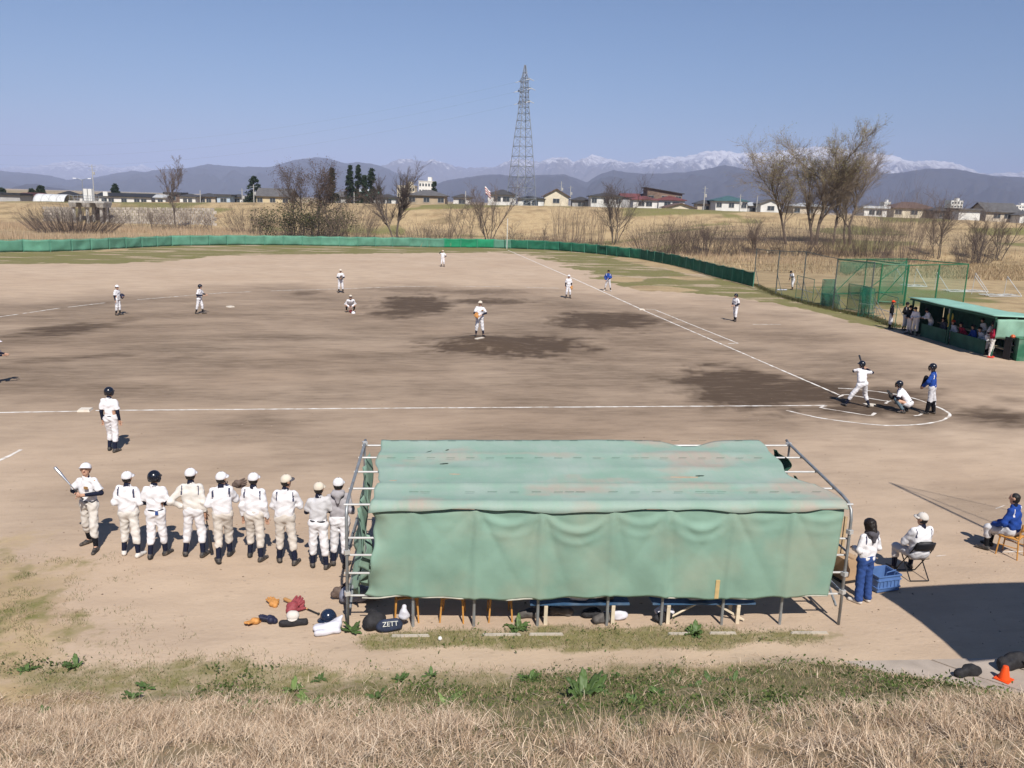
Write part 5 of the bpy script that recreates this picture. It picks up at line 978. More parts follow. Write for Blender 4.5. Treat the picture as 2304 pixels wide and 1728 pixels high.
C_BLACK = cloth('black', (.012, .012, .015)); C_BLUE = cloth('blue', (.02, .06, .27)); C_JEAN = cloth('jeans', (.035, .075, .24), .3); C_RED = cloth('red', (.32, .02, .045)); C_ORANGE = cloth('orange_red', (.62, .06, .02)); C_TAN = cloth('tan_cap', (.62, .55, .46)); C_DGREY = cloth('dark_grey', (.09, .085, .10))
SHOE_B = mat('black_shoe', (.03, .028, .028), .6, .3, 20, dirt=(.2, .16, .13), dirt_amt=.7, dscale=12); SHOE_W = mat('white_shoe', (.68, .64, .60), .6, .15, 20, dirt=(.4, .33, .27), dirt_amt=.5, dscale=12); SHOE_R = mat('red_shoe', (.6, .05, .03), .5, .15); HELM = mat('dark_helmet', (.010, .012, .020), .22, .2, 10, spec=.5); BUTTON = mat('small_dark', (.04, .04, .05), .6)
LOGO = mat('badge_print', (.30, .17, .07), .9, .3, 30); EYE = mat('eye_dark', (.015, .012, .012), .4); MOUTH = mat('mouth', (.30, .11, .09), .6)
v3 = lambda *a: np.array(a, float)
def unit(a): return a/max(np.linalg.norm(a), 1e-9)
ARMS = {'down': ((.215, -.03, 1.11), (.225, .03, .85)), 'front': ((.25, -.04, 1.13), (.07, .25, 1.10)), 'crossed': ((.245, .06, 1.13), (-.05, .23, 1.20)), 'hips': ((.36, -.08, 1.13), (.20, .03, 1.00)), 'pocket': ((.30, -.06, 1.15), (.20, .08, .92)), 'raised': ((.34, .17, 1.43), (.13, .17, 1.64)), 'fwd': ((.27, .08, 1.17), (.16, .30, 1.15)), 'belly': ((.25, -.01, 1.12), (.10, .20, 1.02)), 'chin': ((.25, .12, 1.16), (.08, .22, 1.40))}
def stand(arms=('down', 'down'), w=.10, step=0.0, lean=0.0, sway=0.0, yaw=0.0, nod=0.0, bend=0.0):
    """joints of a standing figure 1.72 m tall, facing +y, its right side at +x"""
    J = dict(P=v3(sway, 0, .95), C=v3(sway, lean, 1.29), N=v3(sway, lean*1.25, 1.47), hyaw=yaw, nod=nod, rs=v3(1, 0, 0), rh=v3(1, 0, 0))
    for s, S, a, f in ((-1, 'L', arms[0], step), (1, 'R', arms[1], -step)):
        e, wr = ARMS[a] if isinstance(a, str) else a
        sh = v3(s*.160+sway, lean*1.1, 1.385); J['s'+S] = sh; J['e'+S] = v3(s*e[0]+sway, e[1]+lean, e[2]); J['w'+S] = v3(s*wr[0]+sway, wr[1]+lean, wr[2])
        J['h'+S] = v3(s*.085+sway, 0, .90); J['k'+S] = v3(s*(.09+w*.5)+sway*.5, f*.5+.02+bend, .49); J['a'+S] = v3(s*(.09+w), f-.03, .085); J['t'+S] = v3(s*(.09+w+.06), f+.15, .03)
    return J
def seated(h=.46, arms=None, lean=.06, yaw=0.0, knee=.10, fwd=.43, nod=.0):
    J = dict(P=v3(0, 0, h+.10), C=v3(0, lean, h+.44), N=v3(0, lean*1.4, h+.62), hyaw=yaw, nod=nod, rs=v3(1, 0, 0), rh=v3(1, 0, 0))
    arms = arms or (((.27, .12, h+.28), (.15, .38, h+.20)),)*2
    for s, S, a in ((-1, 'L', arms[0]), (1, 'R', arms[1])):
        J['s'+S] = v3(s*.17, lean*1.2, h+.54); J['e'+S] = v3(s*a[0][0], a[0][1], a[0][2]); J['w'+S] = v3(s*a[1][0], a[1][1], a[1][2])
        J['h'+S] = v3(s*.09, .02, h+.07); J['k'+S] = v3(s*(.09+knee), fwd, h+.04); J['a'+S] = v3(s*(.09+knee*1.1), fwd+.05*s*.5, .085); J['t'+S] = v3(s*(.12+knee*1.2), fwd+.20, .03)
    return J
def squat(arms, lean=.22, yaw=0.0, knee=.26, nod=0.0):
    J = dict(P=v3(0, -.12, .36), C=v3(0, lean, .70), N=v3(0, lean+.10, .83), hyaw=yaw, nod=nod, rs=v3(1, 0, 0), rh=v3(1, 0, 0))
    for s, S, a in ((-1, 'L', arms[0]), (1, 'R', arms[1])):
        J['s'+S] = v3(s*.17, lean+.06, .75); J['e'+S] = v3(s*a[0][0], a[0][1], a[0][2]); J['w'+S] = v3(s*a[1][0], a[1][1], a[1][2])
        J['h'+S] = v3(s*.09, -.10, .33); J['k'+S] = v3(s*knee, .26, .45); J['a'+S] = v3(s*knee*.85, .0, .10); J['t'+S] = v3(s*(knee*.95+.03), .19, .03)
    return J
def curl_fingers(mb, w, d, palm_n, s, curl):
    """five unequal fingers rooted in the palm; the thumb leaves its side"""
    side = unit(np.cross(d, palm_n))
    for i, (off, ln) in enumerate(((-.028, .068), (-.009, .078), (.010, .072), (.027, .056))):
        b = w+d*.085+side*off; m1 = b+unit(d+palm_n*curl*.5)*ln*.5; m2 = m1+unit(d*(1-curl*.8)+palm_n*curl*1.2)*ln*.5; mb.tube([b-d*.02, m1, m2], [.0095, .009, .007], 6)
    b = w+d*.03-side*.026; m1 = b+unit(d*.6-side*.9+palm_n*.3)*.035; m2 = m1+unit(d+palm_n*curl*.7-side*.2)*.03; mb.tube([b, m1, m2], [.011, .0105, .008], 6)
def person(label, pos, face, J, top='jersey', topc=None, pants=None, sock=C_NAVY, shoe=SHOE_B, head='cap', headc=None, sleeve=C_NAVY, H=1.70, res=.0185, belt=BUTTON, stripe=C_STRIPE, hem=None, group=None, hair='short', detail=False, skirt=0.0, extra=None, brim=None, collar=True, z=None, bulk=1.0, seed=0, curl=.7):
    """one figure: a continuous skin body, then the clothes over it as parts"""
    jr = np.random.default_rng(seed*13+5); J = dict(J)
    if res < .032 and J['P'][2] > .8:
        sw_ = jr.normal(0, .018); tl_ = jr.normal(0, .014); J['P'] = J['P']+v3(sw_, 0, 0); J['hL'] = J['hL']+v3(sw_, 0, tl_); J['hR'] = J['hR']+v3(sw_, 0, -tl_); J['kL'] = J['kL']+v3(sw_*.6, jr.normal(0, .03), 0); J['kR'] = J['kR']+v3(sw_*.6, jr.normal(0, .03), 0)
        J['sL'] = J['sL']+v3(0, 0, -tl_); J['sR'] = J['sR']+v3(0, 0, tl_); bulk = bulk*jr.uniform(.93, 1.05)
    topc = topc or C_WHITE; pants = pants or C_WHITE; headc = headc or C_WHITE; k = H/1.72
    pos = np.asarray(pos, float); f = np.asarray(face, float); rz_ = math.atan2(-f[0], f[1]); gz = float(zg(pos[0], pos[1])) if z is None else z
    root = thing('person', label, 'person', (pos[0], pos[1], gz), rz_, group); root.scale = (k, k, k)
    P, C, N = J['P'], J['C'], J['N']; up = unit(C-P); rs_, rh = J['rs'], J['rh']; hy = J['hyaw']; nd = J['nod']
    fw = unit(np.cross(up, rs_)); hf = v3(-math.sin(hy)*math.cos(nd), math.cos(hy)*math.cos(nd), -math.sin(nd)); hr = v3(math.cos(hy), math.sin(hy), 0); hu = np.cross(hr, hf)
    if J.get('flat') is not None: hu = unit(hu+J['flat']); 
    HC = N+unit(hu*.8+up*.2)*.145+hf*.025
    R = res; b = bulk; parts = {}
    cols_t = [(P+rh*s*.065, C+rs_*s*.070, .082, .082) for s in (-1, 1)]
    # --- body
    pr = cols_t+[(J['sL'], J['sR'], .05, .05), (C, N, .075, .055), (N-up*.02, HC-hu*.06, .05, .052), (HC+hu*.02-hf*.012, HC+hu*.02+hf*.008, .091, .088), (HC-hu*.055+hf*.018, HC-hu*.075+hf*.035, .063, .047), (J['hL'], J['hR'], .082, .082)]
    if R < .0205: pr += [(HC+hf*.09+hu*.005, HC+hf*.108-hu*.03, .010, .015)]+[(HC+hr*s*.088-hu*.012, HC+hr*s*.093+hu*.02-hf*.01, .014, .017) for s in (-1, 1)]
    fing = MB()
    for S, s in (('L', -1), ('R', 1)):
        fd_ = unit(J['w'+S]-J['e'+S]); ud = unit(J['e'+S]-J['s'+S]); pn = unit(np.cross(fd_, np.cross(ud, fd_))) if np.linalg.norm(np.cross(ud, fd_)) > .05 else fw
        pn = -pn if J.get('flip'+S) else pn
        pr += [(J['s'+S], J['e'+S], .048, .040), (J['e'+S], J['w'+S], .038, .027), (J['w'+S], J['w'+S]+fd_*.075, .029, .033), (J['h'+S], J['k'+S], .072, .052), (J['k'+S], J['a'+S], .054, .038), (J['a'+S]*1.0, J['a'+S]*.45+J['t'+S]*.55, .034, .024)]
        curl_fingers(fing, J['w'+S], fd_, pn, s, curl)
    V, F = sdf_mesh(pr, max(R*1.3, .022) if not detail else .013, .03)
    Vf = np.concatenate(fing.V); Ff = [tuple(i+len(V) for i in q) for q in fing.F]
    obj('body', np.concatenate([V, Vf]), [tuple(q) for q in F]+Ff, SKIN, root, smooth=True)
    # --- trousers, socks, shoes
    wz = P+up*.045
    tp = [(J['hL']+v3(0, 0, .02), J['hR']+v3(0, 0, .02), .115*b, .115*b), (P-rh*.05, P+rh*.05, .112*b, .112*b), (P+up*.08-rh*.05, P+up*.08+rh*.05, .110*b, .110*b)]
    for S in 'LR':
        sh_ = J['a'+S]-J['k'+S]; end = J['k'+S]+sh_*(.42 if skirt == 0 else .93)
        tp += [(J['h'+S]+v3(0, 0, -.02), J['k'+S], 0.096*b, .077), (J['k'+S], end, .076, .070 if skirt == 0 else .082)]
    def cut_t(Q): return np.maximum((Q-wz) @ up-.03, -(Q[..., 2]-.02))
    V, F = sdf_mesh(tp, R, .035, cut_t, .0075, 11, seed+1.0); obj('trousers', V, F, pants, root, smooth=True)
    for S in 'LR':
        sh_ = J['a'+S]-J['k'+S]; tdir = unit((J['t'+S]-J['a'+S])*v3(1, 1, 0))
        if skirt == 0: V, F = sdf_mesh([(J['k'+S]+sh_*.30, J['a'+S]+sh_*.02, .056, .043)], R*.9, .01); obj('sock', V, F, sock, root, smooth=True)
        a = J['a'+S]; base = v3(a[0], a[1], 0)
        if a[2] > .14: base[2] = a[2]-.085
        V, F = sdf_mesh([(base-tdir*.035+v3(0, 0, .045), base+tdir*.06+v3(0, 0, .05), .046, .046), (base+tdir*.05+v3(0, 0, .04), base+tdir*.185+v3(0, 0, .028), .047, .038), (a, base+v3(0, 0, .05), .047, .048)], R*.9, .02, lambda Q: -(Q[..., 2]-base[2]-.002)); obj('shoe', V, F, shoe, root, smooth=True)
    # --- top
    tp = [(P+up*.03+rh*s*.06, C+rs_*s*.078, (.106 if top != 'jacket' else .122)*b, (.102 if top != 'jacket' else .110)*b) for s in (-1, 1)]+[(J['sL']*.92+J['sR']*.08, J['sL']*.08+J['sR']*.92, .062, .062), (C, N-up*.01, .095, .068)]
    full = top in ('jacket', 'hoodie')
    for S in 'LR':
        s0, e0, w0 = J['s'+S], J['e'+S], J['w'+S]
        if full: tp += [(s0, e0, .066, .060), (e0, e0+(w0-e0)*.86, .060, .052), (e0+(w0-e0)*.88, e0+(w0-e0)*.98, .041, .040)]
        else: tp += [(s0, s0+(e0-s0)*.80, .064, .074)]
    hz_ = P+up*(-.035 if top == 'jersey_out' else (-.075 if full else .035)); neckc = N+up*.005
    def cut_s(Q):
        d = -((Q-hz_) @ up); near = np.sqrt((((Q-hz_)-((Q-hz_) @ up)[..., None]*up)**2).sum(-1)) < .235
        d = np.where(near, d, -.2)
        nk = .052+.0*Q[..., 0]-np.sqrt((((Q-neckc)-((Q-neckc) @ up)[..., None]*up)**2).sum(-1)); d2 = np.minimum(nk, (Q-neckc) @ up+.03)
        r_ = np.maximum(d, d2)
        if not full:
            for S in 'LR':
                ax = unit(J['e'+S]-J['s'+S]); en = J['s'+S]+(J['e'+S]-J['s'+S])*.82; t = (Q-en) @ ax; rad = np.sqrt((((Q-en)-t[..., None]*ax)**2).sum(-1)); r_ = np.where(rad < .125, np.maximum(r_, np.where(np.abs(t) < .2, t, -.2)), r_)
        return r_
    V, F = sdf_mesh(tp, R, .04, cut_s, .0085, 9, seed+2.0)
    cen = V[F].mean(1); mi = np.zeros(len(F), int); mats_ = [topc]
    if full and stripe is not None:
        mats_.append(stripe)
        for S, s in (('L', -1), ('R', 1)):
            q = cen-J['s'+S]; x = q @ (rs_*s); hgt = q @ up; mi[(np.abs(x+.012-.10*(-hgt)*.55) < .012) & (hgt < .05) & (hgt > -.125) & ((q @ fw) < .09)] = 1
    if full: 
        mats_.append(hem or topc); hm = ((cen-hz_) @ up < .045) & (np.sqrt((((cen-hz_)-((cen-hz_) @ up)[:, None]*up)**2).sum(-1)) < .25); mi[hm] = len(mats_)-1
    tname = {'jersey': 'jersey', 'jersey_out': 'jersey', 'jacket': 'jacket', 'hoodie': 'hoodie'}[top]
    shirt = obj(tname, V, F, mats_, root, smooth=True, midx=mi)
    if not full:
        for S in 'LR':
            if sleeve is not None:
                s0, e0, w0 = J['s'+S], J['e'+S], J['w'+S]; V, F = sdf_mesh([(s0+(e0-s0)*.45, e0, .052, .048), (e0, e0+(w0-e0)*.9, .047, .036)], R*.9, .015); obj('undershirt_sleeve', V, F, sleeve, root, smooth=True)
        if belt is not None:
            V, F = sdf_mesh([(wz-rh*.055-fw*0, wz+rh*.055, .1195*b, .1195*b)], R*.8, .02, lambda Q: np.abs((Q-wz) @ up)-.020); obj('belt', V, F, belt, root, smooth=True)
    if collar and top != 'hoodie':
        V, F = sdf_mesh([(N-up*.005, N+unit(HC-N)*.035, .066, .058)], R*.8, .01); obj('collar', V, F, sleeve or C_NAVY, root, smooth=True)
    if top == 'hoodie' or extra == 'hood':
        V, F = sdf_mesh([(N-fw*.09+rs_*.07, N-fw*.09-rs_*.07, .055, .055), (N-fw*.10, N-fw*.13-up*.15, .075, .035), (N-rs_*.07, N+rs_*.07, .06, .06)], R, .04, None, .005, 10, 3); obj('hood', V, F, topc if top == 'hoodie' else C_DGREY, root, smooth=True)
    # --- head
    crn = HC+hu*.025-hf*.004
    if hair == 'short':
        V, F = sdf_mesh([(crn-hf*.012, crn-hf*.012-hu*.04, .095, .087)], R*.8, .02, lambda Q: np.maximum((Q-crn) @ hf-.045-.3*((Q-crn) @ hu), -((Q-crn) @ hu)-.095), .002, 14); obj('hair', V, F, HAIRM, root, smooth=True)
    elif hair == 'long':
        V, F = sdf_mesh([(crn-hf*.012, crn, .112, .108), (crn-hf*.03, N-fw*.07+up*.02, .105, .085), (crn+hr*.06, N+rs_*.075+up*.03, .06, .05), (crn-hr*.06, N-rs_*.075+up*.03, .06, .05)], R*.8, .03, lambda Q: (Q-crn) @ hf-.05-.35*((Q-crn) @ hu), .003, 16); obj('hair', V, F, HAIRB, root, smooth=True)
    def dome(rad, low, back_low, m_, nm):
        def cut(Q):
            q = Q-crn; y = q @ hf; zz = q @ hu; return low+(back_low-low)*np.clip(.5-y/.2, 0, 1)-zz
        V, F = sdf_mesh([(crn-hf*.010, crn+hf*.006, rad, rad*.99), (crn+hu*.012, crn+hu*.016, rad*.97, rad*.97)], R*.7, .02, cut); return obj(nm, V, F, m_, root, smooth=True)
    def visor(rad, length, m_, parent, tilt=.22, w=1.05, lo=.018):
        V = []
        for i in range(9):
            a = (i/8-.5)*PI*.92
            for q in range(4):
                r_ = rad*.93+length*(q/3)*math.cos(a)**.8; V.append(crn+hu*(lo+.01-tilt*length*(q/3)-.018*math.sin(a)**2*(q/3))+hf*(r_*math.cos(a))+hr*(r_*math.sin(a)*w*(1-.08*q/3)))
        V, F = sheet(V, 9, 4, .008); return obj('visor', V, F, m_, parent, smooth=True)
    if head == 'cap':
        cp = dome(.100, .016, -.025, headc, 'cap'); visor(.100, .072, brim or headc, cp)
        if R < .0205: MB().lathe([(.002, 0), (.009, .001), (.009, .006), (.003, .009)], tuple(crn+hu*.113), 8).build('button', BUTTON, cp)
    elif head in ('helmet', 'catcher', 'umpire'):
        hm_ = dome(.118, .012, -.055, HELM, 'helmet')
        for s in (-1, 1):
            V, F = sdf_mesh([(crn+hr*s*.095-hu*.03, crn+hr*s*.09-hu*.075-hf*.01, .045, .034)], R*.7, .02); obj('ear_flap', V, F, HELM, hm_, smooth=True)
        if head == 'helmet': visor(.118, .055, HELM, hm_, .3)
        else:
            m = MB()
            for zz in (.0, -.04, -.08, -.115): m.tube([crn+hf*(.135 if a_ == 0 else .09)+hr*a_*.085+hu*zz for a_ in (-1, -.5, 0, .5, 1)], .009, 6)
            for xx in (-.07, 0, .07): m.tube([crn+hf*(.135-abs(xx)*.5)+hr*xx+hu*.03, crn+hf*(.145-abs(xx)*.5)+hr*xx-hu*.05, crn+hf*(.12-abs(xx)*.5)+hr*xx-hu*.13], .009, 6)
            V = np.concatenate(m.V); obj('face_mask', V, m.F, C_BLACK, hm_)
    if detail:
        for s in (-1, 1): MB().lathe([(.002, -.006), (.009, -.003), (.009, .003), (.002, .006)], tuple(HC+hf*.083+hr*s*.032+hu*.014), 8).build('eye', EYE, root)
        MB().tube([HC+hf*.093+hr*x-hu*(.052+6*x*x) for x in (-.024, -.012, 0, .012, .024)], .0045, 6).build('mouth', MOUTH, root)
    root['_'] = 0; del root['_']
    return root, J, k, rz_
def hand_world(root, J, S, ext=.05):
    k = root.scale[0]; fd_ = unit(J['w'+S]-J['e'+S]); p = (J['w'+S]+fd_*ext)*k; c, s = math.cos(root.rotation_euler[2]), math.sin(root.rotation_euler[2])
    return np.array([root.location[0]+p[0]*c-p[1]*s, root.location[1]+p[0]*s+p[1]*c, root.location[2]+p[2]])
# --- held and lying gear, each a thing of its own
LEATHER = {'tan': mat('tan_leather', (.52, .24, .07), .6, .2, 14, .4, 40), 'brown': mat('brown_leather', (.12, .085, .07), .65, .25, 14, .4, 40), 'red': mat('red_leather', (.26, .05, .06), .6, .2, 14, .4, 40), 'navy': mat('navy_leather', (.02, .022, .05), .55, .2, 14, .4, 40), 'black': mat('black_leather', (.02, .018, .018), .55, .2, 14, .4, 40), 'white': mat('white_leather', (.66, .62, .6), .7, .1, 14, .3, 40)}
def glove(loc, rot, color, label, s=1.0, h=.011):
    pr = [(v3(-.03, 0, .07), v3(.03, 0, .07), .055, .055), (v3(0, -.005, .02), v3(0, 0, .10), .05, .06)]
    for i, (x, ln) in enumerate(((-.055, .13), (-.022, .155), (.012, .15), (.044, .13))): pr.append((v3(x*.8, 0, .11), v3(x*1.25, .03, .10+ln), .021, .017))
    pr += [(v3(.06, .0, .06), v3(.125, .045, .165), .026, .019), (v3(.075, .035, .13), v3(.055, .045, .21), .014, .012), (v3(.095, .04, .16), v3(.07, .045, .22), .012, .012)]
    V, F = sdf_mesh(pr, h if h > .012 else .0075, .008); o = obj('baseball_glove', V*s, F, LEATHER[color], None, smooth=True); o.location = tuple(loc); o.rotation_euler = rot
    return tag(o, label, 'glove')
ALU = mat('silver_bat', (.62, .62, .64), .25, .05, 5, metal=.8, spec=.5); GRIP = mat('bat_grip', (.03, .03, .03), .8, .2, 20); BATB = mat('black_bat', (.03, .03, .035), .35, .1, 5, spec=.5); BATW = mat('wood_bat', (.45, .24, .09), .5, .15, 6)
def bat(p0, p1, label, m_=ALU, L=.84):
    p0 = np.asarray(p0, float); p1 = np.asarray(p1, float); d = unit(p1-p0); o = thing('baseball_bat', label, 'bat', p0)
    q = Vector(d).to_track_quat('Z', 'Y'); o.rotation_mode = 'QUATERNION'; o.rotation_quaternion = q
    MB().lathe([(.004, .0), (.024, .004), (.025, .014), (.014, .022), (.0125, .06), (.0125, .27)], n=12).build('grip', GRIP, o, True)
    MB().lathe([(.0125, .27), (.016, .40), (.026, .54), (.033, .64), (.033, L-.02), (.026, L-.004), (.004, L)], n=14).build('barrel', m_, o, True)
    return o
LG = 'team mates lined up with their backs turned'
def lineup():
    away = lambda a: (math.sin(a), math.cos(a))
    r, J, k, rz_ = person('player facing us with a silver bat on his shoulder', gp(207, 1232), (-.35, -1), dict(stand((((.30, .0, 1.17), (.10, .25, 1.19)), ((.30, .02, 1.17), (.02, .26, 1.22))), w=.10, step=.16, yaw=.35, nod=-.28)), pants=C_OFF, H=1.74, detail=True, shoe=SHOE_B, sock=C_BLACK, res=.0175)
    MB().box((-.085, .145, 1.30), (.085, .012, .055), .0).build('chest_badge', LOGO, r)
    h1 = hand_world(r, J, 'R', .04); h0 = hand_world(r, J, 'L', .04); tip = gp(136, 1049, 1.75); tip = h1+unit(np.array([-.52, .18, .60]))
    d = unit(tip-h1); bat(h0*.3+h1*.7-d*.14, tip, 'silver metal bat resting on the shoulder of the player facing us')
    person('player in white jacket with grey hem and white shoes beside the bat holder', gp(297, 1250), away(.12), stand(('front', 'front'), w=.07, step=.05, yaw=-.15), 'jacket', C_WHITE, C_CREAM, shoe=SHOE_W, hem=C_GREY, H=1.70, group=LG, res=.0175, seed=1)
    r, J, k, rz_ = person('player in dark helmet and short-sleeved jersey, hands in front', gp(357, 1252), away(.15), stand(('belly', 'belly'), w=.02, step=-.10, yaw=-.1), 'jersey', C_WHITE, C_WHITE, head='helmet', H=1.72, group=LG, res=.0175, seed=2)
    gl = MB().box((.07, -.128, .955), (.06, .03, .07), .2, 0, .8); gl.build('pocket_cloth', C_JEAN, r)
    r, J, k, rz_ = person('player in cream jacket with hands on hips and white cap', gp(438, 1251), away(.05), stand(('hips', 'down'), w=.08, step=.03, yaw=-.05), 'jacket', C_CREAM, C_WHITE, H=1.78, group=LG, res=.0175, seed=3)
    h = hand_world(r, J, 'R', .05); bat(h+np.array([0, 0, .06]), h+np.array([.10, -.05, -.83]), 'black bat hanging from the hand of the cream jacket player', BATB)
    r, J, k, rz_ = person('player in white jacket holding a brown glove at his shoulder', gp(505, 1258), away(-.1), stand(('front', 'chin'), w=.0, step=-.16, yaw=-.55), 'jacket', C_WHITE, C_BEIGE, H=1.76, group=LG, res=.0175, seed=4)
    h = hand_world(r, J, 'R', .03); glove(h+np.array([.14, .05, -.02]), (0.3, 1.35, .2), 'brown', 'brown glove held up at the shoulder of a lined-up player')
    person('player in white jacket and beige trousers, arms hanging straight down', gp(576, 1257), away(.2), stand(('down', 'down'), w=.05, step=.09, yaw=-.05), 'jacket', C_WHITE, C_BEIGE, H=1.74, group=LG, res=.0175, seed=5)
    person('player in white jacket looking right, dark visor showing', gp(647, 1267), away(.05), stand(('crossed', 'crossed'), w=.06, step=.07, yaw=-.85), 'jacket', C_WHITE, C_BEIGE, H=1.78, headc=C_TAN, brim=C_DGREY, group=LG, res=.0175, seed=6)
    person('player in pale short-sleeved jersey and tan cap, navy collar', gp(720, 1277), away(.1), stand(('crossed', 'crossed'), w=.05, step=.04, yaw=-.25), 'jersey', C_LGREY, C_WHITE, H=1.70, headc=C_TAN, group=LG, res=.0175, seed=7)
    person('player in grey hooded sweatshirt right behind the tent pole', gp(764, 1273), away(.1), stand(('front', 'front'), w=.03, step=.05, yaw=-.05), 'hoodie', C_GREY, C_WHITE, H=1.76, stripe=None, group=LG, res=.0175, seed=8)
lineup()
def fielders():
    cam2 = lambda p, a=0: tuple(np.array([[math.cos(a), -math.sin(a)], [math.sin(a), math.cos(a)]]) @ unit((CAMP[:2]-np.asarray(p)[:2])))
    r = .022
    person('runner in dark helmet standing near third base with back turned', gp(254, 1015), (.15, 1), stand(('down', 'down'), w=.02, step=.08, yaw=-.1), H=1.76, head='helmet', res=.0185, seed=11, pants=C_WHITE)
    p = gp(-24, 868); person('fielder cut off by the left edge with only cap and shadow showing', p, (1, .1), dict(stand(('fwd', 'fwd'), w=.14, lean=.28, bend=.08, nod=.1)), H=1.70, res=r, seed=12)
    p = gp(267, 709); R_, J, k, z = person('infielder with dark glove standing on the far left of the diamond', p, (.9, -.35), stand(('front', 'down'), w=.02, step=.05, yaw=-.2), H=1.72, res=r, seed=13, sock=C_BLACK)
    glove(hand_world(R_, J, 'L', .02)+np.array([0, 0, -.12]), (.2, 0, .5), 'navy', 'dark glove of the infielder on the far left', 1.1, .016)
    p = gp(450, 706); person('base runner in dark helmet off second base', p, (.95, -.3), stand((('fwd'), ('front')), w=.06, step=.14, lean=.05, yaw=.1), H=1.72, head='helmet', res=r, seed=14, sock=C_BLACK)
    p = gp(767, 659); R_, J, k, z = person('infielder facing us near the arc line with glove at his belt', p, cam2(p), stand(('front', 'front'), w=.07), H=1.75, headc=C_TAN, res=.027, seed=15, sock=C_BLACK)
    glove(hand_world(R_, J, 'L', .03)+np.array([0, -.03, -.08]), (.1, 0, 3.3), 'brown', 'brown glove of the infielder standing on the arc line', 1.2, .018)
    p = gp(788, 702); R_, J, k, z = person('player squatting on his heels in white jacket in the infield', p, cam2(p, .1), squat((((.30, .16, .52), (.10, .36, .40)), ((.30, .16, .52), (.12, .36, .38))), yaw=-.2), 'jacket', C_WHITE, C_WHITE, H=1.74, headc=C_TAN, brim=C_DGREY, res=.02, seed=16, sock=C_BLACK)
    glove(np.array([p[0]+.05, p[1]-.46, .02]), (-.5, 0, 3.2), 'red', 'red glove of the squatting player', 1.0, .016)
    hm = gp(795, 706); helmet((hm[0], hm[1], 0), 'white cap lying in front of the squatting player', C_WHITE, 'cap')
    p = gp(1079, 767); p2 = p.copy(); R_, J, k, z = person('pitcher on the mound holding a tan glove at his waist', p, cam2(p, .15), stand((((.29, .02, 1.14), (.03, .26, 1.08)), ((.29, .02, 1.14), (.14, .25, 1.06))), w=.09, step=.05, yaw=-.35), H=1.80, headc=C_TAN, res=.0195, seed=17)
    glove(hand_world(R_, J, 'R', .02)+np.array([-.05, -.06, -.12]), (.15, .2, 3.2), 'tan', 'tan glove held by the pitcher', 1.15, .014)
    MB().box((-.09, .145, 1.29), (.10, .012, .07)).build('chest_badge', LOGO, R_)
    p = gp(996, 600); person('outfielder shading his eyes with one raised arm', p, cam2(p), stand(('hips', 'raised'), w=.06), H=1.74, headc=C_TAN, res=.029, seed=18, sock=C_BLACK)
    p = gp(1278, 671); R_, J, k, z = person('first baseman standing beside the long chalk line', p, cam2(p, .1), stand(('down', 'down'), w=.06, yaw=.1), H=1.76, res=.027, seed=19, sock=C_BLACK)
    glove(hand_world(R_, J, 'L', .04)+np.array([0, -.03, -.14]), (.1, 0, 3.2), 'tan', 'tan mitt in the first baseman’s hand', 1.1, .018)
    p = gp(1367, 655); person('field umpire in blue jacket standing outside the chalk line', p, cam2(p, -.1), stand(('front', 'pocket'), w=.16, yaw=.1), 'jacket', C_BLUE, C_LGREY, headc=C_BLACK, H=1.74, res=.027, stripe=C_WHITE, sock=C_BLACK, shoe=SHOE_W, seed=20)
    p = gp(1653, 723); person('base coach in dark helmet between first base and the net', p, (-.85, -.4), stand(('belly', 'belly'), w=.04, step=.10, lean=.04), H=1.74, head='helmet', res=r, seed=21, sock=C_BLACK)
    p = gp(1782, 652); J = stand(('fwd', 'down'), w=.02, step=.08, lean=.18, nod=.6); person('player bending forward behind the tall net', p, (-.9, -.3), J, H=1.74, res=.027, headc=C_BLACK, seed=22, sock=C_BLACK)
def helmet(loc, label, m_=None, kind='helmet', rz_=0.0):
    n = v3(0, 0, .02); pr = [(n, n+v3(0, .01, .02), .118, .116)]
    V, F = sdf_mesh(pr, .012, .02, lambda Q: -(Q[..., 2]-.004)); o = obj('batting_helmet' if kind == 'helmet' else 'ball_cap', V, F, m_ or HELM, None, smooth=True); o.location = tuple(float(c) for c in loc); o.rotation_euler = (0, 0, rz_)
    vs = [(.11*math.sin(a)*(1+.0*q), (.10+.075*q/3)*math.cos(a)+.01, .022-.012*q/3) for a in np.linspace(-1.35, 1.35, 9) for q in range(4)]; V, F = sheet(vs, 9, 4, .008); obj('visor', V, F, m_ or HELM, o, smooth=True)
    return tag(o, label, kind)
fielders()
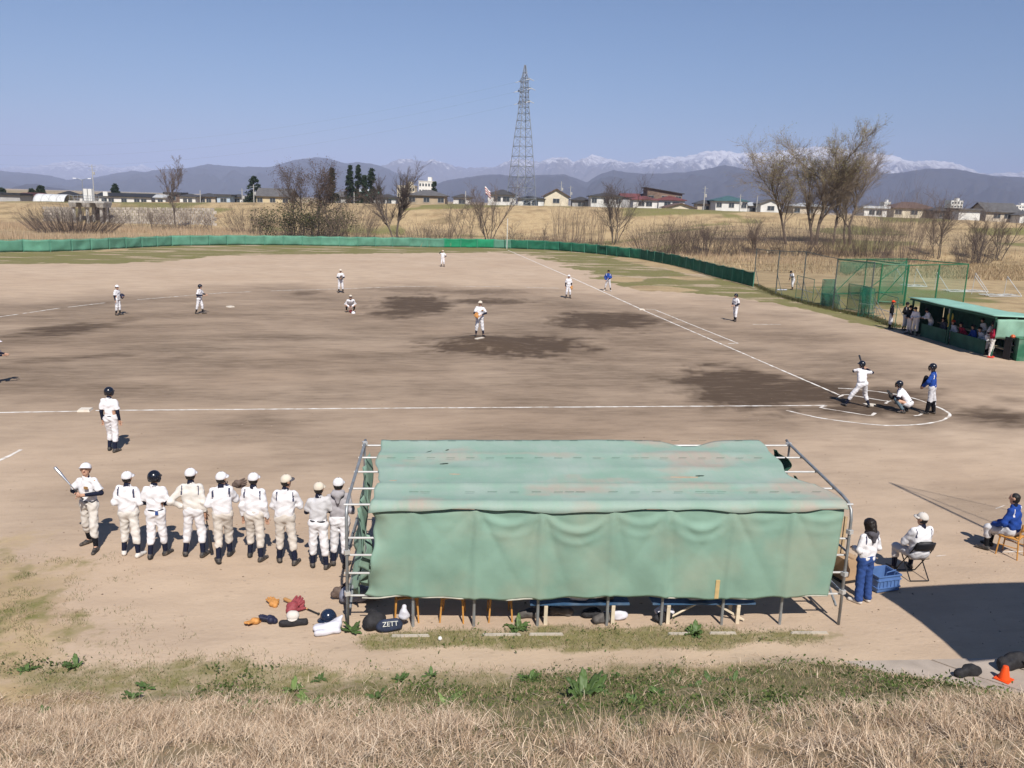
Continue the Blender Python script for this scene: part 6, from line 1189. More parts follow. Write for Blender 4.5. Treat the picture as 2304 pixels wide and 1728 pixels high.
def home():
    bf = gp(1932, 916)
    J = stand((((.26, .12, 1.36), (-.20, .20, 1.44)), ((.40, .02, 1.34), (.20, .16, 1.47))), w=.30, lean=.10, yaw=.9, bend=.06); J['P'] = v3(.03, -.02, .88); J['kL'] = v3(-.27, .10, .47); J['kR'] = v3(.24, .10, .45); J['aL'] = v3(-.46, .10, .085); J['tL'] = v3(-.52, .27, .03); J['aR'] = v3(.36, -.02, .085); J['tR'] = v3(.42, .16, .03); J['hL'] = v3(-.07, -.02, .84); J['hR'] = v3(.13, -.02, .84)
    for q in ('C', 'N', 'sL', 'sR', 'eL', 'eR', 'wL', 'wR'): J[q] = J[q]+v3(.02, 0, -.07)
    r, J, k, z = person('batter in his stance with back to us and dark helmet', bf, (.12, 1), J, H=1.74, head='helmet', res=.0195, seed=31)
    h = hand_world(r, J, 'R', .05); bat(h+np.array([-.03, -.02, -.10]), h+np.array([.16, .75, .38]), 'dark bat held up behind the batter’s helmet', BATB)
    cp = gp(2036, 928); cf = unit(gp(1079, 767)[:2]-cp[:2])
    J = squat((((.30, .20, .52), (.10, .44, .56)), ((.30, .20, .50), (.16, .30, .42))), lean=.16, knee=.24); r, J, k, z = person('catcher squatting behind home plate in mask and chest protector', cp, cf, J, H=1.74, head='catcher', res=.0195, seed=32, pants=C_WHITE)
    V, F = sdf_mesh([(J['P']+v3(-.07, .10, .12), J['C']+v3(-.09, .09, .05), .085, .085), (J['P']+v3(.07, .10, .12), J['C']+v3(.09, .09, .05), .085, .085), (J['C']+v3(-.1, -.13, -.08), J['C']+v3(.1, -.13, -.08), .04, .04)], .018, .04); obj('chest_protector', V, F, mat('protector_navy', (.03, .035, .09), .6, .2, 8), r, smooth=True)
    for S in 'LR': V, F = sdf_mesh([(J['k'+S]+v3(0, .035, .02), J['a'+S]+v3(0, .045, .05), .075, .058)], .017, .01); obj('shin_guard', V, F, mat('guard_teal', (.09, .13, .16), .5, .35, 18), r, smooth=True)
    glove(hand_world(r, J, 'L', .02)+np.array([0, 0, -.12]), (-.5, 0, z), 'black', 'black mitt held out by the catcher', 1.35, .016)
    up_ = gp(2090, 931); J = stand((((.27, .07, 1.14), (.12, .24, .95)), ((.27, .07, 1.14), (.10, .26, .98))), w=.04, step=.08, lean=.03, nod=.1)
    r, J, k, z = person('home plate umpire in blue jacket standing behind the catcher', up_, cf, J, 'jacket', C_BLUE, C_LGREY, head='umpire', H=1.80, res=.0195, stripe=C_WHITE, sock=C_BLACK, hem=C_WHITE, seed=33, sleeve=C_BLACK)
    for S in 'LR': V, F = sdf_mesh([(J['k'+S]+v3(0, .01, -.05), J['a'+S], .088, .06)], .018, .01); obj('leg_guard', V, F, C_BLACK, r, smooth=True)
    V, F = sdf_mesh([(v3(.0, .24, 1.25), v3(0, .34, .86), .07, .045), (v3(-.06, .22, 1.22), v3(.06, .22, 1.22), .05, .05)], .018, .03); obj('chest_pad', V, F, C_BLACK, r, smooth=True)
home()
def fdp(x, y): c, s = math.cos(fa), math.sin(fa); return (fd_a[0]+x*c-y*s, fd_a[1]+x*s+y*c)
def far_dugout_people():
    ref = gp(1079, 767); FG = 'players at the far dugout'; r = .027
    def fc(p, a=0.0): q = unit(ref[:2]-np.asarray(p)[:2]); return (q[0]*math.cos(a)-q[1]*math.sin(a), q[0]*math.sin(a)+q[1]*math.cos(a))
    person('player in orange-red cap and black jacket outside the far dugout', (13.45, 19.3), (.9, -.4), stand(('down', 'down'), w=.05, yaw=.2), 'jacket', C_BLACK, C_LGREY, headc=C_ORANGE, stripe=C_WHITE, sock=C_BLACK, H=1.76, res=r, group=FG, seed=41)
    person('player in black jacket with pale sleeve stripes and black cap', (13.95, 18.6), (.5, -1), stand(('front', 'front'), w=.05), 'jacket', C_BLACK, C_LGREY, headc=C_BLACK, stripe=C_LGREY, sock=C_BLACK, H=1.74, res=r, group=FG, seed=42)
    person('player in plain black jacket and grey trousers at the dugout corner', fdp(7.85, .22), (-1, -.2), stand(('belly', 'belly'), w=.05, nod=.3), 'jacket', C_BLACK, C_LGREY, headc=C_BLACK, stripe=None, sock=C_GREY, H=1.72, res=r, group=FG, seed=43)
    person('player in white leaning at the end of the far dugout wall', fdp(7.35, .12), (-1, -.4), stand(('front', 'belly'), w=.05, lean=.12, nod=.3), 'jacket', C_WHITE, C_LGREY, headc=C_BLACK, stripe=None, sock=C_BLACK, H=1.70, res=r, group=FG, seed=44)
    person('player in white bending over the far dugout front wall', fdp(6.75, -.45), (-1, .2), stand(('fwd', 'fwd'), w=.05, lean=.2, nod=.5), 'jacket', C_WHITE, C_LGREY, headc=C_BLACK, stripe=C_NAVY, sock=C_BLACK, H=1.70, res=r, group=FG, seed=45)
    seats = [(fdp(5.9, -.85), .42, C_DGREY, C_BLACK, 'seated player in dark grey top behind the first front panel'), (fdp(4.75, -.85), .42, C_LGREY, C_ORANGE, 'seated player in pale top at the gap of the front wall'), (fdp(3.85, -.85), .42, C_RED, C_BLACK, 'seated player in red top beside the middle post'), (fdp(3.0, -.85), .42, C_BLUE, C_BLACK, 'seated player in blue top right of the middle post'), (fdp(3.3, -1.6), .75, C_WHITE, C_BLACK, 'seated player in white on the raised back bench'), (fdp(2.1, -.85), .42, C_LGREY, C_BLACK, 'seated player in pale top leaning forward near the rack'), (fdp(2.2, -1.6), .75, C_DGREY, C_BLACK, 'seated player in dark top on the raised back bench')]
    for i, (p, h, c, hc, lab) in enumerate(seats): person(lab, p, (-1, .15), seated(h, None, .10+.06*(i % 3), yaw=.2*((i % 3)-1)), 'jacket', c, C_LGREY, headc=hc, stripe=None, H=1.70, res=.029, group='players sitting in the far dugout', seed=50+i, sock=C_BLACK)
    person('player in pale grey jersey standing before the rack', (13.2, 10.45), (.7, -1), stand(('belly', 'front'), w=.05, lean=.08, nod=.3), 'jersey', C_LGREY, C_WHITE, headc=C_BLACK, H=1.74, res=r, group=FG, seed=58)
    person('player in red jacket and red shoes before the black rack', (12.72, 9.5), (.9, -.5), stand(('pocket', 'front'), w=.02, step=.05), 'jacket', C_RED, C_CREAM, headc=C_BLACK, stripe=C_WHITE, shoe=SHOE_R, sock=C_CREAM, H=1.76, res=r, group=FG, seed=59)
    for i, (x, y, zz) in enumerate(((13.42, 9.0, 1.115), (13.95, 8.7, 1.17))): helmet((x, y, zz), ['orange helmet on top of the black rack', 'orange helmet on the green cabinet'][i], mat('orange_helmet', (.5, .10, .03), .3, .1))
    for i, (x, y, zz) in enumerate(((13.30, 9.0, .42), (13.56, 8.95, .42), (13.30, 9.0, .765), (13.56, 8.95, .765))): helmet((x, y, zz), ['dark helmet on the lower shelf of the rack, field side', 'dark helmet on the lower shelf of the rack, cabinet side', 'dark helmet on the upper shelf of the rack, field side', 'dark helmet on the upper shelf of the rack, cabinet side'][i])
far_dugout_people()
# ================================================================== the right-hand corner, gear on the ground, things under the tent
def rot2(a): return np.array([[math.cos(a), -math.sin(a)], [math.sin(a), math.cos(a)]])
# --- woman with long hair
wp = gp(1938, 1354); r, J, k, z = person('woman with long dark hair and blue jeans beside the tent', wp, (-.25, 1), stand((((.25, -.02, 1.13), (.13, .22, 1.08)), ((.25, -.02, 1.13), (.12, .22, 1.08))), w=.03, yaw=.1, nod=.15), 'jacket', C_WHITE, C_JEAN, H=1.60, head=None, hair='long', extra='hood', res=.0175, skirt=1.0, shoe=SHOE_W, seed=71)
# --- folding chair and the man on it
TUBE_B = mat('black_chair_tube', (.03, .03, .032), .4, .15, metal=.3); PAD = mat('black_vinyl', (.02, .02, .025), .45, .15, 8); SEATB = mat('brown_seat_board', (.26, .20, .15), .7, .2, 5)
def folding_chair(x, y, rz_, label):
    o = thing('folding_chair', label, 'chair', (x, y, 0), rz_)          # local +y is forward
    for s in (-1, 1):
        MB().tube([(s*.21, .24, .02), (s*.21, -.10, .46), (s*.20, -.24, .66), (s*.19, -.30, .80)], .012, 7).build('front_leg', TUBE_B, o); MB().tube([(s*.19, -.27, .02), (s*.19, .14, .44)], .012, 7).build('rear_leg', TUBE_B, o)
    MB().tube([(-.19, -.30, .80), (-.12, -.32, .845), (.12, -.32, .845), (.19, -.30, .80)], .012, 7).build('top_bar', TUBE_B, o)
    MB().tube([(-.21, .24, .02), (.21, .24, .02)], .011, 6).build('front_foot_bar', TUBE_B, o); MB().tube([(-.19, -.27, .02), (.19, -.27, .02)], .011, 6).build('rear_foot_bar', TUBE_B, o)
    V = [(-.19+.38*s, -.20-.22*(k*.5+.5)*.55-.03*math.sin(PI*s), .66+.17*k) for s in np.linspace(0, 1, 9) for k in np.linspace(0, 1, 5)]; V, F = sheet(V, 9, 5, .03); obj('backrest', V, F, PAD, o, smooth=True)
    V = [(-.20+.40*s, -.18+.38*k, .445+.02*k-.01*math.sin(PI*s)) for s in np.linspace(0, 1, 7) for k in np.linspace(0, 1, 7)]; V, F = sheet(V, 7, 7, .035); obj('seat', V, F, SEATB, o, smooth=True)
    return o
cx, cy = -7.57, -14.12; folding_chair(cx, cy, -.06, 'black folding chair under the man in the white cap')
J = seated(.46, (((.25, .14, .72), (.08, .36, .62)), ((.25, .14, .72), (.08, .36, .62))), lean=.0, yaw=.5, knee=.10)
person('man in white cap and white jacket sitting on the folding chair', (cx-.01, cy-.13), (-.02, 1), J, 'jacket', C_WHITE, C_LGREY, headc=C_OFF, H=1.74, res=.0175, seed=72, bulk=1.12, sleeve=C_NAVY)
# --- person in blue on an orange wooden chair at the picture edge
ORW = mat('orange_wood', (.52, .25, .06), .5, .2, 5, spec=.4)
def wooden_chair(x, y, rz_, label, back=True, group=None):
    o = thing('wooden_chair', label, 'chair', (x, y, 0), rz_, group)
    for sx in (-1, 1):
        MB().tube([(sx*.19, .20, .0), (sx*.17, .17, .43)], [.014, .018], 7).build('leg', ORW, o); MB().tube([(sx*.20, -.22, .0), (sx*.175, -.18, .43), (sx*.17, -.22, .78)], [.014, .018, .014], 7).build('leg', ORW, o)
        MB().tube([(sx*.185, .17, .24), (sx*.185, -.19, .24)], .010, 6).build('side_rail', ORW, o)
    V = [(-.20+.40*s, -.19+.39*k, .44+.012*math.cos(PI*(s-.5)*2)) for s in np.linspace(0, 1, 7) for k in np.linspace(0, 1, 7)]; V, F = sheet(V, 7, 7, .03); obj('seat', V, F, ORW, o, smooth=True)
    MB().tube([(-.175, .17, .40), (.175, .17, .40)], .013, 6).build('front_rail', ORW, o)
    if back:
        V = [(-.19+.38*s, -.215-.04*math.sin(PI*s)-.02*k, .62+.17*k) for s in np.linspace(0, 1, 9) for k in np.linspace(0, 1, 4)]; V, F = sheet(V, 9, 4, .022); obj('backrest', V, F, ORW, o, smooth=True)
    return o
ox, oy = -4.78, -13.35; wooden_chair(ox, oy, .55, 'orange wooden chair at the right edge under the person in blue')
person('person in blue and white jacket sitting at the right edge', (ox, oy), (-.55, 1), seated(.46, (((.26, .10, .72), (.12, .34, .60)),)*2, lean=.03, yaw=.2, knee=.06), 'jacket', C_BLUE, C_LGREY, head=None, H=1.74, res=.0175, stripe=C_WHITE, hem=C_WHITE, sock=C_BLACK, seed=73)
# --- green board with wooden frame and cardboard box behind the tent corner
WOODL = mat('pale_wood', (.45, .33, .20), .8, .2, 5); bd = thing('green_board', 'green board in a pale wooden frame leaning behind the tent corner', 'board', (-9.35, -13.75, 0), -.1)
MB().box((0, 0, .62), (.62, .03, 1.0)).build('panel', mat('board_green', (.03, .12, .05), .7, .15, 3), bd)
for x in (-.34, .34, .42): MB().box((x, -.01, .6), (.05, .05, 1.14)).build('frame_post', WOODL, bd)
for z in (1.14, .1): MB().box((.02, -.01, z), (.70, .045, .05)).build('frame_rail', WOODL, bd)
bx_ = MB().box((0, 0, .24), (.34, .3, .46), .1); o = thing('cardboard_box', 'brown box standing below the green board', 'box', (-9.0, -14.12, 0), .1); bx_.build('carton', mat('cardboard', (.42, .28, .17), .9, .1, 4), o); MB().box((0, 0, .475), (.05, .302, .012), .1).build('tape', mat('tape_brown', (.35, .22, .12), .4), o); MB().box((0, 0, .02), (.44, .4, .03), .1).build('base_board', BLK, o)
# --- blue plastic crate with slots
CRB = mat('blue_crate', (.10, .19, .42), .45, .12, 6, spec=.4, trans=.1); cr = thing('plastic_crate', 'pale blue plastic crate beside the woman in jeans', 'crate', (-8.52, -14.55, 0), .15)
for nm, c, sz in (('long_wall', (0, -.20, .17), (.50, .012, .30)), ('long_wall', (0, .20, .17), (.50, .012, .30)), ('short_wall', (-.25, 0, .17), (.012, .40, .30)), ('short_wall', (.25, 0, .17), (.012, .40, .30)), ('bottom', (0, 0, .02), (.48, .38, .012))): MB().box(c, sz).build(nm, CRB, cr)
for z in (.33, .25, .10):
    m = MB()
    for c, sz in (((0, -.212, z), (.53, .022, .022)), ((0, .212, z), (.53, .022, .022)), ((-.262, 0, z), (.022, .40, .022)), ((.262, 0, z), (.022, .40, .022))): m.box(c, sz)
    m.build('rim', CRB, cr)
for i in range(6): MB().box((-.21+i*.084, -.214, .175), (.014, .016, .13)).build('rib', CRB, cr)
o = MB().tube([(-.1, -.2, .34), (-.1, -.22, .42), (.12, -.2, .44), (.12, -.18, .34)], .01, 6).build('handle', CRB, cr)
# --- traffic cone and dark bags on the concrete
CONE = mat('cone_orange', (.85, .085, .012), .5, .08, 5); cn = thing('traffic_cone', 'small orange cone on the concrete apron', 'cone', (-8.50, -17.80, .05), .3); cn.scale = (.72, .72, .72)
MB().lathe([(.12, .015), (.115, .03), (.055, .30), (.048, .31)], n=20).build('body', CONE, cn, True); MB().box((0, 0, .01), (.30, .30, .02), .2).build('foot', CONE, cn)
def bag(loc, rz_, prims, m_, label, name='kit_bag', amp=.012, h=.02, strap=None):
    V, F = sdf_mesh([(v3(*a), v3(*b), ra, rb) for a, b, ra, rb in prims], h, .05, lambda Q: -(Q[..., 2]-.004), amp, 7, loc[0]*3); o = thing(name, label, 'bag', (loc[0], loc[1], loc[2] if len(loc) > 2 else float(zg(loc[0], loc[1]))), rz_)
    obj('body', V, F, m_, o, smooth=True)
    if strap: MB().tube([v3(*p) for p in strap], .014, 6).build('strap', PAD, o)
    return o
BAGB = mat('black_nylon', (.022, .021, .024), .75, .4, 9, .7, 16, spec=.3); BAGG = mat('grey_black_bag', (.10, .09, .085), .7, .35, 7, .5, 18); WHP = mat('white_plastic_bag', (.68, .67, .74), .4, .08, 6, .6, 12, spec=.4, trans=.1); BAGN = mat('navy_bag', (.03, .04, .075), .7, .2, 9, .4, 18)
bag((-8.98, -17.62, .03), .1, [((-.16, 0, .06), (.14, .02, .07), .08, .09), ((-.04, 0, .11), (.08, .03, .14), .06, .05), ((.14, 0, .05), (.22, -.02, .04), .05, .03)], BAGB, 'dark bag lying left of the orange cone', strap=[(-.28, .0, .05), (-.42, -.03, .02), (-.52, .02, .02)])
bag((-8.12, -17.55, .03), .2, [((-.16, .05, .10), (.22, .05, .11), .11, .12), ((.0, .08, .17), (.18, 0, .16), .09, .09), ((-.2, 0, .06), (-.24, .04, .14), .06, .03)], BAGB, 'large dark bag right of the orange cone', strap=[(.06, -.1, .22), (.14, -.16, .14), (.22, -.16, .04)])
bag((-7.55, -17.5, .03), -.3, [((-.15, 0, .10), (.16, 0, .11), .10, .11), ((0, 0, .2), (.1, .03, .18), .05, .05)], BAGG, 'grey-black bag behind the large dark bag at the edge')
# --- gear beside the tent
def on(p, dz=0.0): return np.array([p[0], p[1], float(zg(p[0], p[1]))+dz])
glove(on((-20.0, -14.75), .02), (-1.25, .25, 2.2), 'tan', 'tan glove lying nearest the bank, first of the pile', 1.0); glove(on((-19.8, -14.24), .02), (-1.2, 0, .5), 'tan', 'tan glove lying farthest from the bank above the pile', 1.0)
glove(on((-19.55, -14.5), .04), (-1.0, .3, -.6), 'red', 'dark red glove lying beside the wooden bat', 1.3); glove(on((-19.73, -14.82), .03), (-1.1, .2, 1.4), 'navy', 'navy glove lying between the tan glove and the dark pouch', 1.1)
bat(on((-19.03, -14.62), .03), on((-19.66, -14.06), .06), 'wooden training bat with dark grip lying on the dirt', BATW, L=.86)
helmet(on((-18.86, -14.75)), 'dark navy helmet lying beside the tent post', mat('navy_helmet', (.012, .022, .05), .2, .1, spec=.5), 'helmet', 2.2).scale = (1.15, 1.15, 1.15)
bag((-19.42, -14.93), .1, [((-.17, 0, .06), (.17, 0, .05), .07, .06), ((.15, .0, .07), (.20, 0, .10), .04, .02)], BAGB, 'small shiny dark pouch lying open in the glove pile', 'pouch', .008, .014)
V, F = sdf_mesh([(v3(-.02, 0, .06), v3(.03, 0, .06), .085, .08)], .013, .01, lambda Q: -(Q[..., 2]-.01)); o = obj('ball_cap', V, F, C_OFF, None, smooth=True); o.location = tuple(on((-19.44, -14.88), .10)); tag(o, 'pale cap lying on the dark pouch', 'cap'); vs = [(.09*math.sin(a)-.0, -(.07+.06*q/3)*math.cos(a), .03-.01*q/3) for a in np.linspace(-1.3, 1.3, 7) for q in range(4)]; V, F = sheet(vs, 7, 4, .008); obj('visor', V, F, C_OFF, o, smooth=True)
bag((-18.83, -15.2), .12, [((-.20, -.10, .05), (.12, -.06, .06), .05, .06), ((-.20, .08, .06), (.14, .10, .09), .055, .07), ((-.2, 0, .07), (.12, 0, .10), .06, .07), ((.14, .06, .12), (.22, .10, .20), .07, .02)], WHP, 'white plastic bag lying at the foot of the tent post', 'plastic_bag', .014, .014)
glove(on((-18.83, -14.05), .10), (.2, 1.2, .3), 'brown', 'brown glove hanging at the tent corner', 1.3)
bag((-18.45, -14.22), .1, [((-.15, 0, .16), (.2, 0, .16), .12, .12), ((-.1, 0, .24), (.1, 0, .24), .1, .1)], mat('grey_blue_bag', (.20, .21, .27), .7, .2, 9, .3, 20), 'grey-blue bag behind the tent corner post', 'kit_bag', .01, .02); bag((-18.15, -14.05), .3, [((-.12, 0, .12), (.14, 0, .14), .10, .12)], WHP, 'white and blue bag inside the tent corner', 'kit_bag', .012, .02)
bag((-18.1, -15.17), .2, [((-.06, 0, .12), (.06, 0, .14), .13, .14), ((0, .05, .24), (.03, 0, .22), .09, .08)], BAGB, 'black backpack by the first low post under the tent', 'backpack', .01, .018)
cb = bag((-17.84, -15.27), .1, [((-.14, 0, .09), (.13, 0, .09), .09, .085), ((-.1, -.02, .17), (.1, -.02, .17), .06, .06)], BAGN, 'navy bag with pale lettering on it beside the black backpack', 'kit_bag', .006, .016)
fc = bpy.data.curves.new('bag_lettering', 'FONT'); fc.body = 'ZETT'; fc.size = .11; fc.extrude = .002; fc.align_x = 'CENTER'; _t = bpy.data.objects.new('tmp', fc); COL.objects.link(_t); bpy.context.view_layer.update(); _m = bpy.data.meshes.new_from_object(_t.evaluated_get(bpy.context.evaluated_depsgraph_get())); bpy.data.objects.remove(_t); fo = bpy.data.objects.new('lettering', _m); link(fo, cb); fo.location = (0, -.100, .14); fo.rotation_euler = (math.radians(68), 0, 0); _m.materials.clear(); _m.materials.append(mat('pale_print', (.6, .6, .55), .8))
def tent_pt(x, y): p = TL+rot2(ta) @ np.array([x, y]); return p
TG = 'orange wooden chairs inside the tent'
for i, (x, y, a, lab) in enumerate(((.95, .34, .1, 'orange chair nearest the white plastic bag inside the tent'), (1.75, .34, -.1, 'middle orange chair inside the tent'), (2.55, .36, .05, 'orange chair nearest the blue bench inside the tent'))): p = tent_pt(x, y); wooden_chair(p[0], p[1], ta+a, lab, True, TG)
p = tent_pt(.93, .0); bag((p[0], p[1], .12), 0, [((0, 0, .10), (.0, 0, .24), .09, .05)], WHP, 'white plastic bag hanging from the first chair in the tent', 'plastic_bag', .01, .014)
BENB = mat('blue_bench_paint', (.035, .09, .18), .6, .2, 4, dirt=(.2, .25, .3), dirt_amt=.4, dscale=5); BENL = mat('cream_wood', (.62, .53, .40), .8, .15, 6)
for i, (x0, x1, lab) in enumerate(((3.05, 4.75, 'blue plank bench in the middle of the tent'), (5.15, 6.95, 'blue plank bench with pale legs near the right end of the tent'))):
    c = tent_pt((x0+x1)/2, .27); o = thing('bench', lab, 'bench', (c[0], c[1], 0), ta, 'benches inside the tent'); L = x1-x0
    for j in range(3): MB().box((0, -.16+j*.16, .38), (L, .148, .035)).build('plank', BENB, o)
    for s in (-1, 1):
        for yy in (-.2, .2): MB().box((s*L*.34, yy, .18), (.06, .05, .36)).build('leg', BENL, o)
        MB().box((s*L*.34, 0, .34), (.06, .46, .05)).build('cross_bar', BENL, o)
    if i: MB().tube([(-.55, -.1, .06), (.1, -.05, .40)], .02, 5).build('stay', BENL, o); MB().tube([(.75, -.15, .03), (.1, -.1, .40)], .02, 5).build('stay', BENL, o)
for i, (x, y, m_, lab) in enumerate([(3.05, .30, BAGG, 'dark round bag under the tent left of the dock plant post'), (3.35, .42, BAGB, 'black bag under the middle bench'), (3.62, .38, BAGG, 'grey bag under the end of the middle bench'), (4.15, .3, BAGB, 'crumpled black bag beside the fourth low post'), (4.32, .12, BAGG, 'grey-black bag touching the fourth low post'), (4.55, .22, WHP, 'pair of pale shoes and cloth beyond the fourth low post'), (5.42, .25, WHP, 'pale shoes on a dark bag under the right bench'), (5.38, .15, BAGB, 'dark flat bag under the pale shoes at the right bench'), (6.45, .5, BAGN, 'navy cloth hanging off the right bench')]):
    p = tent_pt(x, y); w = .10+.02*(i % 3); bag((p[0], p[1], .22 if i == 8 else (.05 if i == 6 else 0.0)), ta+.3*math.sin(i*2), [((-w, 0, .07), (w, .02, .08), .075, .08), ((-.03, 0, .11), (.05, 0, .10), .05, .05)], m_, lab, 'kit_bag', .014, .018)
for i, (x, y, m_, lab) in enumerate([(3.9, .17, WHP, 'white bundle on the middle bench'), (4.35, .2, BAGG, 'dark bundle on the middle bench'), (5.95, .17, WHP, 'white bundle on the right bench')]):
    p = tent_pt(x, y); bag((p[0], p[1], .40), ta, [((-.1, 0, .05), (.1, 0, .05), .07, .07)], m_, lab, 'bundle', .01, .018)
o = MB().lathe([(.004, -.036), (.025, -.026), (.036, 0), (.025, .026), (.004, .036)], n=12).build('baseball', mat('ball_white', (.72, .7, .68), .7), None, True); q = gp(990, 1441); o.location = (q[0], q[1], .036); tag(o, 'white ball lying on the grass behind the tent', 'ball')
# --- what stands just outside the frame on the right and casts the shadows seen there
SHR = mat('booth_roof', (.30, .31, .32), .7, .2, 2); bt = thing('shade_roof', 'flat shade roof on posts over the bank, just outside the picture', 'roof', (0, 0, 0))
bz = 5.0; V = [(-8.25+s*6.0+.10*math.sin(3*k), -19.03-k*2.55-.12*s+.05*math.sin(5*s)-.18*(1-min(1, s/.06))*(k < .1), bz+.06*math.sin(PI*s)) for s in np.linspace(0, 1, 13) for k in np.linspace(0, 1, 5)]; V, F = sheet(V, 13, 5, .08); obj('roof_sheet', V, F, SHR, bt)
for x in (-4.4, -2.3):
    for y in (-19.3, -21.5): MB().tube([(x, y, float(zg(x, y))-.1), (x, y, bz)], .05, 8).build('post', PIPE, bt)
bs = thing('backstop_pole', 'slender steel backstop pole with guy wires, just outside the picture', 'pole', (-3.69, -17.22, 0)); PHt = 9.7
MB().tube([(0, 0, -.2), (0, 0, PHt)], [.05, .035], 8).build('shaft', PIPE, bs); MB().tube([(0, 0, PHt), (2.3, -4.0, float(zg(-1.39, -21.2)))], .014, 5).build('guy_wire', PIPE, bs); MB().tube([(0, 0, PHt-.05), (6.0, .4, 0)], .012, 5).build('guy_wire', PIPE, bs)
V = [(6.0*s, .4*s, PHt*(1-s)-.1+(-(PHt*(1-s))+.2)*k) for s in np.linspace(0, .95, 9) for k in np.linspace(0, 1, 5)]; V, F = sheet(V, 9, 5, .004); obj('net', V, F, mat('backstop_net', (.1, .1, .1), .9, .1, alpha=.06), bs)
# ================================================================== foreground turf, straw and dock plants
def scatter(n, x0, x1, y0, y1, seed): rs = np.random.default_rng(seed); return np.stack([rs.uniform(x0, x1, n), rs.uniform(y0, y1, n)], -1), rs
def put(xy, dz=-.01):
    z = zg(xy[:, 0], xy[:, 1])+np.where(xy[:, 1] < foot_y(xy[:, 0])+.3, (fbm(xy[:, 0]*1.7, xy[:, 1]*1.7, seed=5)-.5)*.16, 0)
    return np.concatenate([xy, (z+dz)[:, None]], 1)
def view_keep(P, m=260):
    q = project(P); return P[(q[:, 0] > -m) & (q[:, 0] < PW+m) & (q[:, 1] < PH+m*2)]
S_ = lambda xy: foot_y(xy[:, 0])-xy[:, 1]
GREENT = ((.12, .15, .05), (.16, .18, .07), (.095, .12, .04), (.20, .20, .09), (.25, .23, .12))
STR = ((.60, .455, .33), (.66, .52, .385), (.50, .365, .255), (.40, .28, .19), (.72, .585, .445), (.30, .21, .14))
# straw: long dead blades, matted and leaning downhill
xy, rs = scatter(235000, -24.5, -7.0, -24.6, -16.6, 21); s = S_(xy); n1 = fbm(xy[:, 0]*.8, xy[:, 1]*.8, seed=91); n2 = fbm(xy[:, 0]*2.6, xy[:, 1]*2.6, seed=93)
n4 = fbm(xy[:, 0]*5.5, xy[:, 1]*5.5, oct=3, seed=95)
k = rs.random(len(xy)) < np.maximum(sstep(-.5, .6, s-straw_start(xy[:, 0])+(n1-.5)*2.6+(fbm(xy[:, 0]*.45, xy[:, 1]*.7, oct=2, seed=111)-.5)*2.4), .05*(s > -.4))*(.06+1.05*sstep(.38, .58, .35*n1+.35*n2+.3*n4)); P = view_keep(put(xy[k])); rs.shuffle(P)
half_ = int(len(P)*.36)
tag(blades(P[:half_], .10, .0048, 1.6, STR, 31, 'straw', bend=.8, nseg=3, wind=(.25, .2)), 'pale dry straw grass covering the near bank', 'grass', kind='stuff')
tag(blades(P[half_:], .085, .0056, 2.4, STR, 32, 'straw_thatch', bend=.5, nseg=2, wind=(.1, .1)), 'flattened dry thatch between the straw on the near bank', 'grass', kind='stuff')
# taller tufts
cx_, rs = scatter(420, -23.5, -7.5, -24.2, -18.0, 23); m_ = S_(cx_) > straw_start(cx_[:, 0]); cx_ = cx_[m_]; P = np.repeat(cx_, 34, 0)+rs.normal(0, .05, (len(cx_)*34, 2)); P = view_keep(put(P)); tag(blades(P, .25, .0038, .9, STR, 33, 'straw_tufts', bend=.6, nseg=3, wind=(.05, .2)), 'taller tufts of dead grass on the near bank', 'grass', kind='stuff')
# short green turf: foot of the bank, strip behind the tent, thin growth at left
xy, rs = scatter(250000, -25.5, -7.0, -23.5, -11.6, 25); s = S_(xy); n1 = fbm(xy[:, 0]*1.2, xy[:, 1]*1.2, seed=67); n3 = fbm(xy[:, 0]*3.1, xy[:, 1]*3.1, seed=97)
band = sstep(-.3, .4, s-green_start(xy[:, 0])+(n1-.5)*1.0)*(.30*sstep(.5, .68, n1)+.85*sstep(.9, -.4, s-straw_start(xy[:, 0])+(fbm(xy[:, 0]*.8, xy[:, 1]*.8, seed=69)-.5)*1.8)); band *= .30+.85*sstep(.35, .6, n3)
strip = sstep(1.1, .75, ell(xy[:, 0], xy[:, 1], 1325, 1436, 560, 30, 4)+(fbm(xy[:, 0]*1.6, xy[:, 1]*1.6, seed=65)-.5)*.8)
left = .9*sstep(1.1, .1, ell(xy[:, 0], xy[:, 1], -20, 1385, 400, 270, 0)+(fbm(xy[:, 0]*1.5, xy[:, 1]*1.5, seed=61)-.5)*1.0)*sstep(.42, .62, n3)
apr = (xy[:, 0] > -10.6) & (xy[:, 1] > -18.3-.0*xy[:, 0]) & (s < .05)
k = (rs.random(len(xy)) < np.maximum(np.maximum(band, strip*1.0), left)) & ~apr; P = view_keep(put(xy[k]))
tag(blades(P, .06, .0045, .9, GREENT+STR[2:4], 35, 'green_grass', bend=.5, nseg=2), 'short patchy green grass at the foot of the bank and behind the tent', 'grass', kind='stuff')
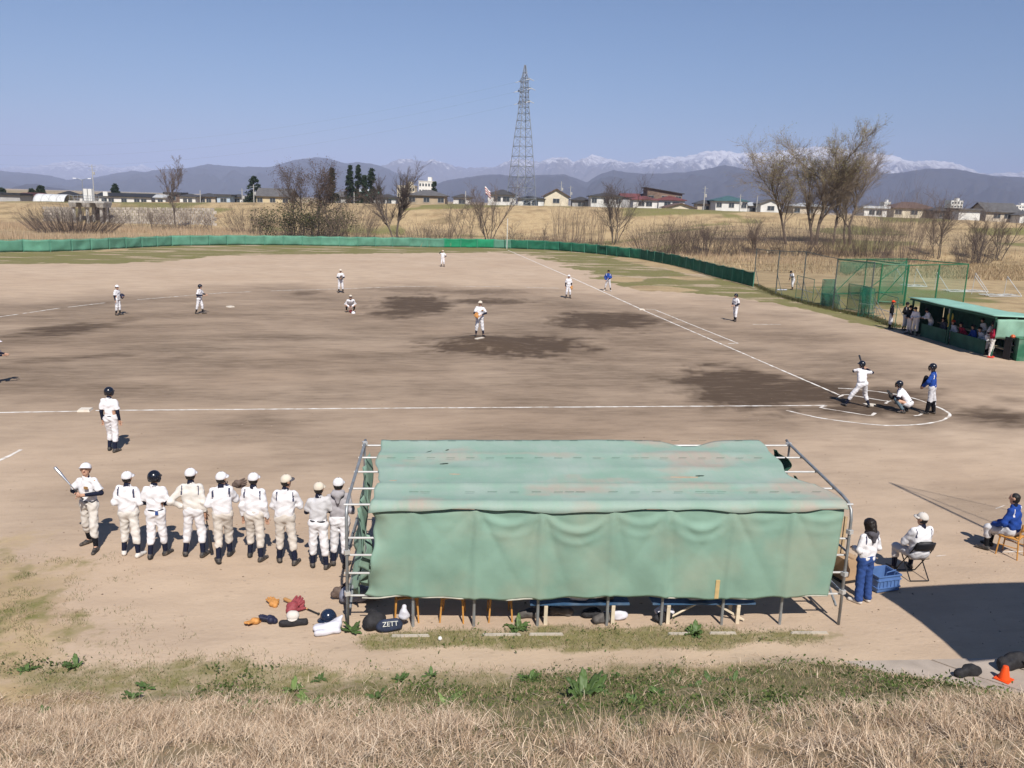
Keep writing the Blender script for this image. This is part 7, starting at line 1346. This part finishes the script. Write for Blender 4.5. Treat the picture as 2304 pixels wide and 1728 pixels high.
# low leafy weeds, uncountable
xy, rs = scatter(7000, -25, -7.2, -21.5, -15.2, 27); s = S_(xy); n1 = fbm(xy[:, 0]*1.1, xy[:, 1]*1.1, seed=101)
k = rs.random(len(xy)) < np.maximum(sstep(-.2, .4, s-green_start(xy[:, 0]))*sstep(.6, -.6, s-straw_start(xy[:, 0]))*sstep(.42, .62, n1), .12*sstep(1.0, .8, ell(xy[:, 0], xy[:, 1], 1325, 1436, 560, 30, 4))); c = view_keep(put(xy[k & ~((xy[:, 0] > -10.4) & (s < .1))], .03))
V, F, t = leaf_cloud(rs, c, 8000, .09, .024, ((.09, .13, .04), (.12, .16, .05), (.07, .10, .03)), .25); tag(obj('weeds', V, F, LEAF, tint=t), 'low leafy weeds creeping along the foot of the bank', 'weeds', kind='stuff')
# turf clumps under the tall net
xy = np.concatenate([np.array(a[:2])+(np.array(b[:2])-np.array(a[:2]))*np.random.default_rng(i).random((1600, 1))+np.random.default_rng(i+9).normal(0, .25, (1600, 2)) for i, (a, b) in enumerate(zip(TP[:-1], TP[1:]))]+[np.array([15.5, 25.0])+(np.array([14.3, 19.8])-np.array([15.5, 25.0]))*np.random.default_rng(77).random((1800, 1))+np.random.default_rng(78).normal(0, .22, (1800, 2))]); tag(blades(put(xy), .16, .02, .8, ((.10, .11, .04), (.16, .14, .06), (.09, .075, .04)), 41, 'rough_grass', nseg=2), 'rough dark grass along the foot of the tall net', 'grass', kind='stuff')
# --- dock plants: countable, each with its own leaves
DOCK = mat('dock_leaf', (.075, .125, .035), .55, .25, 9, .4, 14, spec=.4, per_object=.25, trans=.12); DOCKL = mat('dock_leaf_light', (.14, .20, .06), .55, .25, 9, .4, 14, spec=.4, per_object=.2, trans=.15)
def leaf_mesh(L, W, arch, seed):
    V = []; rs = np.random.default_rng(seed)
    for i in range(9):
        t = i/8; w = W*(math.sin(PI*min(1, t*1.02+.03))**.7)*(1-.35*t)*(1 if t > .12 else .25); y = L*t*math.cos(arch*t*.8); z = L*(t*math.sin(.95)-.5*arch*t*t)
        for s in (-1, -.5, 0, .5, 1): V.append((w*s, y*.75, z+.22*w*abs(s)+.012*math.sin(i*2.1+s*2)))
    return sheet(V, 9, 5, .004)
LEAFM = [mesh_data('dock_leaf', *leaf_mesh(.27, .036, .75, 1), DOCK, smooth=True), mesh_data('dock_leaf', *leaf_mesh(.21, .034, 1.0, 2), DOCK, smooth=True), mesh_data('dock_leaf', *leaf_mesh(.24, .034, .6, 3), DOCKL, smooth=True)]
def dock(u, v, size, n, label, light=False, tilt=0.0, seed=0):
    rs = np.random.default_rng(seed+500); lo, hi = 0.0, 4.5                    # find where that line of sight meets the bank
    d = ray(u, v); best = None
    for t in np.linspace(3, 26, 1800):
        p = CAMP+d*t
        if p[2] <= zg(p[0], p[1]): best = p; break
    o = thing('dock_plant', label, 'plant', (best[0], best[1], float(zg(best[0], best[1]))-.01), rs.uniform(0, 6), 'broad-leaved dock plants at the foot of the bank')
    for i in range(n):
        a = 2*PI*i/n*1.62+rs.uniform(-.3, .3); c = bpy.data.objects.new('leaf', LEAFM[2 if light else int(rs.integers(0, 2))]); link(c, o); k = size*rs.uniform(.6, 1.15); c.scale = (k*rs.uniform(.8, 1.3), k, k)
        c.rotation_euler = (rs.uniform(-.75, .15), rs.uniform(-.25, .25), a)
    return o
DK = [(1312, 1568, 1.75, 20, 'largest dock plant, a bright leafy clump in the middle of the bank', False), (1345, 1560, 1.1, 10, 'dock plant joined to the right of the largest clump', False), (1420, 1583, .9, 10, 'low dock plant right of the largest clump', False), (1165, 1413, 1.15, 16, 'dark dock plant by the third low post of the tent', False), (1563, 1426, 1.2, 14, 'dark dock plant by the fifth low post of the tent', False), (790, 1422, 1.0, 12, 'dock plant against the left rear tent post', False),
      (1192, 1530, 1.1, 12, 'dark dock plant standing alone left of the largest clump', False), (1003, 1588, 1.15, 12, 'bright dock plant beside a curl of dead grass', True), (697, 1590, 1.1, 11, 'pale green rosette at the upper edge of the straw', True), (660, 1555, 1.05, 9, 'upright green dock leaning left in the grass', True), (850, 1572, .85, 7, 'small dock with one upright leaf', False), (560, 1600, .8, 7, 'small dock plant in the straw near the bottom', False), (555, 1612, .7, 5, 'single-stalked dock below a small one in the straw', False), (515, 1590, .75, 6, 'dock plant third from the left in the straw', False), (300, 1570, .9, 9, 'dock plant in the straw below the bat holder', False), (95, 1605, .8, 8, 'leftmost dock plant low in the straw', False), (330, 1548, .8, 8, 'dock plant at the grass edge below the bat holder', False), (60, 1510, .9, 12, 'leafy clump at the left edge of the grass', False), (170, 1500, .9, 11, 'leafy clump below the scuffed ground at left', False),
      (1600, 1540, .9, 9, 'dock plant in the green band right of the middle', False), (1650, 1535, .9, 8, 'dock plant next to the one right of the middle', False), (1560, 1552, .8, 8, 'low dock plant in the green band right of the middle', False), (1480, 1560, .8, 8, 'low dock plant between the big clump and the green band', False), (1400, 1525, .8, 8, 'low dock plant above the big clump', False), (1510, 1522, .8, 8, 'low dock plant at the edge of the dirt track', False), (900, 1530, .8, 8, 'low dock plant in the green band below the tent', False), (970, 1522, .7, 8, 'low dock plant at the dirt edge below the tent', False), (720, 1530, .8, 8, 'low dark dock plant left below the tent', False)]
for i, (u, v, sz, n, lab, lt) in enumerate(DK): dock(u, v, sz*1.05, int(n*1.5), lab, lt, 0, i)

# --- small clods and pebbles scattered on the dirt
xy, rs = scatter(5200, -27, -2, -17.2, 2, 51); k = rs.random(len(xy)) < .15+.85*sstep(-4, -16, xy[:, 1]); P = view_keep(put(xy[k], .002)); n = len(P); r = .006+.016*rs.random(n)**4
O = np.array([[1, 0, 0], [0, 1, 0], [-1, 0, 0], [0, -1, 0], [0, 0, .7], [0, 0, -.4]], float); V = P[:, None]+O[None]*r[:, None, None]*rs.uniform(.6, 1.5, (n, 6, 1))
F = np.array([[0, 1, 4], [1, 2, 4], [2, 3, 4], [3, 0, 4], [1, 0, 5], [2, 1, 5], [3, 2, 5], [0, 3, 5]])[None]+(np.arange(n)*6)[:, None, None]
t = np.repeat(np.array(((.30, .22, .16), (.22, .165, .12), (.45, .37, .30)))[rs.integers(0, 3, n)], 6, 0); tag(obj('pebbles', V.reshape(-1, 3), F.reshape(-1, 3), STRAWM, tint=t), 'small clods and pebbles strewn over the bare dirt', 'pebbles', kind='stuff')
